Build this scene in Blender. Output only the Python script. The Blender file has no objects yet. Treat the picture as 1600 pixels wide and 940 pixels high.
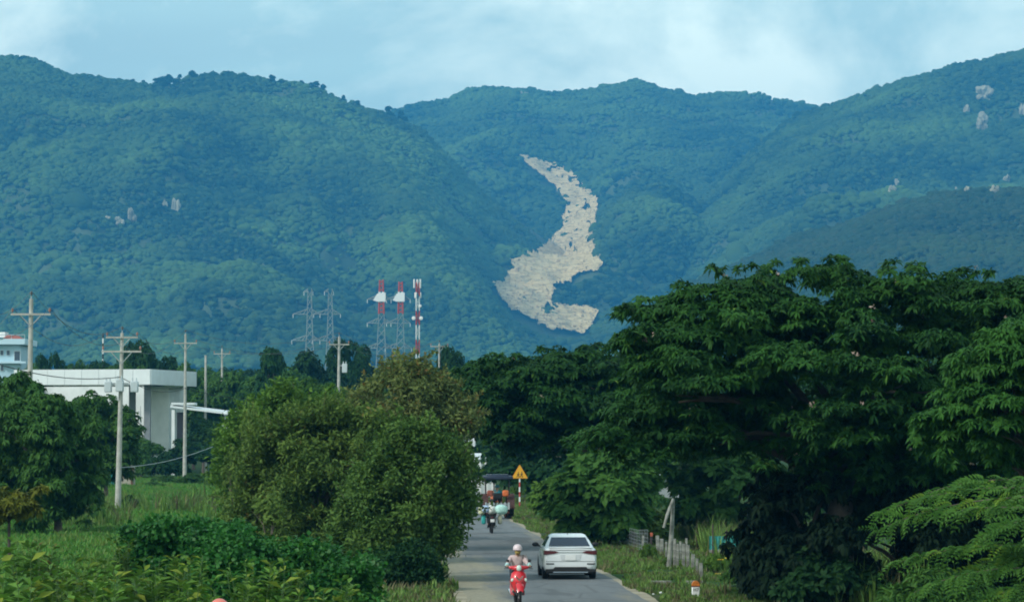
import bpy, bmesh, math, random
import numpy as np
from mathutils import Vector, Matrix, noise as mnoise
R = math.radians
PI = math.pi
random.seed(7)
C = bpy.context.scene.collection
SC = bpy.context.scene

# ------------------------------------------------------------------ camera
FPX = 5500.0                      # focal length in photograph pixels (1600 wide)
CAMZ = 4.8                        # the camera stands this far above the road
PITCH = math.atan(202 / FPX)
cam_data = bpy.data.cameras.new('camera')
cam = bpy.data.objects.new('camera', cam_data)
C.objects.link(cam)
cam.location = (0, 0, CAMZ)
cam.rotation_euler = (R(90) + PITCH, 0, 0)
cam_data.sensor_width = 36
cam_data.lens = 36 * FPX / 1600
cam_data.clip_start = 1
cam_data.clip_end = 60000
SC.camera = cam
CP, SP = math.cos(PITCH), math.sin(PITCH)

def P(px, py, Y):
    """point of the world seen at photograph pixel (px, py) at distance Y in front of the camera"""
    x = (px - 800) / FPX
    z = (470 - py) / FPX
    d = (x, CP - z * SP, SP + z * CP)
    s = Y / d[1]
    return Vector((d[0] * s, Y, CAMZ + d[2] * s))

def G(px, py):
    """ground point (z = 0) seen at a pixel below the horizon"""
    x = (px - 800) / FPX
    z = (470 - py) / FPX
    d = (x, CP - z * SP, SP + z * CP)
    s = -CAMZ / d[2]
    return Vector((d[0] * s, d[1] * s, 0))

def PX(x, y, z):
    """arrays: pixel of world points"""
    dz = z - CAMZ
    fwd = y * CP + dz * SP
    up = -y * SP + dz * CP
    return 800 + FPX * x / fwd, 470 - FPX * up / fwd

# ------------------------------------------------------------------ light, sky, exposure
SUN_DIR = Vector((-0.72, -0.55, 0.66)).normalized()     # towards the sun
SUN_EL = math.asin(SUN_DIR.z)
SUN_ROT = math.atan2(SUN_DIR.x, SUN_DIR.y)
sd = bpy.data.lights.new('sun', 'SUN')
sd.energy = 1.5
sd.angle = R(10)
sd.color = (1.0, 0.97, 0.91)
so = bpy.data.objects.new('sun', sd)
C.objects.link(so)
so.rotation_euler = SUN_DIR.to_track_quat('Z', 'Y').to_euler()

W = bpy.data.worlds.new('World')
SC.world = W
W.use_nodes = True
nt = W.node_tree
nt.nodes.clear()
def N(tree, typ, **kw):
    n = tree.nodes.new(typ)
    for k, v in kw.items():
        if k.startswith('i_'):
            n.inputs[int(k[2:])].default_value = v
        else:
            setattr(n, k, v)
    return n
sky = N(nt, 'ShaderNodeTexSky', sky_type='NISHITA', sun_disc=False)
sky.sun_elevation = SUN_EL
sky.sun_rotation = SUN_ROT
sky.altitude = 50
sky.air_density = 1.0
sky.dust_density = 1.0
sky.ozone_density = 2.0
tc = N(nt, 'ShaderNodeTexCoord')
mp = N(nt, 'ShaderNodeMapping')
mp.inputs['Scale'].default_value = (1, 1, 1.5)
mp.inputs['Location'].default_value = (5.25, 2.0, 0.7)
nt.links.new(tc.outputs['Generated'], mp.inputs[0])
n1 = N(nt, 'ShaderNodeTexNoise')
n1.inputs['Scale'].default_value = 9.0
n1.inputs['Detail'].default_value = 7
n1.inputs['Roughness'].default_value = 0.62
n1.inputs['Distortion'].default_value = 0.25
nt.links.new(mp.outputs[0], n1.inputs['Vector'])
r1 = N(nt, 'ShaderNodeValToRGB')
r1.color_ramp.elements[0].position = 0.42
r1.color_ramp.elements[1].position = 0.64
r1.color_ramp.elements[1].color = (0.9, 0.9, 0.9, 1)
nt.links.new(n1.outputs['Fac'], r1.inputs[0])
# thin veil of high cloud, stretched sideways
mp2 = N(nt, 'ShaderNodeMapping')
mp2.inputs['Scale'].default_value = (1, 1, 7)
nt.links.new(tc.outputs['Generated'], mp2.inputs[0])
n2 = N(nt, 'ShaderNodeTexNoise')
n2.inputs['Scale'].default_value = 5.0
n2.inputs['Detail'].default_value = 5
nt.links.new(mp2.outputs[0], n2.inputs['Vector'])
r2 = N(nt, 'ShaderNodeValToRGB')
r2.color_ramp.elements[0].position = 0.25
r2.color_ramp.elements[0].color = (0.45, 0.45, 0.45, 1)
r2.color_ramp.elements[1].position = 0.8
r2.color_ramp.elements[1].color = (0.8, 0.8, 0.8, 1)
nt.links.new(n2.outputs['Fac'], r2.inputs[0])
sep = N(nt, 'ShaderNodeSeparateXYZ')
nt.links.new(tc.outputs['Generated'], sep.inputs[0])
cov = N(nt, 'ShaderNodeMapRange')
cov.inputs[1].default_value = 0.15; cov.inputs[2].default_value = 0.75
cov.inputs[3].default_value = 1.0; cov.inputs[4].default_value = 0.35
nt.links.new(sep.outputs[2], cov.inputs[0])
def times(a):
    m = N(nt, 'ShaderNodeMath', operation='MULTIPLY')
    nt.links.new(a, m.inputs[0]); nt.links.new(cov.outputs[0], m.inputs[1])
    return m.outputs[0]
mxv = N(nt, 'ShaderNodeMixRGB')
mxv.inputs[2].default_value = (7.4, 10.9, 10.2, 1)          # veil
nt.links.new(times(r2.outputs[0]), mxv.inputs[0])
nt.links.new(sky.outputs[0], mxv.inputs[1])
mxc = N(nt, 'ShaderNodeMixRGB')
mxc.inputs[2].default_value = (12.6, 14.6, 12.9, 1)        # cumulus
nt.links.new(times(r1.outputs[0]), mxc.inputs[0])
nt.links.new(mxv.outputs[0], mxc.inputs[1])
bg = N(nt, 'ShaderNodeBackground')
bg.inputs[1].default_value = 0.070
nt.links.new(mxc.outputs[0], bg.inputs[0])
wo = N(nt, 'ShaderNodeOutputWorld')
nt.links.new(bg.outputs[0], wo.inputs[0])

SC.view_settings.view_transform = 'Standard'
SC.view_settings.look = 'None'
SC.view_settings.gamma = 1
SC.view_settings.exposure = 0.82
SC.render.engine = 'CYCLES'
SC.cycles.use_denoising = True
SC.cycles.max_bounces = 6
SC.cycles.diffuse_bounces = 3
SC.cycles.transmission_bounces = 3
SC.cycles.transparent_max_bounces = 8
SC.cycles.volume_bounces = 0
SC.cycles.filter_width = 1.9

HAZE_DENSITY = 1.28e-4
HAZE_COLOR = (0.085, 0.49, 0.98, 1)

# ------------------------------------------------------------------ object helpers
def tag(o, label=None, cat=None, group=None, kind=None):
    if label: o['label'] = label
    if cat: o['category'] = cat
    if group: o['group'] = group
    if kind: o['kind'] = kind
    return o

def empty(name, loc=(0, 0, 0), rz=0):
    o = bpy.data.objects.new(name, None)
    o.empty_display_size = 0.2
    o.location = loc
    o.rotation_euler = (0, 0, rz)
    C.objects.link(o)
    return o

def copy_tree(o, parent=None):
    c = o.copy()
    C.objects.link(c)
    if parent is not None:
        c.parent = parent
    for ch in list(o.children):
        copy_tree(ch, c)
    return c

def link_mesh(name, me, parent=None):
    o = bpy.data.objects.new(name, me)
    C.objects.link(o)
    if parent is not None:
        o.parent = parent
    return o

def np_mesh(name, verts, faces, mat=None, smooth=False, attrs=None):
    """mesh from numpy arrays; faces is (n, k)"""
    me = bpy.data.meshes.new(name)
    verts = np.asarray(verts, dtype=np.float32)
    faces = np.asarray(faces, dtype=np.int32)
    n, k = faces.shape
    me.vertices.add(len(verts))
    me.vertices.foreach_set('co', verts.ravel())
    me.loops.add(n * k)
    me.loops.foreach_set('vertex_index', faces.ravel())
    me.polygons.add(n)
    me.polygons.foreach_set('loop_start', np.arange(0, n * k, k, dtype=np.int32))
    me.polygons.foreach_set('loop_total', np.full(n, k, dtype=np.int32))
    if smooth:
        me.polygons.foreach_set('use_smooth', np.ones(n, dtype=bool))
    for an, av in (attrs or {}).items():
        a = me.attributes.new(an, 'FLOAT', 'POINT')
        a.data.foreach_set('value', np.asarray(av, dtype=np.float32))
    me.update(calc_edges=True)
    if mat: me.materials.append(mat)
    return me

class MB:
    """collects shapes for ONE mesh"""
    def __init__(s):
        s.v, s.f, s.m, s.cur = [], [], [], 0
    def add(s, vs, fs):
        o = len(s.v)
        s.v += [tuple(v) for v in vs]
        for f in fs:
            s.f.append(tuple(i + o for i in f)); s.m.append(s.cur)
        return s
    def box(s, c, d, rot=None, bev=0.0):
        x, y, z = d[0] / 2, d[1] / 2, d[2] / 2
        if bev <= 0:
            vs = [Vector((i * x, j * y, k * z)) for k in (-1, 1) for j in (-1, 1) for i in (-1, 1)]
            fs = [(0, 2, 3, 1), (4, 5, 7, 6), (0, 1, 5, 4), (2, 6, 7, 3), (0, 4, 6, 2), (1, 3, 7, 5)]
        else:
            b = min(bev, x * .95, y * .95, z * .95)
            vs, fs = [], []
            # chamfered box: 24 vertices
            idx = {}
            for sx in (-1, 1):
                for sy in (-1, 1):
                    for sz in (-1, 1):
                        for ax in range(3):
                            p = [sx * (x - b), sy * (y - b), sz * (z - b)]
                            p[ax] = (sx, sy, sz)[ax] * (x, y, z)[ax]
                            idx[(sx, sy, sz, ax)] = len(vs); vs.append(Vector(p))
            I = lambda a, b_, c_, ax: idx[(a, b_, c_, ax)]
            for sg in (-1, 1):
                for ax, (u, w) in ((0, (1, 2)), (1, (2, 0)), (2, (0, 1))):
                    loop = []
                    for (a, b2) in ((-1, -1), (1, -1), (1, 1), (-1, 1)):
                        q = [0, 0, 0]; q[ax] = sg; q[u] = a; q[w] = b2
                        loop.append(I(q[0], q[1], q[2], ax))
                    fs.append(tuple(loop if sg > 0 else loop[::-1]))
            for ax in range(3):
                u, w = [(1, 2), (2, 0), (0, 1)][ax]
                for a in (-1, 1):
                    for b2 in (-1, 1):
                        q0 = [0, 0, 0]; q0[ax] = -1; q0[u] = a; q0[w] = b2
                        q1 = list(q0); q1[ax] = 1
                        l = [I(*q0, u), I(*q1, u), I(*q1, w), I(*q0, w)]
                        fs.append(tuple(l if a * b2 < 0 else l[::-1]))
            for sx in (-1, 1):
                for sy in (-1, 1):
                    for sz in (-1, 1):
                        l = [I(sx, sy, sz, 0), I(sx, sy, sz, 1), I(sx, sy, sz, 2)]
                        fs.append(tuple(l if sx * sy * sz > 0 else l[::-1]))
        c = Vector(c)
        if rot is not None:
            vs = [rot @ v for v in vs]
        return s.add([v + c for v in vs], fs)
    def tube(s, pts, rad, seg=8, cap=True):
        pts = [Vector(p) for p in pts]
        if not hasattr(rad, '__len__'): rad = [rad] * len(pts)
        vs, fs = [], []
        prev = None
        for i, p in enumerate(pts):
            d = (pts[min(i + 1, len(pts) - 1)] - pts[max(i - 1, 0)])
            d = d.normalized() if d.length > 1e-9 else Vector((0, 0, 1))
            if prev is None:
                a = d.cross(Vector((0, 0, 1)) if abs(d.z) < .9 else Vector((1, 0, 0))).normalized()
            else:
                a = (prev - d * prev.dot(d))
                a = a.normalized() if a.length > 1e-6 else d.orthogonal().normalized()
            prev = a
            b = d.cross(a)
            for k in range(seg):
                t = 2 * PI * k / seg
                vs.append(p + (a * math.cos(t) + b * math.sin(t)) * rad[i])
        n = len(pts)
        for i in range(n - 1):
            for k in range(seg):
                k2 = (k + 1) % seg
                fs.append((i * seg + k, i * seg + k2, (i + 1) * seg + k2, (i + 1) * seg + k))
        if cap:
            fs.append(tuple(range(seg - 1, -1, -1)))
            fs.append(tuple((n - 1) * seg + k for k in range(seg)))
        return s.add(vs, fs)
    def lathe(s, prof, seg=16, c=(0, 0, 0), rot=None):
        """profile of (radius, z)"""
        vs, fs = [], []
        for r, z in prof:
            for k in range(seg):
                t = 2 * PI * k / seg
                v = Vector((max(r, 1e-4) * math.cos(t), max(r, 1e-4) * math.sin(t), z))
                if rot is not None: v = rot @ v
                vs.append(v + Vector(c))
        for i in range(len(prof) - 1):
            for k in range(seg):
                k2 = (k + 1) % seg
                fs.append((i * seg + k, i * seg + k2, (i + 1) * seg + k2, (i + 1) * seg + k))
        fs.append(tuple(range(seg - 1, -1, -1)))
        fs.append(tuple((len(prof) - 1) * seg + k for k in range(seg)))
        return s.add(vs, fs)
    def ell(s, c, r, seg=14, rings=8, rot=None):
        prof = [(math.sin(PI * i / rings), -math.cos(PI * i / rings)) for i in range(rings + 1)]
        vs, fs = [], []
        for a, z in prof:
            for k in range(seg):
                t = 2 * PI * k / seg
                v = Vector((a * math.cos(t) * r[0], a * math.sin(t) * r[1], z * r[2]))
                if rot is not None: v = rot @ v
                vs.append(v + Vector(c))
        for i in range(rings):
            for k in range(seg):
                k2 = (k + 1) % seg
                fs.append((i * seg + k, i * seg + k2, (i + 1) * seg + k2, (i + 1) * seg + k))
        return s.add(vs, fs)
    def prism(s, poly, y0, y1):
        """polygon in the x-z plane pulled from y0 to y1"""
        n = len(poly)
        vs = [Vector((x, y0, z)) for x, z in poly] + [Vector((x, y1, z)) for x, z in poly]
        fs = [tuple(range(n)), tuple(range(2 * n - 1, n - 1, -1))]
        for i in range(n):
            j = (i + 1) % n
            fs.append((i, i + n, j + n, j))
        return s.add(vs, fs)
    def loft(s, rings, cap=True, closed=True):
        n = len(rings[0])
        vs = [Vector(p) for r in rings for p in r]
        fs = []
        for i in range(len(rings) - 1):
            for k in range(n if closed else n - 1):
                k2 = (k + 1) % n
                fs.append((i * n + k, i * n + k2, (i + 1) * n + k2, (i + 1) * n + k))
        if cap:
            fs.append(tuple(range(n - 1, -1, -1)))
            fs.append(tuple((len(rings) - 1) * n + k for k in range(n)))
        return s.add(vs, fs)
    def mesh(s, name, mats, smooth=True, angle=40):
        me = bpy.data.meshes.new(name)
        me.from_pydata([tuple(v) for v in s.v], [], s.f)
        if not isinstance(mats, (list, tuple)): mats = [mats]
        for m in mats: me.materials.append(m)
        if len(mats) > 1:
            for p, m in zip(me.polygons, s.m): p.material_index = m
        bm = bmesh.new(); bm.from_mesh(me)
        bmesh.ops.recalc_face_normals(bm, faces=bm.faces)
        if smooth:
            for f in bm.faces: f.smooth = True
            lim = R(angle)
            for e in bm.edges:
                if len(e.link_faces) == 2 and e.calc_face_angle(0) > lim: e.smooth = False
        bm.to_mesh(me); bm.free()
        return me
    def build(s, name, mats, parent=None, smooth=True, angle=40):
        return link_mesh(name, s.mesh(name, mats, smooth, angle), parent)

# ------------------------------------------------------------------ materials
MATS = {}
def mat(name, col, rough=0.6, var=0.0, scale=3.0, metal=0.0, bump=0.0, col2=None, spec=0.5, coat=0.0, detail=4, lo=0.35, hi=0.65, obj=True):
    """principled material whose colour wanders between two tones with noise"""
    if name in MATS: return MATS[name]
    m = bpy.data.materials.new(name); m.use_nodes = True
    t = m.node_tree; b = t.nodes['Principled BSDF']
    b.inputs['Roughness'].default_value = rough
    b.inputs['Metallic'].default_value = metal
    b.inputs['Specular IOR Level'].default_value = spec
    b.inputs['Coat Weight'].default_value = coat
    c = (*col, 1)
    if var or col2 or bump:
        tcn = t.nodes.new('ShaderNodeTexCoord')
        nz = N(t, 'ShaderNodeTexNoise')
        nz.inputs['Scale'].default_value = scale; nz.inputs['Detail'].default_value = detail
        t.links.new(tcn.outputs['Object'], nz.inputs['Vector'])
        rp = N(t, 'ShaderNodeValToRGB')
        rp.color_ramp.elements[0].position = lo; rp.color_ramp.elements[1].position = hi
        c2 = col2 if col2 else tuple(x * (1 + var) for x in col)
        c1 = col if col2 else tuple(x * (1 - var) for x in col)
        rp.color_ramp.elements[0].color = (*c1, 1); rp.color_ramp.elements[1].color = (*c2, 1)
        t.links.new(nz.outputs['Fac'], rp.inputs[0]); t.links.new(rp.outputs[0], b.inputs['Base Color'])
        if bump:
            bp = N(t, 'ShaderNodeBump'); bp.inputs['Strength'].default_value = bump; bp.inputs['Distance'].default_value = 0.05
            t.links.new(nz.outputs['Fac'], bp.inputs['Height']); t.links.new(bp.outputs[0], b.inputs['Normal'])
    else:
        b.inputs['Base Color'].default_value = c
    MATS[name] = m
    return m

def leaf_mat(name, dark, light, rough=0.5, trans=0.25, accent=None, acc_pos=0.93, spec=0.3):
    """leaf colour by the leaf's own 'tone' (age of the leaf), some light passing through"""
    if name in MATS: return MATS[name]
    m = bpy.data.materials.new(name); m.use_nodes = True
    t = m.node_tree; b = t.nodes['Principled BSDF']; out = t.nodes['Material Output']
    at = N(t, 'ShaderNodeAttribute', attribute_name='tone')
    oi = N(t, 'ShaderNodeObjectInfo')
    rp = N(t, 'ShaderNodeValToRGB')
    e = rp.color_ramp.elements
    e[0].position = 0.0; e[0].color = (*dark, 1); e[1].position = 0.85; e[1].color = (*light, 1)
    if accent:
        x = e.new(acc_pos); x.color = (*light, 1)
        y = e.new(min(acc_pos + 0.03, 1)); y.color = (*accent, 1)
    t.links.new(at.outputs['Fac'], rp.inputs[0])
    hs = N(t, 'ShaderNodeHueSaturation')
    mr = N(t, 'ShaderNodeMapRange'); mr.inputs[3].default_value = 0.85; mr.inputs[4].default_value = 1.15
    t.links.new(oi.outputs['Random'], mr.inputs[0]); t.links.new(mr.outputs[0], hs.inputs['Value'])
    t.links.new(rp.outputs[0], hs.inputs['Color'])
    t.links.new(hs.outputs[0], b.inputs['Base Color'])
    b.inputs['Roughness'].default_value = rough
    b.inputs['Specular IOR Level'].default_value = spec
    tr = N(t, 'ShaderNodeBsdfTranslucent')
    t.links.new(hs.outputs[0], tr.inputs[0])
    mx = N(t, 'ShaderNodeMixShader'); mx.inputs[0].default_value = trans
    t.links.new(b.outputs[0], mx.inputs[1]); t.links.new(tr.outputs[0], mx.inputs[2])
    t.links.new(mx.outputs[0], out.inputs['Surface'])
    MATS[name] = m
    return m
# ================================================================== GROUND AND MOUNTAINS
FBM_TAB = {}
def fbm(x, y, seed=0, octv=5, lac=2.0, gain=0.5):
    """vectorised value noise, -1..1"""
    tot = np.zeros_like(x, dtype=np.float64); amp = 1.0; norm = 0
    x = np.asarray(x, float) + 0.0; y = np.asarray(y, float) + 0.0
    for o in range(octv):
        key = seed * 131 + o * 17 + 1
        if key not in FBM_TAB: FBM_TAB[key] = np.random.RandomState(key).rand(256, 256)
        tab = FBM_TAB[key]
        xi = np.floor(x).astype(int); yi = np.floor(y).astype(int)
        fx = x - xi; fy = y - yi
        fx = fx * fx * fx * (fx * (fx * 6 - 15) + 10); fy = fy * fy * fy * (fy * (fy * 6 - 15) + 10)
        a = tab[xi % 256, yi % 256]; b = tab[(xi + 1) % 256, yi % 256]
        c = tab[xi % 256, (yi + 1) % 256]; d = tab[(xi + 1) % 256, (yi + 1) % 256]
        tot += amp * ((a * (1 - fx) + b * fx) * (1 - fy) + (c * (1 - fx) + d * fx) * fy - .5) * 2
        norm += amp; amp *= gain; x = x * lac + 13.7; y = y * lac + 7.3
    return tot / norm * 1.6

def sstep(a, b, x):
    t = np.clip((x - a) / (b - a), 0, 1); return t * t * (3 - 2 * t)

def smax(a, b, k):
    h = np.clip(0.5 + 0.5 * (a - b) / k, 0, 1)
    return b * (1 - h) + a * h + k * h * (1 - h)

SKY_LEFT = [(-500, 170), (-250, 110), (-100, 80), (0, 88), (40, 93), (75, 102), (120, 116), (165, 127), (205, 130), (240, 132), (270, 128), (330, 120), (370, 119),
            (420, 126), (480, 133), (520, 142), (570, 158), (620, 166), (660, 172), (760, 250), (900, 340), (1100, 450)]
SKY_BACK = [(200, 300), (450, 235), (600, 180), (655, 166), (700, 152), (750, 139), (800, 137), (850, 141), (905, 144), (950, 135), (1000, 130), (1040, 136), (1085, 149),
            (1130, 147), (1180, 148), (1220, 154), (1260, 163), (1290, 170), (1400, 195), (1700, 260), (2100, 300)]
SKY_RIGHT = [(850, 620), (950, 470), (1050, 360), (1150, 260), (1230, 190), (1285, 167), (1320, 160), (1360, 148), (1420, 122), (1480, 106), (1540, 95), (1600, 80), (1700, 60), (1900, 40), (2150, 90)]
SKY_HILL = [(950, 560), (1030, 478), (1100, 432), (1160, 412), (1200, 392), (1260, 367), (1340, 345), (1400, 322), (1460, 306), (1500, 302), (1560, 300), (1600, 298), (1750, 285), (1950, 300), (2150, 380)]

def interp(pts, x):
    a = np.array(pts, float)
    return np.interp(x, a[:, 0], a[:, 1])

def ridge_px(pts, px):
    k = np.array([-14, -7, 0, 7, 14.0]); w = np.array([1, 2, 3, 2, 1]) / 9.0
    return sum(wi * interp(pts, px + ki) for ki, wi in zip(k, w))

def crest_z(pts, px, Yc):
    py = ridge_px(pts, px)
    z = (470 - py) / FPX
    return CAMZ + Yc * (SP + z * CP) / (CP - z * SP)

def h_left(X, Y):
    px = 800 + FPX * X / (Y * CP)
    Yc = 5200 + 0.25 * (px - 300) + 0 * X
    Y0 = 3000.0
    zc = crest_z(SKY_LEFT, px, Yc)
    t = np.clip((Y - Y0) / (Yc - Y0), 0, 1)
    prof = 0.22 * t + 0.78 * t ** 1.45
    prof = prof - 0.05 * np.sin(t * PI) ** 2 * np.sin(px / 120.0 + 3.2 * t + .5)     # spurs and hollows running down the slope
    z = zc * np.where(Y <= Yc, prof, np.maximum(0, 1 - ((Y - Yc) / 900.0) ** 1.3 * .6))
    Xs = np.interp(Y, [3000, 3500, 4000, 4500, 5000, 5300], [90, 40, -22, -115, -250, -330]) + 22 * np.sin(Y / 150.0)
    d = X - Xs
    fall = (0.80 - 0.62 * sstep(4600, 5250, Y)) * (np.sqrt(np.maximum(d, 0) ** 2 + 50 ** 2) - 50)
    z = z - fall * sstep(3000, 3500, Y)
    g = fbm(X / 260 + 5, Y / 420, 3, 5)
    z += (50 * g + 75 * (np.abs(fbm(X / 330 + Y / 900 + .5 * g, Y / 1100, 21, 3)) - .35)) * np.sin(np.clip(t, 0, 1) * PI) * (Y < Yc) + 5 * fbm(X / 60, Y / 60, 4, 3) * sstep(0, .15, t)
    return z

def h_back(X, Y):
    px = 800 + FPX * X / (Y * CP)
    Yc = 6900.0
    Y0 = 3300.0
    zc = crest_z(SKY_BACK, px, Yc)
    t = np.clip((Y - Y0) / (Yc - Y0), 0, 1)
    # a valley floor that climbs to the bowl under the ridge
    prof = 0.10 * t + 0.90 * t ** 1.75
    prof = prof - 0.03 * np.sin(t * PI) ** 2 * np.sin(px / 80.0)
    z = zc * np.where(Y <= Yc, prof, np.maximum(0, 1 - ((Y - Yc) / 900.0) ** 1.3 * .6))
    ax = np.abs(px - 905 + 60 * (t - .5))
    z += 70 * sstep(10, 170, ax) * np.sin(np.clip(t, 0, 1) * PI) ** 1.0
    z += (55 * fbm(X / 300 + 9, Y / 400, 8, 5) + 85 * (np.abs(fbm(X / 300 - Y / 900, Y / 1000, 22, 3)) - .35)) * np.sin(np.clip(t, 0, 1) * PI) * (Y < Yc) + 5 * fbm(X / 60, Y / 60, 5, 3) * sstep(0, .15, t)
    return z

def h_right(X, Y):
    px = 800 + FPX * X / (Y * CP)
    Yc = 5600.0
    Y0 = 3100.0
    zc = np.maximum(crest_z(SKY_RIGHT, px, Yc), 0)
    t = np.clip((Y - Y0) / (Yc - Y0), 0, 1)
    prof = 0.18 * t + 0.82 * t ** 1.4
    prof = prof - 0.05 * np.sin(t * PI) ** 2 * np.sin(px / 110.0 - 3.0 * t + 1)
    z = zc * np.where(Y <= Yc, prof, np.maximum(0, 1 - ((Y - Yc) / 900.0) ** 1.3 * .6))
    z += (48 * fbm(X / 240 + 2, Y / 400, 12, 5) + 75 * (np.abs(fbm(X / 330 - Y / 700, Y / 1100, 23, 3)) - .35)) * np.sin(np.clip(t, 0, 1) * PI) * (Y < Yc) * sstep(0, 150, zc) + 5 * fbm(X / 60, Y / 60, 6, 3) * sstep(0, .15, t)
    return z

def h_hill(X, Y):
    px = 800 + FPX * X / (Y * CP)
    Yc = 3500.0
    Y0 = 2100.0
    zc = np.maximum(crest_z(SKY_HILL, px, Yc), 0)
    t = np.clip((Y - Y0) / (Yc - Y0), 0, 1)
    prof = 0.3 * t + 0.7 * t ** 1.3
    z = zc * np.where(Y <= Yc, prof, np.maximum(0, 1 - ((Y - Yc) / 600.0) ** 1.3 * .6))
    z += 14 * fbm(X / 160 + 7, Y / 220, 15, 5) * np.sin(np.clip(t, 0, 1) * PI) * (Y < Yc) * sstep(0, 80, zc) + 3 * fbm(X / 40, Y / 40, 7, 3) * sstep(0, .15, t)
    return z

# the forest floor under the canopy
m_floor = mat('forest_floor', (0.03, 0.065, 0.022), 0.9, col2=(0.085, 0.12, 0.04), scale=0.012, bump=0)
def mountain(name, hf, px0, px1, Y0, Y1, nx, ny, label_mat):
    pxs = np.linspace(px0, px1, nx); ys = np.linspace(Y0, Y1, ny)
    PXg, Yg = np.meshgrid(pxs, ys, indexing='ij')
    Xg = (PXg - 800) / FPX * Yg * CP
    Zg = hf(Xg, Yg)
    ii = np.arange(nx - 1)[:, None]; jj = np.arange(ny - 1)[None, :]
    a = ii * ny + jj
    faces = np.stack([a, a + ny, a + ny + 1, a + 1], -1).reshape(-1, 4)
    me = np_mesh(name, np.stack([Xg, Yg, Zg - 3], -1).reshape(-1, 3), faces, label_mat, smooth=True)
    o = link_mesh(name, me)
    tag(o, kind='structure')
    return o
mountain('mountain', h_left, -520, 1050, 3000, 6100, 240, 130, m_floor)
mountain('mountain', h_back, 380, 1650, 3300, 7800, 220, 150, m_floor)
mountain('mountain', h_right, 860, 2150, 3100, 6500, 220, 130, m_floor)
mountain('hill', h_hill, 960, 2150, 2100, 4100, 200, 100, m_floor)

def H_all(X, Y):
    return np.maximum.reduce([h_left(X, Y), h_back(X, Y), h_right(X, Y), h_hill(X, Y)])

# landslide: where its outline falls on the slopes
SLIDE = [(815, 247), (838, 254), (858, 262), (880, 266), (900, 280), (908, 296), (922, 306), (931, 322), (925, 345), (921, 368), (928, 392), (936, 414), (930, 422),
         (905, 427), (884, 436), (864, 448), (860, 466), (862, 484), (880, 482), (905, 487), (932, 492), (924, 506), (912, 520), (888, 517), (862, 514), (838, 504),
         (820, 492), (800, 484), (788, 468), (772, 446), (790, 438), (806, 424), (802, 412), (826, 402), (850, 390), (866, 374), (880, 362), (882, 344), (886, 326),
         (880, 306), (868, 290), (850, 276), (832, 262)]
ISLE = [(849, 481), (855, 477), (861, 479), (866, 486), (862, 491), (853, 489)]
def in_poly(px, py, poly):
    inside = np.zeros(px.shape, bool)
    n = len(poly)
    for i in range(n):
        x0, y0 = poly[i]; x1, y1 = poly[(i + 1) % n]
        c = ((y0 > py) != (y1 > py)) & (px < (x1 - x0) * (py - y0) / (y1 - y0 + 1e-9) + x0)
        inside ^= c
    return inside

def poly_dist(px, py, poly):
    d = np.full(px.shape, 1e9)
    n = len(poly)
    for i in range(n):
        x0, y0 = poly[i]; x1, y1 = poly[(i + 1) % n]
        vx, vy = x1 - x0, y1 - y0
        t = np.clip(((px - x0) * vx + (py - y0) * vy) / (vx * vx + vy * vy + 1e-9), 0, 1)
        d = np.minimum(d, np.hypot(px - x0 - t * vx, py - y0 - t * vy))
    return d

def raycast_terrain(px, py, y0=2300, y1=7000, n=110):
    """depth of the terrain seen at pixels (arrays): coarse march, then bisection"""
    zc = (470 - py) / FPX
    dx = (px - 800) / FPX; dy = CP - zc * SP; dz = SP + zc * CP
    lo = np.full(px.shape, float(y0)); hi = np.full(px.shape, float(y1)); found = np.zeros(px.shape, bool)
    last = float(y0)
    def above(Y):
        s = Y / dy
        return H_all(dx * s, Y) > CAMZ + dz * s
    for Y in np.linspace(y0, y1, n):
        hit = ~found & above(np.full(px.shape, Y))
        lo[hit] = last; hi[hit] = Y; found |= hit
        last = Y
        if found.all(): break
    for _ in range(7):
        mid = (lo + hi) / 2
        a = above(mid)
        hi = np.where(a, mid, hi); lo = np.where(a, lo, mid)
    return hi
# ------------------------------------------------------------------ forest on the slopes
def canopy_mat(name, c1, c2, c3, s1=0.004, s2=0.03):
    m = bpy.data.materials.new(name); m.use_nodes = True
    t = m.node_tree; b = t.nodes['Principled BSDF']
    ge = N(t, 'ShaderNodeNewGeometry')
    n1 = N(t, 'ShaderNodeTexNoise'); n1.inputs['Scale'].default_value = s1; n1.inputs['Detail'].default_value = 6
    n1.inputs['Roughness'].default_value = .6
    t.links.new(ge.outputs['Position'], n1.inputs['Vector'])
    r = N(t, 'ShaderNodeValToRGB'); e = r.color_ramp.elements
    e[0].position = .38; e[0].color = (*c1, 1); e[1].position = .62; e[1].color = (*c2, 1)
    t.links.new(n1.outputs['Fac'], r.inputs[0])
    oi = N(t, 'ShaderNodeObjectInfo')
    r2 = N(t, 'ShaderNodeValToRGB'); r2.color_ramp.elements[0].position = .55; r2.color_ramp.elements[0].color = (0, 0, 0, 1)
    t.links.new(oi.outputs['Random'], r2.inputs[0])
    mx = N(t, 'ShaderNodeMixRGB'); mx.inputs[2].default_value = (*c3, 1)
    t.links.new(r2.outputs[0], mx.inputs[0]); t.links.new(r.outputs[0], mx.inputs[1])
    t.links.new(mx.outputs[0], b.inputs['Base Color'])
    b.inputs['Roughness'].default_value = .85
    b.inputs['Specular IOR Level'].default_value = .15
    n3 = N(t, 'ShaderNodeTexNoise'); n3.inputs['Scale'].default_value = 0.9; n3.inputs['Detail'].default_value = 3
    t.links.new(ge.outputs['Position'], n3.inputs['Vector'])
    bp = N(t, 'ShaderNodeBump'); bp.inputs['Strength'].default_value = .6; bp.inputs['Distance'].default_value = 1.0
    t.links.new(n3.outputs['Fac'], bp.inputs['Height']); t.links.new(bp.outputs[0], b.inputs['Normal'])
    return m
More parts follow.
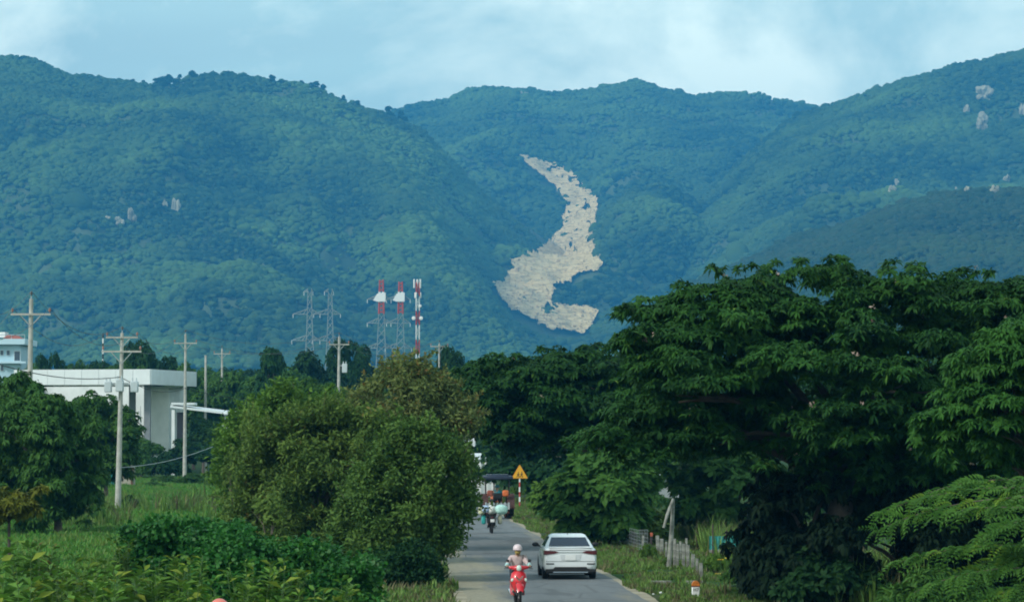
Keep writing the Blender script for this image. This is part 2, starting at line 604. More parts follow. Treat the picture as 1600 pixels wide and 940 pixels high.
m_canopy = canopy_mat('mountain_canopy', (0.011, 0.038, 0.015), (0.095, 0.180, 0.040), (0.060, 0.11, 0.027))
m_canopy2 = canopy_mat('hill_canopy', (0.013, 0.034, 0.010), (0.042, 0.076, 0.020), (0.044, 0.064, 0.022))

def canopy_blob(seed, mat_, flat=0.75, sub=2):
    bm = bmesh.new()
    bmesh.ops.create_icosphere(bm, subdivisions=sub, radius=1.0)
    for v in bm.verts:
        k = mnoise.noise(v.co * 1.6 + Vector((seed * 7.1, 0, 0))) * .38 + mnoise.noise(v.co * 3.7 + Vector((0, seed * 3.3, 0))) * .22
        v.co *= 1 + k
        v.co.z *= flat
    for f in bm.faces: f.smooth = True
    me = bpy.data.meshes.new('canopy'); bm.to_mesh(me); bm.free()
    me.materials.append(mat_)
    return me

def scatter_group(blob_objs):
    """geometry nodes: instance one of the given meshes on each point"""
    ng = bpy.data.node_groups.new('scatter', 'GeometryNodeTree')
    ng.interface.new_socket('Geometry', in_out='INPUT', socket_type='NodeSocketGeometry')
    ng.interface.new_socket('Geometry', in_out='OUTPUT', socket_type='NodeSocketGeometry')
    gi = ng.nodes.new('NodeGroupInput'); go = ng.nodes.new('NodeGroupOutput')
    gti = ng.nodes.new('GeometryNodeGeometryToInstance')
    for o in blob_objs[::-1]:
        inf = ng.nodes.new('GeometryNodeObjectInfo'); inf.inputs['Object'].default_value = o
        inf.inputs['As Instance'].default_value = True
        ng.links.new(inf.outputs['Geometry'], gti.inputs[0])
    iop = ng.nodes.new('GeometryNodeInstanceOnPoints')
    iop.inputs['Pick Instance'].default_value = True
    ng.links.new(gi.outputs[0], iop.inputs['Points'])
    ng.links.new(gti.outputs[0], iop.inputs['Instance'])
    def attr(nm, typ):
        a = ng.nodes.new('GeometryNodeInputNamedAttribute'); a.data_type = typ; a.inputs['Name'].default_value = nm
        return a.outputs[0]
    ng.links.new(attr('pick', 'INT'), iop.inputs['Instance Index'])
    ng.links.new(attr('rot', 'FLOAT_VECTOR'), iop.inputs['Rotation'])
    ng.links.new(attr('scl', 'FLOAT_VECTOR'), iop.inputs['Scale'])
    ng.links.new(iop.outputs[0], go.inputs[0])
    return ng

def scatter(name, pts, scl, pick, rot, group):
    me = bpy.data.meshes.new(name)
    n = len(pts)
    me.vertices.add(n); me.vertices.foreach_set('co', np.asarray(pts, np.float32).ravel())
    a = me.attributes.new('pick', 'INT', 'POINT'); a.data.foreach_set('value', np.asarray(pick, np.int32))
    a = me.attributes.new('rot', 'FLOAT_VECTOR', 'POINT'); a.data.foreach_set('vector', np.asarray(rot, np.float32).ravel())
    a = me.attributes.new('scl', 'FLOAT_VECTOR', 'POINT'); a.data.foreach_set('vector', np.asarray(scl, np.float32).ravel())
    o = link_mesh(name, me)
    md = o.modifiers.new('scatter', 'NODES'); md.node_group = group
    return o

# the instanced source meshes are kept as ordinary data, standing far below nothing: they are realised only through the scatter
def sources(meshes):
    obs = []
    col = bpy.data.collections.new('scatter_sources')          # never linked to the scene
    for me in meshes:
        o = bpy.data.objects.new('canopy', me); col.objects.link(o); obs.append(o)
    return obs
ng_m = scatter_group(sources([canopy_blob(k, m_canopy) for k in range(5)]))
ng_h = scatter_group(sources([canopy_blob(k + 9, m_canopy2) for k in range(5)]))

def forest(hf, others, px0, px1, Y0, Y1, n, seed, size, ng, name):
    rs = np.random.RandomState(seed)
    # uniform on the ground plan
    Y = np.sqrt(rs.rand(n) * (Y1 ** 2 - Y0 ** 2) + Y0 ** 2)
    px = px0 + rs.rand(n) * (px1 - px0)
    X = (px - 800) / FPX * Y * CP
    Z = hf(X, Y)
    ok = Z > 2
    for h in others:
        ok &= h(X, Y) < Z + 4
    # not where the landslide ran
    u, v = PX(X, Y, Z)
    wob = 5 * fbm(u / 14, v / 9, 77, 3)
    hole = np.zeros(n, bool)
    for dv in (0, 5, 10, 14):
        hole |= in_poly(u + wob, v - dv + wob * .6, SLIDE) | (poly_dist(u + wob, v - dv, SLIDE) < 3)
    hole &= ~in_poly(u, v - 6, ISLE)
    # thin trees at the ragged upper run of the slide
    ok &= ~hole | (rs.rand(n) < np.where(v < 395, .035, .004))
    ok &= ~((fbm(X / 70, Y / 100, seed + 60, 3) > .42) & (rs.rand(n) < .75))          # thin clearings
    X, Y, Z, u = X[ok], Y[ok], Z[ok], u[ok]
    m = len(X)
    s = size * np.exp(rs.randn(m) * .32 + .22 * fbm(X / 110, Y / 150, seed + 40, 3)) * np.where(rs.rand(m) < .02, 1.5, 1)
    scl = np.stack([s * (0.9 + .3 * rs.rand(m)), s * (0.9 + .3 * rs.rand(m)), s * (.75 + .5 * rs.rand(m))], -1)
    rot = np.stack([rs.randn(m) * .15, rs.randn(m) * .15, rs.rand(m) * 6.28], -1)
    o = scatter(name, np.stack([X, Y, Z + s * .15], -1), scl, rs.randint(0, 5, m), rot, ng)
    tag(o, kind='stuff')
    return o
forest(h_left, [h_back, h_right, h_hill], -60, 960, 3020, 5260, 125000, 11, 3.2, ng_m, 'forest')
forest(h_back, [h_left, h_right, h_hill], 560, 1380, 3400, 6950, 105000, 12, 3.6, ng_m, 'forest')
forest(h_right, [h_left, h_back, h_hill], 900, 1660, 3150, 5650, 100000, 13, 3.4, ng_m, 'forest')
forest(h_hill, [h_left, h_back, h_right], 980, 1660, 2150, 3540, 60000, 14, 2.5, ng_h, 'forest')

def plain_wood():
    """the far wood on the plain below the mountains, one mass"""
    rs = np.random.RandomState(31)
    n = 26000
    Y = 560 + 2700 * rs.rand(n) ** 1.3
    px = -60 + 1720 * rs.rand(n)
    X = (px - 800) / FPX * Y * CP
    Z = np.maximum(H_all(X, Y), 0)
    ok = (h_hill(X, Y) < 6) & (Z < 60)
    X, Y, Z = X[ok], Y[ok], Z[ok]; n = len(X)
    s = 2.6 * np.exp(rs.randn(n) * .3)
    scl = np.stack([s, s, s * (.8 + .5 * rs.rand(n))], -1)
    rot = np.stack([rs.randn(n) * .1, rs.randn(n) * .1, rs.rand(n) * 6.28], -1)
    tag(scatter('far_wood', np.stack([X, Y, Z + s * .5], -1), scl, rs.randint(0, 5, n), rot, ng_m), kind='stuff')
plain_wood()
# ------------------------------------------------------------------ the landslide
def rock_mat(name, c1, c2, c3, sx=.02, sz=.3, bump=.6, dark=(.10, .11, .08)):
    m = bpy.data.materials.new(name); m.use_nodes = True
    t = m.node_tree; b = t.nodes['Principled BSDF']
    ge = N(t, 'ShaderNodeNewGeometry')
    mp_ = N(t, 'ShaderNodeMapping'); mp_.inputs['Scale'].default_value = (sx, sx * .5, sz)
    t.links.new(ge.outputs['Position'], mp_.inputs[0])
    n1 = N(t, 'ShaderNodeTexNoise'); n1.inputs['Scale'].default_value = 1.0; n1.inputs['Detail'].default_value = 8; n1.inputs['Roughness'].default_value = .65
    t.links.new(mp_.outputs[0], n1.inputs['Vector'])
    r = N(t, 'ShaderNodeValToRGB'); e = r.color_ramp.elements
    e[0].position = .25; e[0].color = (*dark, 1); e[1].position = .68; e[1].color = (*c3, 1)
    x = e.new(.37); x.color = (*c1, 1); x = e.new(.50); x.color = (*c2, 1)
    t.links.new(n1.outputs['Fac'], r.inputs[0]); t.links.new(r.outputs[0], b.inputs['Base Color'])
    b.inputs['Roughness'].default_value = .95; b.inputs['Specular IOR Level'].default_value = .1
    bp = N(t, 'ShaderNodeBump'); bp.inputs['Strength'].default_value = bump; bp.inputs['Distance'].default_value = 3
    t.links.new(n1.outputs['Fac'], bp.inputs['Height']); t.links.new(bp.outputs[0], b.inputs['Normal'])
    return m
m_slide = rock_mat('bare_rubble', (.46, .35, .17), (.74, .57, .28), (.86, .69, .38), sx=.07, sz=.45, bump=.45, dark=(.20, .15, .08))
m_boulder = rock_mat('boulder_stone', (.42, .32, .18), (.60, .47, .27), (.76, .62, .38), sx=.2, sz=.4)
m_cliff = rock_mat('cliff_stone', (.20, .19, .13), (.38, .36, .25), (.54, .50, .36), sx=.12, sz=.03)

def landslide():
    xs = np.arange(764, 946, 1.0); ys = np.arange(240, 530, 1.0)
    PXg, PYg = np.meshgrid(xs, ys, indexing='ij')
    cx_ = np.arange(764, 950, 4.0); cy_ = np.arange(240, 534, 4.0)
    Dc = raycast_terrain(*np.meshgrid(cx_, cy_, indexing='ij'), 3000, 6400)
    tmp = np.stack([np.interp(ys, cy_, r) for r in Dc])
    D = np.stack([np.interp(xs, cx_, tmp[:, j]) for j in range(len(ys))], 1)
    # smooth the depth so that the sheet is one continuous slope
    for _ in range(4):
        D = np.where(np.isnan(D), np.nanmean(D), D)
        D = (D + np.roll(D, 1, 0) + np.roll(D, -1, 0) + np.roll(D, 1, 1) + np.roll(D, -1, 1)) / 5
    z = (470 - PYg) / FPX; dy = CP - z * SP; s = D / dy
    X = (PXg - 800) / FPX * s; Z = CAMZ + (SP + z * CP) * s
    Z2 = np.maximum(H_all(X, D), Z - 12) + 4.5
    Z2 = Z2 + 1.2 * fbm(X / 14, D / 9, 41, 4) + .6 * fbm(X / 5, D / 4, 42, 3)
    wx = PXg + 4 * fbm(PXg / 13, PYg / 8, 43, 4); wy = PYg + 3 * fbm(PXg / 10 + 40, PYg / 7, 44, 4)
    big = poly_dist(wx, wy, SLIDE) < 2.5
    ins = (in_poly(wx, wy, SLIDE) | big) & ~in_poly(wx, wy, ISLE)
    # the upper run is torn: islands of trees stay
    torn = (PYg < 400) & (fbm(PXg / 9, PYg / 7, 45, 3) > np.where(PYg < 330, .52, .66))
    ins &= ~torn
    nx, ny = PXg.shape
    a = (np.arange(nx - 1)[:, None] * ny + np.arange(ny - 1)[None, :])
    quad = np.stack([a, a + ny, a + ny + 1, a + 1], -1)
    keep = ins[:-1, :-1] | ins[1:, 1:]
    F = quad[keep]
    used = np.unique(F); remap = np.full(nx * ny, -1); remap[used] = np.arange(len(used))
    V = np.stack([X, D, Z2], -1).reshape(-1, 3)[used]
    o = link_mesh('landslide', np_mesh('landslide', V, remap[F], m_slide, smooth=True))
    tag(o, kind='structure')
    # boulders strewn over it
    rs = np.random.RandomState(5)
    idx = rs.choice(len(V), 1800)
    s_ = .75 * np.exp(rs.randn(len(idx)) * .5)
    src = []
    for k in range(4):
        me = canopy_blob(30 + k, m_boulder, .8, 1)
        for p in me.polygons: p.use_smooth = False
        src.append(me)
    pts = V[idx] + np.stack([rs.randn(len(idx)), rs.randn(len(idx)), 0.3 * s_], -1)
    tag(scatter('boulders', pts, np.stack([s_ * 1.3, s_, s_ * .8], -1), rs.randint(0, 4, len(idx)), rs.rand(len(idx), 3) * 3, scatter_group(sources(src))), kind='stuff')
landslide()

def outcrop(px, py, wpx, hpx, label, seed, D):
    """a bare rock standing out of the forest"""
    base = P(px, py + hpx * .5, D)
    sc = D / FPX
    rs = np.random.RandomState(seed)
    root = empty('rock_outcrop', base)
    tag(root, label, 'rock outcrop')
    n = 5 if wpx < 14 else 12
    for k in range(n):
        bm = bmesh.new(); bmesh.ops.create_icosphere(bm, subdivisions=2, radius=1)
        hx = wpx * sc * (.20 + .16 * rs.rand()) * (1 if n < 9 else .6); hz = hpx * sc * (.25 + .3 * rs.rand()) * (1 if n < 9 else .6)
        ox = (rs.rand() - .5) * wpx * sc * .75; oz = hpx * sc * (rs.rand() * (.45 if n < 9 else .8))
        for v in bm.verts:
            q = v.co.copy()
            kk = 1 + .5 * mnoise.noise(q * 1.3 + Vector((seed * 3.1 + k, 0, 0)))
            v.co = Vector((q.x * hx * kk + ox, q.y * hx * kk * 1.1 - 4, q.z * hz * kk + oz))
        me = bpy.data.meshes.new('rock'); bm.to_mesh(me); bm.free(); me.materials.append(m_cliff)
        link_mesh('rock', me, root)

OUTCROPS = [
    (208, 335, 15, 26, 'tallest pale rock of the cluster on the left mountain', 1),
    (187, 343, 17, 14, 'low pale rock beside the tallest rock on the left mountain', 2),
    (170, 339, 11, 12, 'leftmost pale rock of the left mountain cluster', 3),
    (275, 317, 11, 24, 'narrow upright pale rock right of the left mountain cluster', 4),
    (259, 317, 8, 12, 'small pale rock beside the narrow upright one', 5),
    (1538, 148, 32, 26, 'broad pale cliff high on the right mountain', 6),
    (1536, 192, 28, 36, 'streaked grey cliff below the broad high cliff', 7),
    (1508, 168, 10, 18, 'small grey cliff left of the broad high cliff', 8),
    (1401, 283, 8, 14, 'upright pale rock on the spur of the right mountain', 9),
    (1394, 296, 14, 14, 'pale rock just below the upright rock on the spur', 10),
    (1573, 282, 15, 18, 'pale rock at the right edge above the nearer hill', 11),
    (1556, 298, 20, 14, 'wide low rock left of the rock at the right edge', 12),
    (1510, 295, 8, 13, 'right one of two small rock teeth on the hill crest', 13),
    (1492, 295, 7, 11, 'left one of two small rock teeth on the hill crest', 14),
    (1597, 165, 8, 24, 'grey cliff cut by the right edge of the picture', 15),
    (820, 146, 18, 10, 'pale rock just under the skyline of the middle ridge', 16),
]
_o = np.array([r[:4] for r in OUTCROPS], float)
_d = raycast_terrain(_o[:, 0], _o[:, 1] + _o[:, 3] * .4)
for r, d_ in zip(OUTCROPS, _d):
    outcrop(*r, float(d_))

# trees that stand out on the skyline
def skyline_trees():
    rs = np.random.RandomState(61)
    protos = []
    for k in range(3):
        r2 = np.random.RandomState(70 + k)
        pads = []
        for i in range(9):
            a = r2.rand() * 6.28; rr = r2.rand() ** .5 * (3.6, 4.6, 2.6)[k]
            pads.append((rr * math.cos(a), rr * math.sin(a), (10, 8.5, 11.5)[k] + r2.randn() * 1.0 - rr * .25 - 3.5 * (i % 3 == 0), 2.2, 2.2, 1.7))
        protos.append(np.array(pads))
    first = [None] * 3
    for (px, k, sc) in [(205, 0, .7), (222, 2, .6), (247, 1, 1.25), (262, 1, 1.3), (280, 2, .8), (300, 0, 1.2), (318, 1, .9), (352, 0, 1.0), (380, 1, .7), (424, 0, 1.1), (440, 1, .8), (470, 1, .8), (490, 1, 1.2),
                        (503, 0, 1.0), (535, 2, .7), (558, 0, .9), (606, 2, 1.15), (612, 0, .8), (627, 2, 1.1), (632, 0, .8), (32, 1, .8), (62, 0, .7)]:
        Y = 5200 + .25 * (px - 300) - 6
        X = (px - 800) / FPX * Y * CP
        z = float(h_left(np.array([X]), np.array([Y]))[0])
        if first[k] is None:
            o = tree('ridge_tree', (0, 0, 0), protos[k], ('round crowned tree breaking the skyline of the left mountain', 'wide crowned tree breaking the skyline of the left mountain',
                     'slender tall tree breaking the skyline of the left mountain')[k], 'tree', lm_dark, group='trees along the left skyline', n_per=34, nleaf=6, L=1.5, Wd=1.0, droop=.5, rad=.5, fork=.5, nlimb=6, seed=80 + k)
            first[k] = o
        else:
            o = copy_tree(first[k])
        o.location = (X, Y, z - 3.5); o.scale = (sc * 1.15, sc * 1.15, sc * 1.15); o.rotation_euler.z = rs.rand() * 6.28
# ================================================================== GROUND, ROAD, VERGES
RA = math.atan(0.0436)                   # the road runs slightly to the left
def road_pt(u, v, z=0.0):
    """u metres right of the road's middle, v metres of distance"""
    return Vector((5.7 - 0.0436 * v + u, v, z))

def ground_mat():
    m = bpy.data.materials.new('grass_ground'); m.use_nodes = True
    t = m.node_tree; b = t.nodes['Principled BSDF']
    ge = N(t, 'ShaderNodeNewGeometry')
    n1 = N(t, 'ShaderNodeTexNoise'); n1.inputs['Scale'].default_value = .12; n1.inputs['Detail'].default_value = 7; n1.inputs['Roughness'].default_value = .62
    n2 = N(t, 'ShaderNodeTexNoise'); n2.inputs['Scale'].default_value = 1.1; n2.inputs['Detail'].default_value = 6
    for n in (n1, n2): t.links.new(ge.outputs['Position'], n.inputs['Vector'])
    r = N(t, 'ShaderNodeValToRGB'); e = r.color_ramp.elements
    e[0].position = .30; e[0].color = (.10, .085, .045, 1); e[1].position = .70; e[1].color = (.045, .115, .022, 1)
    x = e.new(.42); x.color = (.055, .085, .025, 1); x = e.new(.55); x.color = (.035, .095, .018, 1)
    r2 = N(t, 'ShaderNodeValToRGB'); e = r2.color_ramp.elements
    e[0].position = .3; e[0].color = (.55, .5, .45, 1); e[1].position = .7; e[1].color = (1, 1, 1, 1)
    mx = N(t, 'ShaderNodeMixRGB', blend_type='MULTIPLY'); mx.inputs[0].default_value = .8
    t.links.new(n1.outputs['Fac'], r.inputs[0]); t.links.new(n2.outputs['Fac'], r2.inputs[0])
    t.links.new(r.outputs[0], mx.inputs[1]); t.links.new(r2.outputs[0], mx.inputs[2])
    t.links.new(mx.outputs[0], b.inputs['Base Color'])
    b.inputs['Roughness'].default_value = .95; b.inputs['Specular IOR Level'].default_value = .1
    return m
def ground():
    xs = np.concatenate([np.linspace(-9000, -60, 8), np.linspace(-50, 50, 60), np.linspace(60, 9000, 8)])
    ys = np.concatenate([np.linspace(-300, 40, 5), np.linspace(50, 330, 110), np.linspace(360, 9500, 14)])
    X, Y = np.meshgrid(xs, ys, indexing='ij')
    lat = X - (5.7 - .0436 * Y)
    Z = 0.22 * fbm(X / 9, Y / 14, 51, 4) * sstep(4.0, 8.5, np.abs(lat)) * (np.abs(X) < 58) * sstep(340, 300, Y) * sstep(50, 70, Y)
    nx, ny = X.shape
    a = np.arange(nx - 1)[:, None] * ny + np.arange(ny - 1)[None, :]
    F = np.stack([a, a + ny, a + ny + 1, a + 1], -1).reshape(-1, 4)
    o = link_mesh('ground', np_mesh('ground', np.stack([X, Y, Z], -1).reshape(-1, 3), F, ground_mat(), smooth=True))
    tag(o, kind='structure')
ground()
def gz(x, y):
    lat = x - (5.7 - .0436 * y)
    return 0.22 * float(fbm(np.array([x / 9.0]), np.array([y / 14.0]), 51, 4)[0]) * float(sstep(4.0, 8.5, np.array([abs(lat)]))[0])

def road_mat(name, base, dark, sand, edge):
    """worn asphalt: lengthwise streaks, sand blown in from the edges and lying in bands across"""
    m = bpy.data.materials.new(name); m.use_nodes = True
    t = m.node_tree; b = t.nodes['Principled BSDF']
    tcn = N(t, 'ShaderNodeTexCoord')
    sp = N(t, 'ShaderNodeSeparateXYZ'); t.links.new(tcn.outputs['Object'], sp.inputs[0])
    def nz(scale, detail, mapscale):
        mm = N(t, 'ShaderNodeMapping'); mm.inputs['Scale'].default_value = mapscale
        t.links.new(tcn.outputs['Object'], mm.inputs[0])
        n = N(t, 'ShaderNodeTexNoise'); n.inputs['Scale'].default_value = scale; n.inputs['Detail'].default_value = detail; n.inputs['Roughness'].default_value = .62
        t.links.new(mm.outputs[0], n.inputs['Vector']); return n.outputs['Fac']
    a = nz(1.0, 6, (1.3, .08, 1)); r = N(t, 'ShaderNodeValToRGB'); e = r.color_ramp.elements
    e[0].position = .3; e[0].color = (*dark, 1); e[1].position = .7; e[1].color = (*base, 1)
    t.links.new(a, r.inputs[0])
    # sand cover = edge distance + noise
    ab = N(t, 'ShaderNodeMath', operation='ABSOLUTE')
    off = N(t, 'ShaderNodeMath', operation='ADD'); off.inputs[1].default_value = -.55
    t.links.new(sp.outputs[0], off.inputs[0]); t.links.new(off.outputs[0], ab.inputs[0])
    s1 = nz(1.0, 7, (.55, .055, 1))
    s2 = nz(1.0, 5, (.10, .30, 1))
    mr = N(t, 'ShaderNodeMapRange'); mr.inputs[1].default_value = edge[0]; mr.inputs[2].default_value = edge[1]; mr.inputs[3].default_value = 0; mr.inputs[4].default_value = .42
    t.links.new(ab.outputs[0], mr.inputs[0])
    ad = N(t, 'ShaderNodeMath', operation='ADD'); t.links.new(mr.outputs[0], ad.inputs[0]); t.links.new(s1, ad.inputs[1])
    sc2 = N(t, 'ShaderNodeMath', operation='MULTIPLY_ADD'); sc2.inputs[1].default_value = .38; sc2.inputs[2].default_value = -.17
    t.links.new(s2, sc2.inputs[0])
    ad2 = N(t, 'ShaderNodeMath', operation='ADD'); t.links.new(ad.outputs[0], ad2.inputs[0]); t.links.new(sc2.outputs[0], ad2.inputs[1])
    rs_ = N(t, 'ShaderNodeValToRGB'); rs_.color_ramp.elements[0].position = .68; rs_.color_ramp.elements[1].position = .86
    rs_.color_ramp.elements[1].color = (.85, .85, .85, 1)
    t.links.new(ad2.outputs[0], rs_.inputs[0])
    sn = nz(6.0, 5, (1, .3, 1)); rsn = N(t, 'ShaderNodeValToRGB'); e = rsn.color_ramp.elements
    e[0].position = .3; e[0].color = (*[c * .72 for c in sand], 1); e[1].position = .7; e[1].color = (*sand, 1)
    t.links.new(sn, rsn.inputs[0])
    # repaired patches of darker tar and thin cracks
    pt = nz(1.0, 2, (.45, .09, 1)); rp_ = N(t, 'ShaderNodeValToRGB'); rp_.color_ramp.elements[0].position = .60; rp_.color_ramp.elements[1].position = .63
    t.links.new(pt, rp_.inputs[0])
    vm = N(t, 'ShaderNodeMapping'); vm.inputs['Scale'].default_value = (.5, .22, 1); t.links.new(tcn.outputs['Object'], vm.inputs[0])
    vo = N(t, 'ShaderNodeTexVoronoi', feature='DISTANCE_TO_EDGE'); vo.inputs['Scale'].default_value = 1.0; t.links.new(vm.outputs[0], vo.inputs['Vector'])
    rc = N(t, 'ShaderNodeValToRGB'); rc.color_ramp.elements[0].position = 0; rc.color_ramp.elements[0].color = (1, 1, 1, 1); rc.color_ramp.elements[1].position = .035; rc.color_ramp.elements[1].color = (0, 0, 0, 1)
    t.links.new(vo.outputs[0], rc.inputs[0])
    adp = N(t, 'ShaderNodeMath', operation='MAXIMUM'); t.links.new(rp_.outputs[0], adp.inputs[0]); t.links.new(rc.outputs[0], adp.inputs[1])
    hf_ = N(t, 'ShaderNodeMath', operation='MULTIPLY'); hf_.inputs[1].default_value = .55; t.links.new(adp.outputs[0], hf_.inputs[0])
    tar = N(t, 'ShaderNodeMixRGB'); tar.inputs[2].default_value = (.075, .080, .084, 1); t.links.new(hf_.outputs[0], tar.inputs[0]); t.links.new(r.outputs[0], tar.inputs[1])
    mx = N(t, 'ShaderNodeMixRGB'); t.links.new(rs_.outputs[0], mx.inputs[0]); t.links.new(tar.outputs[0], mx.inputs[1]); t.links.new(rsn.outputs[0], mx.inputs[2])
    t.links.new(mx.outputs[0], b.inputs['Base Color'])
    b.inputs['Roughness'].default_value = .8; b.inputs['Specular IOR Level'].default_value = .25
    return m
m_road = road_mat('worn_asphalt', (.175, .185, .187), (.135, .146, .150), (.36, .32, .22), (.85, 2.9))
m_dirt = mat('sandy_dirt', (.24, .20, .13), .95, col2=(.42, .37, .26), scale=.8, detail=7, lo=.3, hi=.7)

def strip(name, edges, z, m, v0=25, v1=430, step=1.0, seed=0):
    """a ground strip between two wandering edges; edges(v)->(u0,u1)"""
    vs = np.arange(v0, v1, step)
    V, F = [], []
    nu = 5
    for i, v in enumerate(vs):
        u0, u1 = edges(v)
        for k in range(nu):
            p = road_pt(u0 + (u1 - u0) * k / (nu - 1), v, z)
            V.append(p)
    n = len(vs)
    F = [(i * nu + k, i * nu + k + 1, (i + 1) * nu + k + 1, (i + 1) * nu + k) for i in range(n - 1) for k in range(nu - 1)]
    # keep local axes along the road so that the wear runs with it
    Rm = Matrix.Rotation(-RA, 4, 'Z')
    V = [Rm @ (p - Vector((5.7, 0, 0))) for p in V]
    o = link_mesh(name, np_mesh(name, np.array(V), np.array(F), m, smooth=True))
    o.location = (5.7, 0, 0); o.rotation_euler.z = RA
    tag(o, kind='structure')
    return o
def w1(v, s):
    return mnoise.noise(Vector((v * .11, s, 0))) * .45 + mnoise.noise(Vector((v * .5, s + 5, 0))) * .16
strip('road', lambda v: (-2.6 + w1(v, 1) * .6, 2.45 + w1(v, 2) * .35), .012, m_road)
strip('dirt_shoulder', lambda v: (-3.1 + w1(v, 3) * .8, -1.9), .006, m_dirt)
strip('dirt_shoulder', lambda v: (2.1, 2.75 + w1(v, 4) * .6), .006, m_dirt)

# ---- grass: tufts nobody could count
lm_grass = leaf_mat('grass_blade', (.060, .130, .022), (.175, .285, .052), rough=.6, trans=.25, accent=(.20, .17, .06), acc_pos=.94)
lm_grass2 = leaf_mat('field_grass_blade', (.040, .145, .018), (.105, .285, .034), rough=.6, trans=.25, accent=(.13, .17, .03), acc_pos=.94)
lm_dry = leaf_mat('dry_grass_blade', (.07, .075, .030), (.17, .15, .07), rough=.7, trans=.2)
def tuft_mesh(seed, m, nb=11, h=.16, sp=.10, w=.014):
    rs = np.random.RandomState(seed)
    V, F, T = [], [], []
    for i in range(nb):
        a = rs.rand() * 6.28; r = sp * rs.rand() ** .5
        x, y = r * math.cos(a), r * math.sin(a)
        hh = h * (.5 + .7 * rs.rand()); a2 = rs.rand() * 6.28; ln = hh * (.25 + .5 * rs.rand())
        dx, dy = math.cos(a2) * ln, math.sin(a2) * ln
        wx, wy = -math.sin(a2) * w, math.cos(a2) * w
        k = len(V)
        V += [(x - wx, y - wy, -.02), (x + wx, y + wy, -.02), (x + dx * .4 + wx * .7, y + dy * .4 + wy * .7, hh * .65), (x + dx * .4 - wx * .7, y + dy * .4 - wy * .7, hh * .65), (x + dx, y + dy, hh)]
        F += [(k, k + 1, k + 2), (k, k + 2, k + 3), (k + 3, k + 2, k + 4)]
        T += [rs.rand()] * 5
    return np_mesh('tuft', np.array(V), np.array(F), m, attrs={'tone': np.array(T)})
def grass(name, pts, ng, size, seed):
    rs = np.random.RandomState(seed); n = len(pts)
    s = size * np.exp(rs.randn(n) * .3)
    o = scatter(name, pts, np.stack([s, s, s * (.8 + .5 * rs.rand(n))], -1), rs.randint(0, 6, n), np.stack([rs.randn(n) * .1, rs.randn(n) * .1, rs.rand(n) * 6.28], -1), ng)
    tag(o, kind='stuff')
def gzs(x, y):
    lat = x - (5.7 - .0436 * y)
    return 0.22 * fbm(x / 9, y / 14, 51, 4) * sstep(4.0, 8.5, np.abs(lat)) * (np.abs(x) < 58) * sstep(340, 300, y) * sstep(50, 70, y)
def all_grass():
    rs = np.random.RandomState(77)
    v_ = [tuft_mesh(k, lm_grass, w=.018) for k in range(5)] + [tuft_mesh(9, lm_dry, w=.015, h=.2)]
    f_ = [tuft_mesh(20 + k, lm_grass2, w=.022, h=.15, sp=.14) for k in range(5)] + [tuft_mesh(29, lm_grass, w=.02, h=.22)]
    t_ = [tuft_mesh(40 + k, lm_grass, nb=16, h=.6, sp=.16, w=.02) for k in range(5)] + [tuft_mesh(49, lm_dry, nb=14, h=.7, sp=.16, w=.016)]
    # verge right of the road
    n = 42000
    v = 88 + 160 * rs.rand(n) ** 1.4; u = 2.5 + 9.7 * rs.rand(n) ** 1.15
    ok = u > 2.72 + .4 * fbm(v / 6, v * 0, 71, 3) ; v, u = v[ok], u[ok]
    x = 5.7 - .0436 * v + u
    bare = fbm(x / 1.7, v / 4, 72, 3) > .42
    x, v = x[~bare], v[~bare]
    grass('verge_grass', np.stack([x, v, gzs(x, v)], -1), scatter_group(sources(v_)), .62, 1)
    # verge left
    n = 16000
    v = 84 + 120 * rs.rand(n) ** 1.3; u = -2.6 - 5.0 * rs.rand(n)
    ok = u < -2.85 + .35 * fbm(v / 6, v * 0, 73, 3); v, u = v[ok], u[ok]
    x = 5.7 - .0436 * v + u
    grass('verge_grass', np.stack([x, v, gzs(x, v)], -1), scatter_group(sources(v_)), 1.0, 2)
    # the open field on the left
    n = 76000
    v = 105 + 250 * rs.rand(n) ** 1.1; px = -40 + 520 * rs.rand(n)
    x = (px - 800) / FPX * v
    grass('field_grass', np.stack([x, v, gzs(x, v)], -1), scatter_group(sources(f_)), .85, 3)
    # tall weeds along the old fence and in front of the thicket
    n = 2600
    v = 95 + 75 * rs.rand(n); u = 7.2 + 3.6 * rs.rand(n) + .02 * (v - 95)
    x = 5.7 - .0436 * v + u
    ok = fbm(x / 1.5, v / 3, 74, 3) > -.1; x, v = x[ok], v[ok]
    grass('tall_weeds', np.stack([x, v, gzs(x, v)], -1), scatter_group(sources(t_)), 1.0, 4)
    n = 900
    v = 175 + 60 * rs.rand(n); px = 100 + 240 * rs.rand(n)
    x = (px - 800) / FPX * v
    ok = fbm(x / 3, v / 5, 75, 3) > .1; x, v = x[ok], v[ok]
    grass('tall_weeds', np.stack([x, v, gzs(x, v)], -1), scatter_group(sources(t_)), 1.1, 5)
all_grass()
# ================================================================== TREES, BUSHES, PLANTS
def unit(v):
    return v / np.maximum(np.linalg.norm(v, axis=-1, keepdims=True), 1e-9)

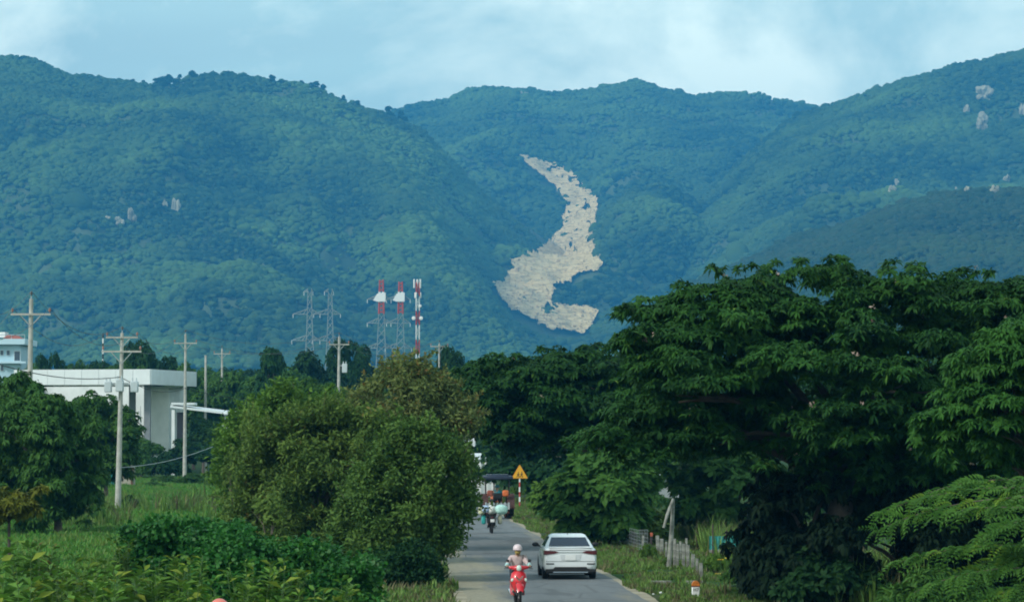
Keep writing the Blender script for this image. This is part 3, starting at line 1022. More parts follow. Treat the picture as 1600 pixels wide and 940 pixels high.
def leaves_from(centers, axes, nleaf, L, Wd, droop, rs, el=(0.0, 0.7), tone0=None, jit=0.35):
    """sprays of drooping leaves round each twig end; returns verts, tris, tone"""
    n = len(centers)
    c = np.repeat(centers, nleaf, 0); ax = np.repeat(axes, nleaf, 0)
    m = len(c)
    r = unit(rs.randn(m, 3))
    tan = unit(np.cross(ax, r))
    e = (el[0] + (el[1] - el[0]) * rs.rand(m))[:, None]
    d = tan * np.cos(e) + ax * np.sin(e)
    Ls = (L * (1 + jit * (rs.rand(m) * 2 - 1)))[:, None]
    Ws = Wd * Ls / L
    p0 = c + ax * (Ls * .2) * (rs.rand(m)[:, None] - .5)
    p1 = p0 + d * Ls * .5
    d2 = unit(d + np.array([0, 0, -1.0]) * droop)
    p2 = p1 + d2 * Ls * .5
    w = unit(np.cross(d, ax + .35 * rs.randn(m, 3))) * Ws * .5
    dz = np.array([0, 0, -1.0]) * Ws * .25
    V = np.stack([p0 - w * .35, p0 + w * .35, p1 - w + dz * .5, p1 + w + dz * .5, p2], 1)
    F = np.array([[0, 1, 3], [0, 3, 2], [2, 3, 4]])
    F = (np.arange(m)[:, None, None] * 5 + F[None]).reshape(-1, 3)
    t = rs.rand(n) if tone0 is None else tone0
    tone = np.clip(np.repeat(t, nleaf) * .65 + rs.rand(m) * .35, 0, 1)
    return V.reshape(-1, 3), F, np.repeat(tone, 5)

def diamond_from(centers, dirs, ups, L, Wd, rs, tone):
    """single folded leaves"""
    m = len(centers)
    Ls = (L * (.65 + .7 * rs.rand(m)))[:, None]
    w = unit(np.cross(dirs, ups)) * Ls * (Wd / L) * .5
    up = unit(np.cross(w, dirs))
    mid = centers + dirs * Ls * .5
    V = np.stack([centers, mid + w + up * Ls * .06, centers + dirs * Ls - up * Ls * .12, mid - w + up * Ls * .06], 1)
    F = np.array([[0, 1, 2], [0, 2, 3]])
    F = (np.arange(m)[:, None, None] * 4 + F[None]).reshape(-1, 3)
    return V.reshape(-1, 3), F, np.repeat(tone, 4)

def pad_points(pads, n_per, rs, zmin=-0.3, fill=0.45):
    """twig ends on and inside flattened leaf clumps; pads rows: x y z rx ry rz"""
    pads = np.asarray(pads)
    vol = pads[:, 3] * pads[:, 4]
    cnt = np.maximum(5, (n_per * vol / vol.mean()).astype(int))
    P_ = np.repeat(pads, cnt, 0)
    m = len(P_)
    u = unit(rs.randn(m, 3))
    for _ in range(6):
        bad = u[:, 2] < zmin
        u[bad] = unit(rs.randn(bad.sum(), 3))
    r = (1 - fill * rs.rand(m) ** 2)[:, None]
    off = u * r * P_[:, 3:6]
    ax = unit(u / P_[:, 3:6] * P_[:, 3:4] * .6 + np.array([0, 0, .5]) + .25 * rs.randn(m, 3))
    padtone = np.repeat(rs.rand(len(pads)), cnt)
    return P_[:, :3] + off, ax, padtone

def pads_outline(poly, Yc, depth, rad, n, rs, flat=.42, jit=.35, inset=.55, sprigs=.5, reach=.25):
    """leaf clumps filling a crown whose outline is known, with depth front to back"""
    pl = np.array(poly, float)
    x0, y0 = pl.min(0); x1, y1 = pl.max(0)
    s = FPX / Yc
    R_ = rad * (1 + jit * (rs.rand(n * 12) * 2 - 1))
    px = x0 + (x1 - x0) * rs.rand(n * 12); py = y0 + (y1 - y0) * rs.rand(n * 12)
    ed = poly_dist(px, py, poly)
    ok = in_poly(px, py, poly) & (ed > R_ * s * inset * np.where(rs.rand(n * 12) < .5, 1, .7))
    px, py, ed, R_ = px[ok][:n], py[ok][:n], ed[ok][:n], R_[ok][:n]
    half = depth * np.sqrt(np.clip(ed / (depth * s * .8), 0.05, 1))
    Y = Yc + half * (rs.rand(len(px)) * 2 - 1)
    out = []
    for a, b, yy, r in zip(px, py, Y, R_):
        p = P(a, b, yy)
        out.append((p.x, p.y, max(p.z, r * flat), r, r * (.8 + .4 * rs.rand()), r * flat * (.8 + .4 * rs.rand())))
    # sprigs that break the outline
    ns = int(n * sprigs)
    k = rs.randint(0, len(pl), ns); t = rs.rand(ns)[:, None]
    q = pl[k] * (1 - t) + pl[(k + 1) % len(pl)] * t
    cen = pl.mean(0)
    q = q + (q - cen) / np.linalg.norm(q - cen, axis=1)[:, None] * (rs.rand(ns)[:, None] * (.8 + reach) - .8) * rad * s
    for (a, b) in q:
        p = P(a, b, Yc + depth * .45 * (rs.rand() * 2 - 1)); r = rad * (.22 + .3 * rs.rand())
        if p.z > .4: out.append((p.x, p.y, p.z, r, r, r * .7))
    return np.array(out)

m_bark = mat('bark', (0.075, 0.06, 0.045), .9, col2=(0.16, 0.135, 0.105), scale=4, bump=.4)
m_bark_dark = mat('dark_bark', (0.035, 0.03, 0.025), .9, col2=(0.075, 0.06, 0.05), scale=4, bump=.4)

def make_trunk(base, pads, rad, rs, fork=.35, nlimb=9, mat_=None, lean=0.0):
    """tapered trunk with limbs that reach into the leaf clumps (coordinates relative to base)"""
    b = MB()
    rel = pads[:, :3] - np.array(base)
    top = rel[:, 2].max()
    cx, cy = rel[:, 0].mean() * .35, rel[:, 1].mean() * .35
    fz = top * fork
    fk = Vector((cx * .5 + lean, cy * .5, fz))
    b.tube([(0, 0, -.15), (0.02, 0, fz * .15), (cx * .15, cy * .15, fz * .5), fk], [rad * 1.35, rad * 1.05, rad * .9, rad * .8], 9)
    idx = rs.permutation(max(4, int(len(rel) * .6)))[:nlimb]
    for k, i in enumerate(idx):
        e = Vector(rel[i]) * .93
        mid = fk.lerp(e, .5) + Vector((rs.randn() * .1, rs.randn() * .1, .12 * (e - fk).length))
        st = Vector((0, 0, 0)).lerp(fk, .8 + .2 * rs.rand())
        q1 = st.lerp(mid, .5); q2 = mid.lerp(e, .5) + Vector((0, 0, .04 * (e - fk).length))
        r = rad * (.34 + .2 * rs.rand())
        b.tube([st, q1, mid, q2, e], [r, r * .8, r * .6, r * .4, r * .15], 6)
        for j in range(2):
            e2 = e + Vector((rs.randn(), rs.randn(), rs.rand() * .3)) * .12 * (e - fk).length
            b.tube([mid, (mid + e2) / 2 + Vector((0, 0, .1)), e2], [r * .4, r * .25, r * .08], 5)
    return b

def tree(name, base, pads, label, cat, leafm, group=None, n_per=40, nleaf=8, L=.4, Wd=.14, droop=.9, el=(0, .6), zmin=-.3,
         rad=.2, seed=0, fork=.35, nlimb=9, barkm=None, kind='spray', fill=.45, trunk=True, tone_bias=0.0, tone_span=1.0, shoots=0, blossoms=0):
    rs = np.random.RandomState(seed + 100)
    root = empty(name, base)
    tag(root, label, cat, group)
    c, ax, pt = pad_points(pads, n_per, rs, zmin, fill)
    c = c - np.array(base)
    if kind == 'spray':
        V, F, T = leaves_from(c, ax, nleaf, L, Wd, droop, rs, el, np.clip(pt * .6 + rs.rand(len(c)) * .4, 0, 1))
    else:
        m = len(c)
        cc = np.repeat(c, nleaf, 0) + rs.randn(m * nleaf, 3) * L * .8
        a2 = np.repeat(ax, nleaf, 0)
        d = unit(a2 * .5 + rs.randn(m * nleaf, 3) * .7 + np.array([0, 0, -.35 * droop]))
        tn = np.clip(np.repeat(pt * .5 + rs.rand(m) * .2, nleaf) + rs.rand(m * nleaf) * .3, 0, 1)
        V, F, T = diamond_from(cc, d, unit(a2 + .5 * rs.randn(m * nleaf, 3)), L, Wd, rs, tn)
    st = MB()
    if shoots:
        # stray shoots that stand out of the crown, leaves along each
        pc = pads[:, :3] - np.array(base); mid = pc.mean(0)
        out_ = np.linalg.norm((pc - mid) / (pc.std(0) + .1), axis=1) + .6 * (pc[:, 2] - mid[2]) / (pc[:, 2].std() + .1)
        for i in np.argsort(-out_)[:shoots * 2][rs.permutation(min(shoots * 2, len(pc)))[:shoots]]:
            d0 = unit((pc[i] - mid) * np.array([.6, .6, .5]) + np.array([0, 0, .9]) + .4 * rs.randn(3)); ln = .45 + .6 * rs.rand()
            q = [Vector(pc[i] + d0 * ln * t + np.array([0, 0, -.18 * t * t])) for t in (0, .5, 1)]
            st.tube(q, [.012, .009, .004], 4)
            m = 22; t = rs.rand(m) ** .8
            cc = pc[i] + d0 * (ln * t)[:, None] + np.stack([0 * t, 0 * t, -.18 * t * t], -1)
            d = unit(rs.randn(m, 3) * .8 + d0 * .6)
            V2, F2, T2 = diamond_from(cc, d, unit(np.array([0, 0, 1.0]) + .5 * rs.randn(m, 3)), L * .95, Wd, rs, np.clip(.35 + .5 * rs.rand(m), 0, 1))
            F = np.concatenate([F, F2 + len(V)]); V = np.concatenate([V, V2]); T = np.concatenate([T, T2])
    T = np.clip(T * tone_span + tone_bias, 0, 1)
    V[:, 2] = np.maximum(V[:, 2], 0.02 - base[2])
    cr = link_mesh('crown', np_mesh('crown', V, F, leafm, attrs={'tone': T}), root)
    if trunk:
        tb = make_trunk(base, pads, rad, rs, fork, nlimb)
        if st.v: tb.add(st.v, st.f)
        tb.build('trunk', barkm or m_bark, root)
    if blossoms:
        k = rs.permutation(len(c))[:blossoms * 6]; k = k[ax[k, 2] > .55][:blossoms]
        m = 7; cc = np.repeat(c[k] + ax[k] * .12, m, 0) + rs.randn(len(k) * m, 3) * .035
        d = unit(rs.randn(len(k) * m, 3) + np.array([0, 0, .6]))
        V2, F2, T2 = diamond_from(cc, d, unit(rs.randn(len(k) * m, 3)), .09, .05, rs, rs.rand(len(k) * m))
        tag(link_mesh('blossoms', np_mesh('blossoms', V2, F2, lm_blossom, attrs={'tone': T2}), root), kind='stuff')
    return root

# leaf colours (real-world base colours, except where shade is painted in)
lm_rain = leaf_mat('rain_tree_leaf', (0.007, 0.034, 0.010), (0.034, 0.112, 0.017), rough=.65, trans=.25, accent=(0.12, 0.21, 0.026), acc_pos=.89, spec=.15)
lm_rain2 = leaf_mat('rain_tree_leaf_light', (0.017, 0.070, 0.014), (0.052, 0.160, 0.024), rough=.65, trans=.28, accent=(0.12, 0.23, 0.025), acc_pos=.94, spec=.15)
lm_dark = leaf_mat('dark_leaf', (0.008, 0.034, 0.012), (0.026, 0.082, 0.020), rough=.65, trans=.18, spec=.12)
lm_under = leaf_mat('shade_darkened_leaf', (0.003, 0.010, 0.006), (0.009, 0.024, 0.009), rough=.7, trans=.08, spec=.1)  # leaf colour lowered towards black, painting in the shade beneath the crown
lm_bright = leaf_mat('bright_leaf', (0.036, 0.095, 0.014), (0.115, 0.220, 0.028), rough=.6, trans=.3, accent=(0.18, 0.25, 0.025), acc_pos=.95, spec=.18)
lm_olive = leaf_mat('olive_leaf', (0.046, 0.100, 0.020), (0.145, 0.225, 0.042), rough=.65, trans=.25, accent=(0.16, 0.14, 0.035), acc_pos=.86, spec=.15)
lm_rust = leaf_mat('rusty_leaf', (0.056, 0.095, 0.028), (0.160, 0.195, 0.056), rough=.65, trans=.25, accent=(0.20, 0.11, 0.03), acc_pos=.72, spec=.15)
lm_vine = leaf_mat('vine_leaf', (0.010, 0.066, 0.012), (0.040, 0.170, 0.024), rough=.5, trans=.25, accent=(0.08, 0.22, 0.025), acc_pos=.92, spec=.25)
lm_weed = leaf_mat('weed_leaf', (0.036, 0.115, 0.018), (0.13, 0.260, 0.036), rough=.55, trans=.3, accent=(0.24, 0.30, 0.04), acc_pos=.95, spec=.2)
lm_yellow = leaf_mat('yellowish_leaf', (0.06, 0.09, 0.010), (0.19, 0.20, 0.022), rough=.6, trans=.3, spec=.15)
lm_mid = leaf_mat('mid_leaf', (0.022, 0.078, 0.015), (0.075, 0.170, 0.028), rough=.65, trans=.25, accent=(0.12, 0.19, 0.026), acc_pos=.92, spec=.15)

lm_blossom = leaf_mat('blossom', (.30, .21, .18), (.52, .40, .33), rough=.7, trans=.3)
lm_fresh = leaf_mat('fresh_leaf', (0.038, 0.092, 0.018), (0.112, 0.195, 0.036), rough=.6, trans=.3, accent=(0.17, 0.19, 0.04), acc_pos=.92, spec=.18)
lm_feather = leaf_mat('feathery_leaf', (0.030, 0.100, 0.020), (0.085, 0.200, 0.034), rough=.6, trans=.3, accent=(0.14, 0.24, 0.03), acc_pos=.94, spec=.18)

def outline_tree(name, poly, Yc, depth, pr, npads, label, cat, leafm, basepx, flat=.42, seed=0, inset=.55, sprigs=.5, reach=.25, **kw):
    rs = np.random.RandomState(seed)
    pads = pads_outline(poly, Yc, depth, pr, npads, rs, flat, inset=inset, sprigs=sprigs, reach=reach)
    b = P(basepx, 672 + FPX * CAMZ / Yc, Yc); b.z = 0
    return tree(name, b, pads, label, cat, leafm, seed=seed, **kw)

# ---- the big spreading trees along the right side of the road
O_C = [(945, 505), (965, 488), (1010, 478), (1035, 463), (1075, 452), (1082, 436), (1112, 424), (1165, 425), (1195, 428), (1210, 422), (1250, 418), (1300, 416), (1340, 412),
       (1390, 418), (1425, 418), (1440, 428), (1500, 430), (1560, 428), (1640, 430), (1720, 450), (1760, 560), (1740, 700), (1600, 770), (1450, 775), (1350, 778), (1290, 765),
       (1200, 745), (1150, 712), (1060, 712), (1000, 725), (930, 712), (885, 695), (960, 640), (985, 580), (955, 545)]
outline_tree('rain_tree', O_C, 97, 6.2, .62, 680, 'huge dark green spreading tree filling the right side above the roadside', 'tree', lm_rain, 1310,
             seed=3, blossoms=130, sprigs=.16, n_per=40, nleaf=10, L=.25, Wd=.06, droop=1.0, el=(.0, .55), zmin=-.15, rad=.42, fork=.42, nlimb=22, barkm=m_bark_dark)
O_D = [(705, 595), (730, 565), (790, 556), (850, 552), (905, 545), (950, 548), (1000, 560), (1040, 600), (1060, 690), (975, 712), (900, 695), (870, 712), (810, 716), (750, 694), (735, 662), (718, 632)]
outline_tree('rain_tree', O_D, 152, 5.0, .8, 260, 'dark spreading tree hanging over the road behind the yellow warning sign', 'tree', lm_rain, 965,
             seed=5, blossoms=30, sprigs=.3, n_per=36, nleaf=10, L=.30, Wd=.085, droop=1.0, el=(.0, .55), zmin=-.2, rad=.26, fork=.45, nlimb=14, barkm=m_bark_dark)
O_E = [(1640, 485), (1605, 495), (1565, 505), (1530, 530), (1505, 545), (1478, 580), (1500, 605), (1450, 630), (1425, 655), (1440, 690), (1480, 722), (1540, 735), (1640, 750), (1780, 740), (1800, 560), (1740, 490)]
outline_tree('rain_tree', O_E, 80, 2.6, .45, 190, 'lighter green spreading tree at the right edge in front of the huge dark one', 'tree', lm_rain2, 1640,
             seed=8, sprigs=.3, n_per=38, nleaf=11, L=.22, Wd=.055, droop=1.1, el=(-.1, .45), zmin=-.1, rad=.22, fork=.45, nlimb=16, barkm=m_bark_dark)
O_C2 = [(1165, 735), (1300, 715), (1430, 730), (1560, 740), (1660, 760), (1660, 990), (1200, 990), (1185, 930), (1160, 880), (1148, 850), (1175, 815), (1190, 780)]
outline_tree('vine_hung_tree', O_C2, 97.5, 2.4, .7, 130, 'thicket of hanging foliage coloured almost black for the shade beneath the huge spreading tree', 'tree', lm_under, 1240,
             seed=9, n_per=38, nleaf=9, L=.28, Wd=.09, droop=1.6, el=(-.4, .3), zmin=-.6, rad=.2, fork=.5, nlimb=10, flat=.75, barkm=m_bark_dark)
outline_tree('roadside_tree', [(1035, 690), (1200, 690), (1260, 760), (1230, 850), (1130, 850), (1060, 830), (1045, 790), (1052, 750), (1030, 720)], 158, 3, .95, 46,
             'mid green tree behind the old fence posts left of the dark thicket', 'tree', lm_mid, 1150, seed=10, n_per=40, nleaf=8, L=.36, Wd=.18, droop=.8, rad=.15, flat=.6)
outline_tree('roadside_tree', [(760, 650), (1060, 650), (1020, 760), (1000, 800), (900, 800), (830, 775), (780, 745)], 235, 5, 1.5, 60,
             'dark shaded tree standing behind the yellow warning sign', 'tree', lm_dark, 900, seed=12, n_per=46, nleaf=8, L=.55, Wd=.25, droop=.8, rad=.25, flat=.6)
outline_tree('roadside_tree', [(878, 745), (905, 712), (960, 705), (1005, 712), (1015, 745), (1000, 800), (990, 838), (940, 845), (890, 835), (870, 790)], 146.5, 1.8, .7, 70,
             'dense dark green roadside bush right of the warning sign', 'bush', lm_mid, 950, seed=13, n_per=46, nleaf=8, L=.4, Wd=.2, droop=.7, rad=.12, flat=.65)
outline_tree('roadside_bush', [(833, 770), (850, 752), (875, 748), (895, 765), (900, 800), (880, 812), (850, 808), (835, 795)], 188, 1.6, .55, 26,
             'light green leafy bush right of the sign post', 'bush', lm_bright, 866, seed=14, n_per=40, nleaf=8, L=.32, Wd=.15, droop=.7, rad=.05, flat=.7)
outline_tree('roadside_bush', [(905, 815), (915, 795), (945, 790), (965, 805), (975, 830), (960, 850), (925, 852), (908, 840)], 152, 1.2, .4, 24,
             'bright green bush on the verge above the white car', 'bush', lm_bright, 935, seed=15, n_per=36, nleaf=8, L=.26, Wd=.13, droop=.7, rad=.04, flat=.7)
outline_tree('roadside_bush', [(965, 800), (1000, 790), (1035, 800), (1040, 850), (1010, 870), (985, 865), (965, 845)], 147, 1.2, .45, 24,
             'dull green bush tangled round the wire fence', 'bush', lm_olive, 1000, seed=16, n_per=32, nleaf=8, L=.24, Wd=.11, droop=.7, rad=.04, flat=.7)

# ---- the arching feathery branches at the lower right, whose leaves can be told apart
def feathery_tree():
    rs = np.random.RandomState(44)
    base = P(1720, 672 + FPX * CAMZ / 57.0, 57.0); base.z = 0
    root = empty('feathery_tree', base)
    tag(root, 'light green feathery branches arching in at the lower right corner', 'tree')
    b = Vector(base)
    # one leaf: a drooping feathery blade with a row of leaflets down each side
    lb = MB()
    for k in range(7):
        t = k / 7.0
        for s in (-1, 1):
            x = .34 * t; z = -.24 * t * t
            w = .105 * (1 - .5 * t)
            lb.add([(x, 0, z), (x + .03, s * w * .6, z + .012), (x + .055, s * w, z - .02), (x + .034, s * w * .25, z - .012)], [(0, 1, 2, 3)])
    leaf_me = lb.mesh('leaf', lm_feather, smooth=False)
    a = leaf_me.attributes.new('tone', 'FLOAT', 'POINT'); a.data.foreach_set('value', np.full(len(leaf_me.vertices), .75, np.float32))
    leaf2 = leaf_me.copy(); leaf2.attributes['tone'].data.foreach_set('value', np.full(len(leaf_me.vertices), .35, np.float32))
    leaf3 = leaf_me.copy(); leaf3.attributes['tone'].data.foreach_set('value', np.full(len(leaf_me.vertices), .98, np.float32))
    tips = [(1372, 828, 765, 56), (1378, 800, 745, 57), (1404, 878, 840, 55.5), (1428, 925, 872, 55), (1450, 770, 735, 58), (1500, 900, 850, 56.5), (1540, 940, 900, 55), (1470, 805, 780, 55.5),
            (1530, 840, 800, 55), (1560, 790, 760, 57), (1560, 880, 835, 56), (1585, 945, 905, 56.5)]
    br = MB(); spots = []
    br.tube([(0, 0, -.1), (.02, 0, 2.0), (.1, 0, 4.6)], [.13, .11, .06], 8)
    for (tx, ty, ry, Y) in tips:
        root_pt = P(1690 + rs.rand() * 40, ry + 12 + rs.rand() * 20, Y + .6 * rs.randn()) - b
        tip = P(tx, ty, Y) - b
        mid = P(tx + (1690 - tx) * .42, ry - 4, Y) - b
        pts = []
        for i in range(15):
            t = i / 14
            p = root_pt * (1 - t) ** 2 + mid * 2 * t * (1 - t) + tip * t * t
            pts.append(p)
        br.tube([Vector((.1, 0, max(root_pt.z - .5, 1.0)))] + pts, [.02] + [.011 * (1 - .8 * i / 14) + .002 for i in range(15)], 5)
        n = 26
        for i in range(n):
            t = .12 + .88 * i / (n - 1)
            p = root_pt * (1 - t) ** 2 + mid * 2 * t * (1 - t) + tip * t * t
            tg = ((mid - root_pt) * 2 * (1 - t) + (tip - mid) * 2 * t).normalized()
            for s in (-1, 1):
                side = tg.cross(Vector((0, 0, 1))).normalized() * s
                d = (tg * (.55 + .3 * rs.rand()) + side * (.8 - .5 * (t > .93)) + Vector((0, 0, .05 + .30 * rs.randn()))).normalized()
                spots.append((p, d, .7 + .6 * rs.rand() - .2 * (t > .9), t))
    br.build('trunk', m_bark, root)
    order = sorted(range(len(spots)), key=lambda i: spots[i][0].x)
    keep = set(order[:300])
    V, F, T = [], [], []
    src = np.array([v.co[:] for v in leaf_me.vertices]); fs = np.array([p.vertices[:] for p in leaf_me.polygons])
    for i, (p, d, s, t) in enumerate(spots):
        ydir = Vector((0, 0, 1)).cross(d).normalized()
        zdir = d.cross(ydir)
        M = Matrix((d, ydir, zdir)).transposed().to_4x4()
        M = Matrix.Translation(p) @ M @ Matrix.Rotation(rs.randn() * .5, 4, 'X') @ Matrix.Scale(s, 4)
        if i in keep:
            o = link_mesh('leaf', (leaf_me, leaf2, leaf3)[rs.choice(3, p=[.55, .33, .12])], root)
            o.matrix_local = M
        else:
            A = np.array(M)
            F.append(fs + len(V) * len(src)); V.append(src @ A[:3, :3].T + A[:3, 3]); T.append(np.full(len(src), .3 + .5 * rs.rand()))
    if V:
        o = link_mesh('foliage', np_mesh('foliage', np.concatenate(V), np.concatenate(F), lm_feather, attrs={'tone': np.concatenate(T)}), root)
        tag(o, kind='stuff')
feathery_tree()
outline_tree('undergrowth_bush', [(1190, 880), (1260, 862), (1330, 880), (1390, 905), (1400, 960), (1200, 965)], 96, 1.2, .4, 34,
             'low dark undergrowth at the foot of the black thicket', 'bush', lm_dark, 1290, seed=18, n_per=34, nleaf=8, L=.22, Wd=.09, droop=.4, rad=.03, flat=.8)
outline_tree('undergrowth_bush', [(1385, 905), (1440, 890), (1500, 900), (1600, 930), (1600, 985), (1390, 985)], 88, 1.0, .36, 30,
             'grassy green undergrowth below the feathery branches', 'bush', lm_mid, 1450, seed=19, n_per=34, nleaf=8, L=.3, Wd=.05, droop=.5, rad=.03, flat=.9)

# ---- the thicket of small trees left of the road
outline_tree('roadside_tree', [(352, 700), (368, 655), (384, 668), (398, 630), (420, 640), (440, 612), (462, 622), (478, 645), (500, 628), (522, 634), (560, 655), (565, 790), (470, 850), (370, 830), (345, 750)], 152, 3.4, .36, 170,
             'bright yellow green tree at the left of the thicket beside the field', 'tree', lm_bright, 450, seed=21, kind='leaf', n_per=22, nleaf=12, L=.24, Wd=.11, droop=.8, rad=.14, flat=.75, inset=.3, sprigs=.5, reach=.8, shoots=50)
outline_tree('roadside_tree', [(548, 640), (568, 605), (585, 610), (598, 578), (612, 584), (630, 560), (652, 574), (668, 572), (682, 596), (700, 604), (712, 630), (734, 630), (738, 665), (716, 690), (706, 725), (600, 775), (530, 760), (510, 690)], 140, 3.0, .30, 150,
             'tallest olive tree of the thicket with rusty brown leaf tips', 'tree', lm_rust, 620, seed=22, kind='leaf', n_per=16, nleaf=11, L=.20, Wd=.085, droop=.9, rad=.12, flat=.7, nlimb=30, inset=.25, sprigs=.5, reach=.6, shoots=70)
outline_tree('roadside_tree', [(385, 720), (410, 670), (430, 680), (448, 648), (480, 660), (512, 640), (545, 655), (585, 650), (615, 780), (570, 870), (440, 870), (365, 840)], 127, 3.0, .30, 210,
             'olive green tree in the middle of the thicket with dry leaves', 'tree', lm_olive, 500, seed=23, kind='leaf', n_per=17, nleaf=12, L=.19, Wd=.08, droop=.8, rad=.12, flat=.75, inset=.3, sprigs=.5, reach=.8, nlimb=24, shoots=80)
O_M3 = [(585, 720), (625, 668), (670, 672), (708, 700), (728, 724), (734, 765), (728, 800), (712, 830), (698, 858), (668, 872), (652, 905), (640, 945), (600, 970), (530, 960), (510, 880), (540, 790)]
outline_tree('roadside_tree', O_M3, 113, 2.8, .32, 240,
             'fresh green tree leaning over the left road edge', 'tree', lm_fresh, 610, seed=24, kind='leaf', n_per=18, nleaf=12, L=.17, Wd=.08, droop=1.0, rad=.12, flat=.55, tone_span=.9, inset=.25, sprigs=.6, reach=.5, nlimb=26, shoots=90)
outline_tree('roadside_bush', [(600, 870), (650, 860), (672, 890), (670, 960), (560, 980), (560, 900)], 106, 1.2, .42, 36,
             'dark bush at the foot of the leaning roadside tree', 'bush', lm_dark, 620, seed=25, kind='leaf', n_per=50, nleaf=12, L=.16, Wd=.08, droop=.8, rad=.05, flat=.8)

# ---- vine-smothered mounds in the left foreground
outline_tree('vine_mound', [(200, 856), (216, 832), (255, 822), (330, 826), (375, 832), (405, 856), (420, 985), (200, 985)], 82, 1.6, .5, 70,
             'dark green vine smothered mound beside the bright grass field', 'bush', lm_vine, 300, seed=31, kind='leaf', n_per=76, nleaf=11, L=.115, Wd=.10, droop=1.2, rad=.06, flat=.85, zmin=-.6)
outline_tree('vine_mound', [(370, 876), (430, 854), (500, 862), (560, 880), (588, 908), (598, 990), (370, 990)], 78, 1.6, .5, 70,
             'bright green vine smothered mound at the foot of the thicket', 'bush', lm_vine, 480, seed=32, kind='leaf', n_per=76, nleaf=11, L=.11, Wd=.095, droop=1.2, rad=.06, flat=.85, zmin=-.6, tone_bias=.22)
outline_tree('vine_mound', [(300, 845), (340, 832), (390, 845), (430, 880), (430, 985), (300, 985)], 74, 1.1, .4, 36,
             'shaded vine covered hump between the two larger mounds', 'bush', lm_vine, 360, seed=33, kind='leaf', n_per=90, nleaf=12, L=.10, Wd=.09, droop=1.2, rad=.05, flat=.85, zmin=-.6, tone_bias=-.05)

# ---- trees left of the field
O_L1 = [(-70, 620), (-20, 596), (30, 588), (55, 602), (80, 622), (115, 618), (145, 640), (160, 680), (158, 740), (150, 790), (140, 830), (120, 800), (90, 815), (45, 840), (20, 800), (-60, 800)]
outline_tree('field_tree', [(105, 630), (140, 612), (170, 622), (200, 640), (222, 672), (226, 715), (205, 745), (150, 752), (110, 720)], 245, 3.0, .9, 60, 'hazy green tree just behind the transformer pole', 'tree', lm_mid, 165,
             seed=47, n_per=36, nleaf=9, L=.38, Wd=.12, droop=1.3, el=(-.3, .4), zmin=-.5, rad=.16, flat=.65)
outline_tree('field_tree', O_L1, 165, 4.0, .75, 130, 'dark drooping tree at the left edge in front of the fuel station', 'tree', lm_mid, 90,
             seed=41, n_per=40, nleaf=9, L=.32, Wd=.09, droop=1.5, el=(-.3, .4), tone_span=.7, zmin=-.5, rad=.18, flat=.65)
outline_tree('sapling', [(-40, 785), (5, 768), (40, 772), (64, 765), (60, 795), (30, 812), (-40, 818)], 122, .6, .26, 22, 'yellowish green sapling on a dark stem at the left edge', 'sapling', lm_yellow, 14,
             seed=42, n_per=22, nleaf=9, L=.3, Wd=.09, droop=.9, rad=.06, fork=.75, flat=.5, barkm=m_bark_dark)

skyline_trees()
# ================================================================== VEHICLES AND PEOPLE
m_white = mat('white_car_paint', (.80, .82, .83), .28, coat=.6)
m_glass = mat('tinted_glass', (.015, .022, .045), .08, spec=.7)
m_black = mat('black_plastic', (.012, .012, .013), .55)
m_tyre = mat('tyre_rubber', (.014, .014, .015), .85, var=.3, scale=30)
m_rim = mat('rim_metal', (.45, .46, .47), .35, metal=.8)
m_tail = mat('tail_lamp', (.10, .012, .018), .18, coat=.5)
m_chrome = mat('chrome', (.62, .63, .64), .2, metal=1.0)
m_plate = mat('plate_white', (.78, .78, .76), .5)
m_red = mat('red_scooter_plastic', (.62, .025, .035), .3, coat=.4)
m_darkcloth = mat('dark_cloth', (.020, .024, .035), .9, var=.3, scale=20)
m_skin = mat('skin', (.36, .21, .14), .6)
m_pink = mat('pale_pink_cloth', (.56, .42, .41), .85, var=.1, scale=14, bump=.2)
m_mint = mat('mint_cloth', (.42, .66, .64), .85)
m_mask = mat('mustard_cloth', (.30, .22, .06), .9)
m_helmet = mat('pinkish_helmet', (.70, .56, .58), .3, coat=.4)
m_lamp = mat('lamp_glass', (.62, .74, .66), .12, spec=.7)
m_grey = mat('grey_cloth', (.25, .29, .31), .9, var=.15, scale=12)
m_hair = mat('black_hair', (.012, .011, .012), .6)
m_orange = mat('tractor_orange', (.62, .14, .035), .45, var=.15, scale=6)
m_rust = mat('rusty_red_metal', (.28, .075, .045), .7, var=.3, scale=8)
m_canopyroof = mat('dark_blue_roof', (.02, .03, .055), .4)
m_greymetal = mat('dull_grey_metal', (.20, .22, .22), .5, var=.25, scale=7, metal=.3)
m_teal = mat('teal_cloth', (.03, .20, .24), .85)

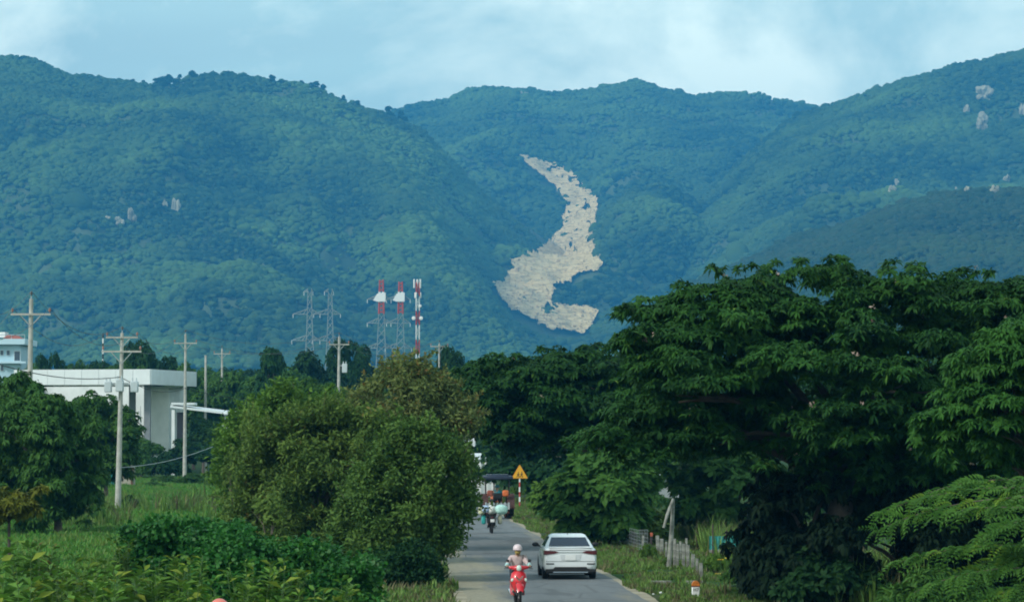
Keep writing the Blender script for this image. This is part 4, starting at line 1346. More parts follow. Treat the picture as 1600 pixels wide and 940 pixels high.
def wheel(parent, x, y, r, w, rimr=.62, name='wheel', spokes=5):
    rot = Matrix.Rotation(R(90), 3, 'Y')
    root = MB()
    prof = [(r * rimr, -w * .42), (r * .88, -w * .5), (r * .97, -w * .42), (r, -w * .2), (r, w * .2), (r * .97, w * .42), (r * .88, w * .5), (r * rimr, w * .42)]
    vs, fs = [], []
    seg = 28
    for a, z in prof:
        for k in range(seg):
            t = 2 * PI * k / seg
            vs.append(rot @ Vector((a * math.cos(t), a * math.sin(t), z)))
    n = len(prof)
    for i in range(n):
        for k in range(seg):
            k2 = (k + 1) % seg; j = (i + 1) % n
            fs.append((i * seg + k, i * seg + k2, j * seg + k2, j * seg + k))
    root.add(vs, fs)
    hub = MB()
    hub.lathe([(r * .16, -w * .3), (r * .16, w * .3)], 12, rot=rot)
    for k in range(spokes):
        a = 2 * PI * k / spokes
        q = Matrix.Rotation(a, 3, 'X')
        hub.box(q @ Vector((0, 0, r * rimr * .55)), (w * .35, r * .16, r * rimr * .95), q)
    hub.tube([(0, r * rimr * .96 * math.cos(2 * PI * k / 24), r * rimr * .96 * math.sin(2 * PI * k / 24)) for k in range(25)], r * .055, 6, cap=False)
    o = root.build(name, m_tyre, parent); o.location = (x, y, r)
    h = hub.build('rim', m_rim, o)
    return o

def white_car():
    root = empty('car')
    tag(root, 'white four door saloon car driving away on the right lane', 'car')
    def ring(y, w, zb, zs, crown=.03):
        zm = zb + (zs - zb) * .5
        half = [(0, zb), (w * .80, zb), (w * .95, zb + .06), (w, zb + .2), (w * 1.0, zm), (w * .985, zs - .13), (w * .95, zs - .03), (w * .86, zs + .01), (w * .45, zs + crown * .8), (0, zs + crown)]
        return [Vector((x, y, z)) for x, z in half] + [Vector((-x, y, z)) for x, z in half[-2:0:-1]]
    st = [(-2.20, .70, .44, .86, .02), (-2.19, .78, .36, .94, .03), (-2.13, .825, .29, .985, .035), (-1.95, .855, .25, 1.0, .04), (-1.6, .865, .22, 1.005, .03), (-1.0, .868, .20, .985, .02), (0, .868, .20, .96, .02), (1.0, .862, .2, .93, .03),
          (1.6, .845, .21, .87, .05), (2.0, .80, .24, .76, .05), (2.15, .70, .30, .66, .03), (2.2, .58, .38, .60, .02)]
    b = MB(); b.loft([ring(*s) for s in st])
    b.build('body', m_white, root, angle=35)
    # cabin: horizontal slices, front and back ends sloped like a fastback saloon
    secs = [(.97, -1.66, 1.30, .80), (1.07, -1.50, 1.02, .755), (1.20, -1.22, .70, .69), (1.32, -.90, .38, .625), (1.395, -.62, .12, .575), (1.43, -.30, -.1, .48)]
    def sec_at(z):
        for (a, b_) in zip(secs, secs[1:]):
            if a[0] <= z <= b_[0]:
                t = (z - a[0]) / (b_[0] - a[0])
                return [a[i] + (b_[i] - a[i]) * t for i in range(4)]
        return secs[-1]
    def outline(z):
        _, yr, yf, hw = sec_at(z)
        pts = []
        for (cx, cy, a0) in ((hw - .12, yf - .12, 0), (-(hw - .12), yf - .12, 90), (-(hw - .12), yr + .12, 180), (hw - .12, yr + .12, 270)):
            for k in range(4):
                t = R(a0 + 30 * k)
                pts.append(Vector((cx + .12 * math.cos(t), cy + .12 * math.sin(t), z)))
        return pts
    c = MB(); c.loft([outline(s[0]) for s in secs] )
    c.build('roof', m_white, root, angle=40)
    # windows: glass plates set 6 mm proud in the pillars
    def plate(z0, z1, inset0, inset1, back):
        _, yr0, yf0, h0 = sec_at(z0); _, yr1, yf1, h1 = sec_at(z1)
        g = MB(); out = []
        n = 6
        for (z, yr, h, ins) in ((z0, yr0, h0, inset0), (z1, yr1, h1, inset1)):
            y = yr if back else (yf0 if z == z0 else yf1)
            for k in range(n + 1):
                x = (-1 + 2 * k / n) * (h - ins)
                out.append(Vector((x, y + (-.012 if back else .012), z + .012)))
        vs = out + [v + Vector((0, .05 if back else -.05, -.02)) for v in out]
        m = len(out)
        fs = [(k, k + 1, n + 1 + k + 1, n + 1 + k) for k in range(n)]
        g.add(vs, fs)
        return g
    plate(1.045, 1.31, .10, .075, True).build('rear_window', m_glass, root)
    plate(1.02, 1.33, .10, .10, False).build('windscreen', m_glass, root)
    for s in (-1, 1):
        for (ya, yb, nm) in ((-1.15, -.32, 'rear_side_window'), (-.26, .62, 'front_side_window')):
            g = MB()
            h0, h1 = sec_at(1.03)[3] + .006, sec_at(1.33)[3] + .006
            yb1 = yb - (.42 if yb > 0 else 0); ya1 = ya + (.28 if ya < -1 else 0)
            g.add([(s * h0, ya, 1.03), (s * h0, yb, 1.03), (s * h1, yb1, 1.33), (s * h1, ya1, 1.33)], [(0, 1, 2, 3)])
            g.build(nm, m_glass, root)
        # tail lamp: a wedge pointing to the middle, wrapped on the corner
        t = MB()
        zt, zb_ = .925, .80
        pts = [(.36, .872), (.50, .915), (.80, .935), (.80, .80), (.55, .825)]
        t.prism([(s * x, z) for x, z in pts], -2.225, -2.12)
        t.prism([(s * x, z) for x, z in ((.78, .935), (.852, .93), (.858, .80), (.78, .80))], -2.19, -1.86)
        t.build('tail_lamp', m_tail, root)
        f = MB(); f.box((s * .66, -2.185, .505), (.26, .08, .035), bev=.01); f.build('bumper_vent', m_black, root)
        mr = MB(); mr.ell((s * .985, .72, 1.04), (.115, .06, .075), 14, 8); mr.tube([(s * .84, .74, .985), (s * .95, .73, 1.02)], .03, 6)
        mr.build('side_mirror', m_black, root)
        for k, yy in enumerate((-.29, .66)):
            h = MB(); h.box((s * .872, yy - .55, .86), (.02, .18, .025), bev=.006); h.build('door_handle', m_white, root)
        ln = MB(); ln.box((s * .869, -.30, .62), (.006, .012, .62)); ln.build('door_gap', m_black, root)
    for s in (-1, 1):
        for y in (-1.32, 1.30):
            wheel(root, s * .765, y, .315, .205)
            a = MB()
            pts = [(s * .872, y + .37 * math.cos(t), .315 + .37 * math.sin(t)) for t in [PI * k / 14 for k in range(15)]]
            inn = [(s * .872, y + .30 * math.cos(t), .315 + .30 * math.sin(t)) for t in [PI * k / 14 for k in range(15)]]
            a.add(pts + inn, [(k, k + 1, 16 + k, 15 + k) for k in range(14)])
            a.build('wheel_arch', m_black, root)
    d = MB(); d.prism([(-.80, .25), (.80, .25), (.78, .33), (.56, .345), (.50, .405), (-.50, .405), (-.56, .345), (-.78, .33)], -2.22, -2.0)
    d.build('lower_bumper', m_black, root)
    e = MB(); e.tube([(-.56, -2.235, .235), (.56, -2.235, .235)], .022, 8); e.build('exhaust_trim', m_chrome, root)
    u = MB(); u.box((0, 0, .21), (1.5, 3.9, .06)); u.build('underbody', m_black, root)
    l = MB(); l.box((0, -2.218, .875), (.78, .02, .018), bev=.004); l.build('boot_trim', m_chrome, root)
    sp = MB(); sp.box((0, -2.12, 1.015), (1.40, .14, .03), bev=.012); sp.build('spoiler_lip', m_white, root)
    sh = MB(); sh.box((0, -2.212, .945), (1.36, .012, .010)); sh.build('boot_gap', m_black, root)
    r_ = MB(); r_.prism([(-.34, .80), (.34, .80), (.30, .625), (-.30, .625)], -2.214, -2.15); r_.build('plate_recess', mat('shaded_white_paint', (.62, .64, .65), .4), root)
    p = MB(); p.box((0, -2.222, .705), (.34, .012, .17), bev=.003); pl = p.build('number_plate', m_plate, root)
    an = MB(); an.prism([(-.01, 0), (.01, 0), (.004, .06), (-.004, .06)], -.06, .08); ao = an.build('antenna_fin', m_black, root); ao.location = (0, -.50, 1.41)
    seam = MB(); seam.box((0, -2.205, .585), (1.60, .012, .008)); seam.build('bumper_seam', m_black, root)
    return root
car = white_car()
car_v = 113.5
pc = P(891.5, 672 + FPX * CAMZ / car_v, car_v)
car.location = (pc.x - .0 - 0.0436 * 2.2, car_v + 2.2, .012)
car.rotation_euler.z = RA

# ---- people, grown as one skin over a skeleton
def skin_mesh(name, pts, edges, m, root=0, sub=1):
    me = bpy.data.meshes.new(name)
    me.from_pydata([p[0] for p in pts], edges, [])
    o = bpy.data.objects.new(name, me); C.objects.link(o)
    md = o.modifiers.new('skin', 'SKIN'); md.use_smooth_shade = True
    for i, p in enumerate(pts):
        r = p[1] if hasattr(p[1], '__len__') else (p[1], p[1])
        me.skin_vertices[0].data[i].radius = r
        me.skin_vertices[0].data[i].use_root = (i == root)
    ms = o.modifiers.new('sub', 'SUBSURF'); ms.levels = sub; ms.render_levels = sub
    dg = bpy.context.evaluated_depsgraph_get()
    out = bpy.data.meshes.new_from_object(o.evaluated_get(dg))
    out.name = name
    bpy.data.objects.remove(o)
    out.materials.clear(); out.materials.append(m)
    for p in out.polygons: p.use_smooth = True
    return out

def rider(label, J, loc, rz, top, trousers, shoes, helmet=None, mask=None, sleeves=None, facing=1, tilt=0):
    """J: joints in local coordinates, +y forward"""
    root = empty('person', loc, rz)
    tag(root, label, 'person')
    V = lambda k: Vector(J[k])
    # body: pelvis, spine, neck, head, arms with five fingers each, legs
    pts = [(V('hip'), (.13, .10)), (V('waist'), (.115, .085)), (V('chest'), (.135, .095)), (V('neck'), .052), (V('head'), (.074, .088)), (V('head') + Vector((0, .01, .075)), (.068, .08))]
    ed = [(0, 1), (1, 2), (2, 3), (3, 4), (4, 5)]
    for s in ('l', 'r'):
        n = len(pts)
        pts += [(V('sh_' + s), .055), (V('el_' + s), .042), (V('wr_' + s), .027), (V('ha_' + s), (.040, .018))]
        ed += [(2, n), (n, n + 1), (n + 1, n + 2), (n + 2, n + 3)]
        h = V('ha_' + s); d = (h - V('wr_' + s)).normalized(); sx = 1 if s == 'r' else -1
        across = d.cross(Vector((0, 0, 1))).normalized()
        for k in range(4):
            q = len(pts)
            base = h + across * (.028 - .019 * k) + d * .02
            ln = (.034, .040, .037, .028)[k]
            pts += [(base + d * ln * .6, .009), (base + d * ln * .9 + Vector((0, 0, -.028)), .008)]
            ed += [(n + 3, q), (q, q + 1)]
        q = len(pts)
        pts += [(h - across * sx * .042 + Vector((0, 0, -.012)), .010), (h - across * sx * .045 + d * .025 + Vector((0, 0, -.030)), .009)]
        ed += [(n + 3, q), (q, q + 1)]
        n = len(pts)
        pts += [(V('th_' + s), .088), (V('kn_' + s), .058), (V('an_' + s), .038), (V('fo_' + s), (.042, .03))]
        ed += [(0, n), (n, n + 1), (n + 1, n + 2), (n + 2, n + 3)]
    link_mesh('body', skin_mesh('body', pts, ed, m_skin), root)
    # jacket
    ja = [(V('hip') + Vector((0, 0, .02)), (.165, .13)), (V('waist'), (.16, .125)), (V('chest'), (.175, .13)), (V('neck') - Vector((0, 0, .035)), .068)]
    je = [(0, 1), (1, 2), (2, 3)]
    for s in ('l', 'r'):
        n = len(ja)
        w = V('wr_' + s); e_ = V('el_' + s)
        ja += [(V('sh_' + s), .078), (e_, .062), (w + (e_ - w) * .12, .048)]
        je += [(2, n), (n, n + 1), (n + 1, n + 2)]
    link_mesh('jacket', skin_mesh('jacket', ja, je, top), root)
    tr = [(V('hip') - Vector((0, 0, .01)), (.16, .12))]; te = []
    for s in ('l', 'r'):
        n = len(tr)
        tr += [(V('th_' + s), .098), (V('kn_' + s), .07), (V('an_' + s) + Vector((0, 0, .03)), .055)]
        te += [(0, n), (n, n + 1), (n + 1, n + 2)]
    link_mesh('trousers', skin_mesh('trousers', tr, te, trousers), root)
    for s in ('l', 'r'):
        sh = MB(); f = V('fo_' + s); a = V('an_' + s)
        sh.ell((a + f) / 2 + Vector((0, .02, -.035)), (.048, .125, .042), 12, 6); sh.build('shoe', shoes, root)
        if sleeves:
            w = V('wr_' + s); e_ = V('el_' + s); h = V('ha_' + s)
            g = MB(); g.tube([e_.lerp(w, .35), e_.lerp(w, .7), w, w.lerp(h, .5)], [.068, .060, .050, .045], 10); g.build('sleeve', sleeves, root)
    hd = V('head')
    # face
    for sx in (-1, 1):
        e = MB(); e.ell(hd + Vector((sx * .033, .088, .030)), (.014, .006, .008), 8, 5); e.build('eye', m_black, root)
        e = MB(); e.ell(hd + Vector((sx * .080, .0, .02)), (.010, .02, .032), 8, 5); e.build('ear', m_skin, root)
    e = MB(); e.ell(hd + Vector((0, .100, .000)), (.013, .016, .022), 8, 6); e.build('nose', m_skin, root)
    e = MB(); e.ell(hd + Vector((0, .092, -.042)), (.024, .006, .007), 8, 5); e.build('mouth', mat('lips', (.30, .10, .09), .5), root)
    if mask:
        e = MB(); e.ell(hd + Vector((0, .018, -.030)), (.082, .095, .062), 14, 8); e.build('face_mask', mask, root)
    if helmet:
        e = MB()
        prof = [(.128, .0), (.131, .03), (.126, .075), (.105, .12), (.065, .15), (.02, .162), (0, .163)]
        e.lathe(prof, 20, c=hd + Vector((0, -.005, .035)))
        hb = e.build('helmet', helmet, root)
        v = MB(); v.add([hd + Vector((x, y, z)) for x, y, z in ((-.10, .09, .05), (-.05, .165, .035), (.05, .165, .035), (.10, .09, .05), (.09, .08, .06), (-.09, .08, .06))], [(0, 1, 2, 3), (3, 2, 1, 4), (0, 3, 4, 5)])
        v.build('visor', helmet, hb)
    else:
        e = MB(); e.ell(hd + Vector((0, -.022, .055)), (.092, .102, .088), 14, 8); e.build('hair', m_hair, root)
    return root

def scooter(label, m_body, loc, rz, front=True, name='motor_scooter'):
    root = empty(name, loc, rz)
    tag(root, label, 'motorbike')
    wheel(root, 0, .62, .275, .085, .70); wheel(root, 0, -.60, .275, .10, .70)
    f = MB()
    for s in (-1, 1): f.tube([(s * .075, .62, .275), (s * .075, .50, .62)], .022, 8)
    f.tube([(0, .50, .60), (0, .36, .98)], .03, 8)
    f.build('fork', m_black, root)
    mg = MB()
    ringp = []
    for k in range(9):
        a = R(18 + 16 * k)
        c_ = Vector((0, .62 + .315 * math.cos(a), .275 + .315 * math.sin(a)))
        w = .075 + .035 * math.sin(PI * k / 8)
        ringp.append([c_ + Vector((-w, 0, -.025)), c_ + Vector((-w * .6, 0, .012)), c_ + Vector((0, 0, .03)), c_ + Vector((w * .6, 0, .012)), c_ + Vector((w, 0, -.025))])
    mg.loft(ringp, cap=False, closed=False)
    mg.build('front_mudguard', m_body, root)
    # leg shield: broad at the shoulders, pointed to the bottom
    ls = MB()
    def sec(z, w, y, d):
        return [Vector((-w, y - d, z)), Vector((-w * .85, y - .02, z)), Vector((-w * .4, y + .03, z)), Vector((0, y + .05, z)), Vector((w * .4, y + .03, z)), Vector((w * .85, y - .02, z)), Vector((w, y - d, z)),
                Vector((w * .8, y - d - .03, z)), Vector((-w * .8, y - d - .03, z))]
    ls.loft([sec(.34, .10, .40, .05), sec(.45, .17, .45, .08), sec(.60, .205, .49, .10), sec(.74, .225, .47, .11), sec(.85, .20, .42, .10), sec(.92, .12, .38, .06)])
    ls.build('leg_shield', m_body, root)
    em = MB()
    for s in (-1, 1): em.add([(0, .552, .70), (s * .10, .525, .80), (s * .115, .52, .775), (0, .553, .655)], [(0, 1, 2, 3)])
    em.build('shield_emblem', m_chrome, root)
    for s in (-1, 1):
        i_ = MB(); i_.ell((s * .185, .455, .68), (.040, .035, .055), 10, 6, Matrix.Rotation(R(-s * 25), 3, 'Y')); i_.build('indicator', m_lamp, root)
        ft = MB(); ft.tube([(s * .12, .33, .30), (s * .15, .05, .27), (s * .15, -.30, .34), (s * .12, -.6, .5)], .045, 8); ft.build('side_skirt', m_body, root)
    fb = MB(); fb.box((0, .12, .30), (.30, .56, .06), bev=.02); fb.build('footboard', m_black, root)
    bd = MB()
    def bs(y, w, z0, z1): return [Vector((w * math.cos(t) , y, (z0 + z1) / 2 + (z1 - z0) / 2 * math.sin(t))) for t in [2 * PI * k / 14 for k in range(14)]]
    bd.loft([bs(-.08, .13, .32, .70), bs(-.25, .175, .34, .76), bs(-.5, .18, .42, .80), bs(-.75, .14, .56, .84), bs(-.92, .06, .68, .82)])
    bd.build('rear_cowl', m_body, root)
    se = MB(); se.loft([bs(-.02, .10, .68, .77), bs(-.2, .15, .72, .84), bs(-.5, .145, .76, .86), bs(-.78, .10, .80, .88)]); se.build('seat', m_black, root)
    hc = MB(); hc.ell((0, .36, 1.0), (.185, .10, .085), 16, 10); hc.tube([(-.26, .30, 1.02), (-.15, .35, 1.01), (.15, .35, 1.01), (.26, .30, 1.02)], [.038, .055, .055, .038], 10); hc.build('handlebar_cowl', m_body, root)
    hl = MB(); hl.ell((0, .42, 1.0), (.082, .06, .085), 16, 10); hl.build('headlight', m_lamp, root)
    hb = MB(); hb.tube([(-.37, .24, 1.03), (-.26, .30, 1.02), (.26, .30, 1.02), (.37, .24, 1.03)], .016, 8)
    for s in (-1, 1): hb.tube([(s * .25, .27, 1.03), (s * .37, .21, 1.035)], .020, 8); hb.tube([(s * .26, .33, 1.0), (s * .40, .31, .985)], .009, 6)
    hb.build('handlebar', m_black, root)
    for s in (-1, 1):
        mi = MB(); mi.tube([(s * .22, .30, 1.04), (s * .27, .29, 1.17)], .008, 6); mi.ell((s * .30, .285, 1.20), (.052, .014, .038), 12, 6); mi.build('mirror', m_black, root)
    tl = MB(); tl.box((0, -.93, .74), (.14, .05, .06), bev=.02); tl.build('tail_light', m_tail, root)
    pl = MB(); pl.box((0, -.965, .60), (.19, .012, .14), bev=.004); pl.build('number_plate', m_plate, root)
    rm = MB(); rm.box((0, -.90, .52), (.15, .10, .26), bev=.03); rm.build('rear_mudguard', m_black, root)
    ex = MB(); ex.tube([(.13, .0, .24), (.15, -.3, .26), (.16, -.75, .34)], [.025, .05, .06], 10); ex.build('exhaust_pipe', m_chrome, root)
    return root

SEATED = dict(hip=(0, -.20, .89), waist=(0, -.17, 1.05), chest=(0, -.10, 1.22), neck=(0, -.06, 1.36), head=(0, -.01, 1.45),
              sh_l=(-.185, -.09, 1.27), sh_r=(.185, -.09, 1.27), el_l=(-.29, .06, 1.08), el_r=(.29, .06, 1.08), wr_l=(-.315, .20, 1.065), wr_r=(.315, .20, 1.065), ha_l=(-.315, .245, 1.06), ha_r=(.315, .245, 1.06),
              th_l=(-.11, -.08, .86), th_r=(.11, -.08, .86), kn_l=(-.155, .22, .77), kn_r=(.155, .22, .77), an_l=(-.13, .16, .40), an_r=(.13, .16, .40), fo_l=(-.13, .28, .36), fo_r=(.13, .28, .36))
pr = G(809, 945)
pr = (pr.x, pr.y + .62, .012)
scooter('red motor scooter coming towards the camera on the left lane', m_red, pr, RA + PI + R(2))
rider('person in a pale pink jacket and pink helmet riding the red scooter towards the camera', SEATED, pr, RA + PI + R(2), m_pink, m_darkcloth, m_black, helmet=m_helmet, mask=m_mask, sleeves=m_mint)

pb = G(767.5, 833)
pb = (pb.x, pb.y + .6, .012)
scooter('dark motorbike loaded with bags riding away up the road', m_black, pb, RA + R(1))
rider('person in a grey shirt with dark hair riding the loaded motorbike away', SEATED, pb, RA + R(1), m_grey, m_darkcloth, m_black)
# the load: each bag and can is a thing of its own
def bike_local(x, y, z):
    q = Matrix.Rotation(RA + R(1), 3, 'Z') @ Vector((x, y, z)); return (pb[0] + q.x, pb[1] + q.y, pb[2] + q.z)
def sack(x, y, z, r, m, label, seed):
    bm = bmesh.new(); bmesh.ops.create_icosphere(bm, subdivisions=3, radius=1)
    for v in bm.verts:
        q = v.co.copy(); k = 1 + .16 * mnoise.noise(q * 1.7 + Vector((seed, 0, 0))) + .06 * mnoise.noise(q * 5 + Vector((0, seed, 0)))
        sq = Vector([math.copysign(abs(c) ** .75, c) for c in q])
        v.co = Vector((sq.x * r[0] * k, sq.y * r[1] * k, sq.z * r[2] * k))
    for f in bm.faces: f.smooth = True
    me = bpy.data.meshes.new('sack'); bm.to_mesh(me); bm.free(); me.materials.append(m)
    o = link_mesh('sack', me); o.location = bike_local(x, y, z); o.rotation_euler.z = RA
    tag(o, label, 'bag'); return o
m_sackw = mat('white_sack', (.74, .76, .70), .7, var=.08, scale=9, bump=.3)
m_sacky = mat('cream_sack', (.70, .70, .46), .7, var=.12, scale=9, bump=.3)
m_sackg = mat('pale_green_sack', (.46, .74, .66), .6, var=.12, scale=9, bump=.3)
m_sackb = mat('pale_blue_sack', (.46, .60, .80), .6, var=.12, scale=9, bump=.3)
sack(-.02, -.55, 1.10, (.20, .24, .21), m_sackw, 'white bag in the middle of the load on the dark motorbike', 1)
sack(-.30, -.62, 1.14, (.18, .20, .17), m_sackb, 'pale blue bag left of the middle on the loaded motorbike', 2)
sack(-.50, -.52, 1.06, (.16, .20, .20), m_sacky, 'cream bag at the left end of the motorbike load', 3)
sack(.42, -.55, 1.10, (.30, .24, .22), m_sackg, 'big pale green bag at the right end of the motorbike load', 4)
def can(x, m, label):
    b = MB(); b.box((0, 0, .23), (.20, .32, .42), bev=.05); b.tube([(0, -.06, .45), (0, -.06, .50), (0, .06, .50), (0, .06, .45)], .014, 6); b.lathe([(.03, .43), (.03, .475)], 10, (0, .11, 0))
    o = b.build('jerrycan', m); o.location = bike_local(x, -.42, .40); o.rotation_euler.z = RA
    tag(o, label, 'jerrycan')
can(-.38, mat('teal_plastic', (.03, .36, .34), .45), 'teal jerrycan hanging on the left side of the loaded motorbike')
can(.38, mat('beige_plastic', (.42, .42, .30), .45), 'beige jerrycan hanging on the right side of the loaded motorbike')

# ---- orange farm tractor with a rotary tiller, seen from behind
def tractor():
    c = P(777, 808, 192); loc = (c.x, 192, .012)
    root = empty('farm_tractor', loc, RA)
    tag(root, 'orange farm tractor with a dark canopy and ribbed tiller driving away', 'tractor')
    for s in (-1, 1):
        # lugged rear tyres
        w = wheel(root, s * .72, 0, .62, .34, .5, spokes=7)
        lg = MB()
        for k in range(18):
            a = 2 * PI * k / 18
            q = Matrix.Rotation(a, 3, 'X')
            for sd in (-1, 1):
                lg.box(q @ Vector((sd * .08, 0, .625)), (.17, .05, .06), q @ Matrix.Rotation(R(30 * sd), 3, 'Z'))
        lg.build('tread', m_tyre, w)
        wheel(root, s * .55, 1.55, .36, .2, .5)
        fd = MB()
        rings = []
        for k in range(8):
            a = R(-5 + 24 * k)
            cy, cz = .74 * math.cos(a), .62 + .74 * math.sin(a)
            rings.append([Vector((s * .50, -cy, cz)), Vector((s * .92, -cy, cz)), Vector((s * .92, -cy * .95, cz - .03)), Vector((s * .50, -cy * .95, cz - .03))])
        fd.loft(rings); fd.build('fender', mat('dark_rusty_metal', (.07, .028, .022), .7, var=.3, scale=8), root)
        lp = MB(); lp.box((s * .42, -.74, 1.38), (.34, .16, .34), bev=.06); lp.build('tail_lamp', m_orange if s > 0 else m_rust, root)
        for y in (-.55, .75):
            ps = MB(); ps.tube([(s * .62, y, 1.3), (s * .66, y, 2.22)], .025, 6); ps.build('canopy_post', m_black, root)
    ho = MB(); ho.box((0, 1.25, .95), (.62, 1.5, .62), bev=.08); ho.build('hood', m_orange, root)
    ch = MB(); ch.box((0, .2, .62), (.5, 1.5, .36), bev=.04); ch.tube([(-.72, 0, .62), (.72, 0, .62)], .09, 8); ch.tube([(-.55, 1.55, .36), (.55, 1.55, .36)], .06, 8); ch.build('chassis', m_rust, root)
    st = MB(); st.box((0, -.15, 1.02), (.5, .45, .12), bev=.04); st.box((0, -.36, 1.22), (.5, .10, .34), bev=.04); st.build('seat', m_black, root)
    rf = MB(); rf.box((0, .1, 2.22), (1.66, 1.75, .22), bev=.06); rf.box((0, .1, 2.36), (1.2, 1.4, .08), bev=.03); rf.build('canopy', m_canopyroof, root)
    sw = MB(); sw.tube([(.16 * math.cos(2 * PI * k / 14), .45 + .05 * math.sin(2 * PI * k / 14), 1.35 + .15 * math.sin(2 * PI * k / 14)) for k in range(15)], .014, 6, cap=False); sw.tube([(0, .45, 1.35), (0, .7, 1.1)], .02, 6); sw.build('steering_wheel', m_black, root)
    # tiller: curved hood with ribs
    th = MB(); rings = []
    for k in range(9):
        a = R(10 + 20 * k)
        cy, cz = .34 * math.cos(a), .46 + .40 * math.sin(a)
        rings.append([Vector((-.70, -1.15 - cy, cz)), Vector((.62, -1.15 - cy, cz)), Vector((.62, -1.15 - cy * .93, cz - .02)), Vector((-.70, -1.15 - cy * .93, cz - .02))])
    th.loft(rings); tl = th.build('tiller_hood', m_greymetal, root)
    for i in range(7):
        x = -.66 + 1.24 * i / 6
        rb = MB()
        rb.tube([(x, -1.15 - .36 * math.cos(R(10 + 20 * k)), .46 + .42 * math.sin(R(10 + 20 * k))) for k in range(9)], .035, 6)
        rb.build('rib', mat('pale_grey_metal', (.34, .37, .37), .5, var=.2, scale=6), tl)
    ax = MB(); ax.tube([(-.66, -1.15, .36), (.6, -1.15, .36)], .05, 8)
    for i in range(12):
        a = i * 1.1
        ax.tube([(-.6 + .1 * i, -1.15, .36), (-.6 + .1 * i, -1.15 + .24 * math.cos(a), .36 + .24 * math.sin(a))], .015, 5)
    ax.build('tiller_blades', m_rust, root)
    lk = MB()
    for s in (-1, 1): lk.tube([(s * .3, -.3, .6), (s * .35, -1.0, .55)], .03, 6)
    lk.tube([(0, -.35, 1.0), (0, -1.05, .85)], .035, 6); lk.build('hitch_arms', m_rust, root)
    D = dict(SEATED)
    D = {k: (v[0], v[1] + .02, v[2] + .20) for k, v in SEATED.items()}
    r = rider('person in a teal shirt driving the orange tractor under the canopy', D, loc, RA, m_teal, m_darkcloth, m_black, helmet=mat('dark_teal_hat', (.03, .14, .17), .7))
tractor()
# ================================================================== SIGNS, STONES, FENCE, POLES, BUILDINGS
m_conc = mat('pole_concrete', (.34, .335, .30), .85, col2=(.48, .47, .42), scale=2.5)
m_conc_old = mat('old_concrete', (.15, .15, .13), .9, col2=(.33, .33, .29), scale=5, bump=.3)
m_wall = mat('white_wall', (.66, .69, .67), .8, col2=(.80, .82, .80), scale=.7, detail=8)
m_wallgrey = mat('grey_column', (.22, .24, .26), .7, var=.1, scale=2)
m_roofw = mat('white_roof_sheet', (.72, .76, .76), .5, var=.04, scale=1)
m_sky_blue = mat('pale_blue_wall', (.44, .62, .70), .75, var=.05, scale=.8)
m_dark = mat('dark_opening', (.02, .025, .03), .6)
m_steel = mat('galvanised_steel', (.42, .45, .46), .5, metal=.4)
m_redpaint = mat('red_paint', (.48, .05, .045), .5, var=.12, scale=5)
m_whitepaint = mat('white_paint', (.78, .79, .77), .5, var=.06, scale=6)
m_yellow = mat('sign_yellow', (.72, .36, .015), .45)
m_ins_r = mat('brown_ceramic', (.30, .14, .10), .35)
m_wire = mat('wire', (.10, .11, .11), .6)
m_wire_b = mat('black_cable', (.012, .012, .012), .6)

def warning_sign():
    base = G(812, 791); base.z = 0.0
    root = empty('warning_sign', base)
    tag(root, 'yellow triangular warning sign with a black pictogram on a red and white post', 'road sign')
    s = base.y / FPX
    H = 66 * s
    n = 6; ph = H - 20 * s
    for k in range(n):
        b = MB(); b.tube([(0, 0, ph * k / n), (0, 0, ph * (k + 1) / n)], .048 + .0005 * (k % 2), 12)
        b.build('post_band', m_whitepaint if k % 2 == 1 else m_redpaint, root)
    zt, zb, hw = H, H - 22 * s, 13 * s
    def tri(k, dy0, dy1, m, nm, dz=0):
        cz = zb + (zt - zb) / 3
        pts = [(-hw * k, cz + (zb - cz) * k), (hw * k, cz + (zb - cz) * k), (0, cz + (zt - cz) * k)]
        # rounded corners
        out = []
        for i in range(3):
            p0, p1, p2 = Vector(pts[i - 1]), Vector(pts[i]), Vector(pts[(i + 1) % 3])
            a = p1 + (p0 - p1).normalized() * .06; c = p1 + (p2 - p1).normalized() * .06
            for t in (0, .5, 1):
                out.append(tuple(a * (1 - t) ** 2 + p1 * 2 * t * (1 - t) + c * t * t))
        b = MB(); b.prism(out, dy0, dy1); return b.build(nm, m, root, smooth=False)
    pl = tri(1.0, -.075, -.055, mat('sign_orange_edge', (.66, .24, .02), .45), 'sign_border')
    tri(.90, -.080, -.074, m_yellow, 'sign_face')
    # two running children, simplified into figures
    for i, (ox, sc) in enumerate(((-.10, .9), (.12, 1.0))):
        b = MB(); cz = zb + .06; q = .36 * sc
        b.tube([(ox, -.086, cz + q * .42), (ox + .01, -.086, cz + q * .78)], [.028, .035], 6)
        b.ell((ox + .015, -.086, cz + q * .95), (.032, .008, .034), 10, 6)
        b.tube([(ox, -.086, cz + q * .44), (ox + .07, -.086, cz + q * .24), (ox + .05, -.086, cz)], .016, 5)
        b.tube([(ox, -.086, cz + q * .44), (ox - .05, -.086, cz + q * .22), (ox - .10, -.086, cz + q * .10)], .016, 5)
        b.tube([(ox - .07, -.086, cz + q * .52), (ox + .01, -.086, cz + q * .74), (ox + .09, -.086, cz + q * .58)], .013, 5)
        b.build('pictogram_figure', m_black, root)
warning_sign()

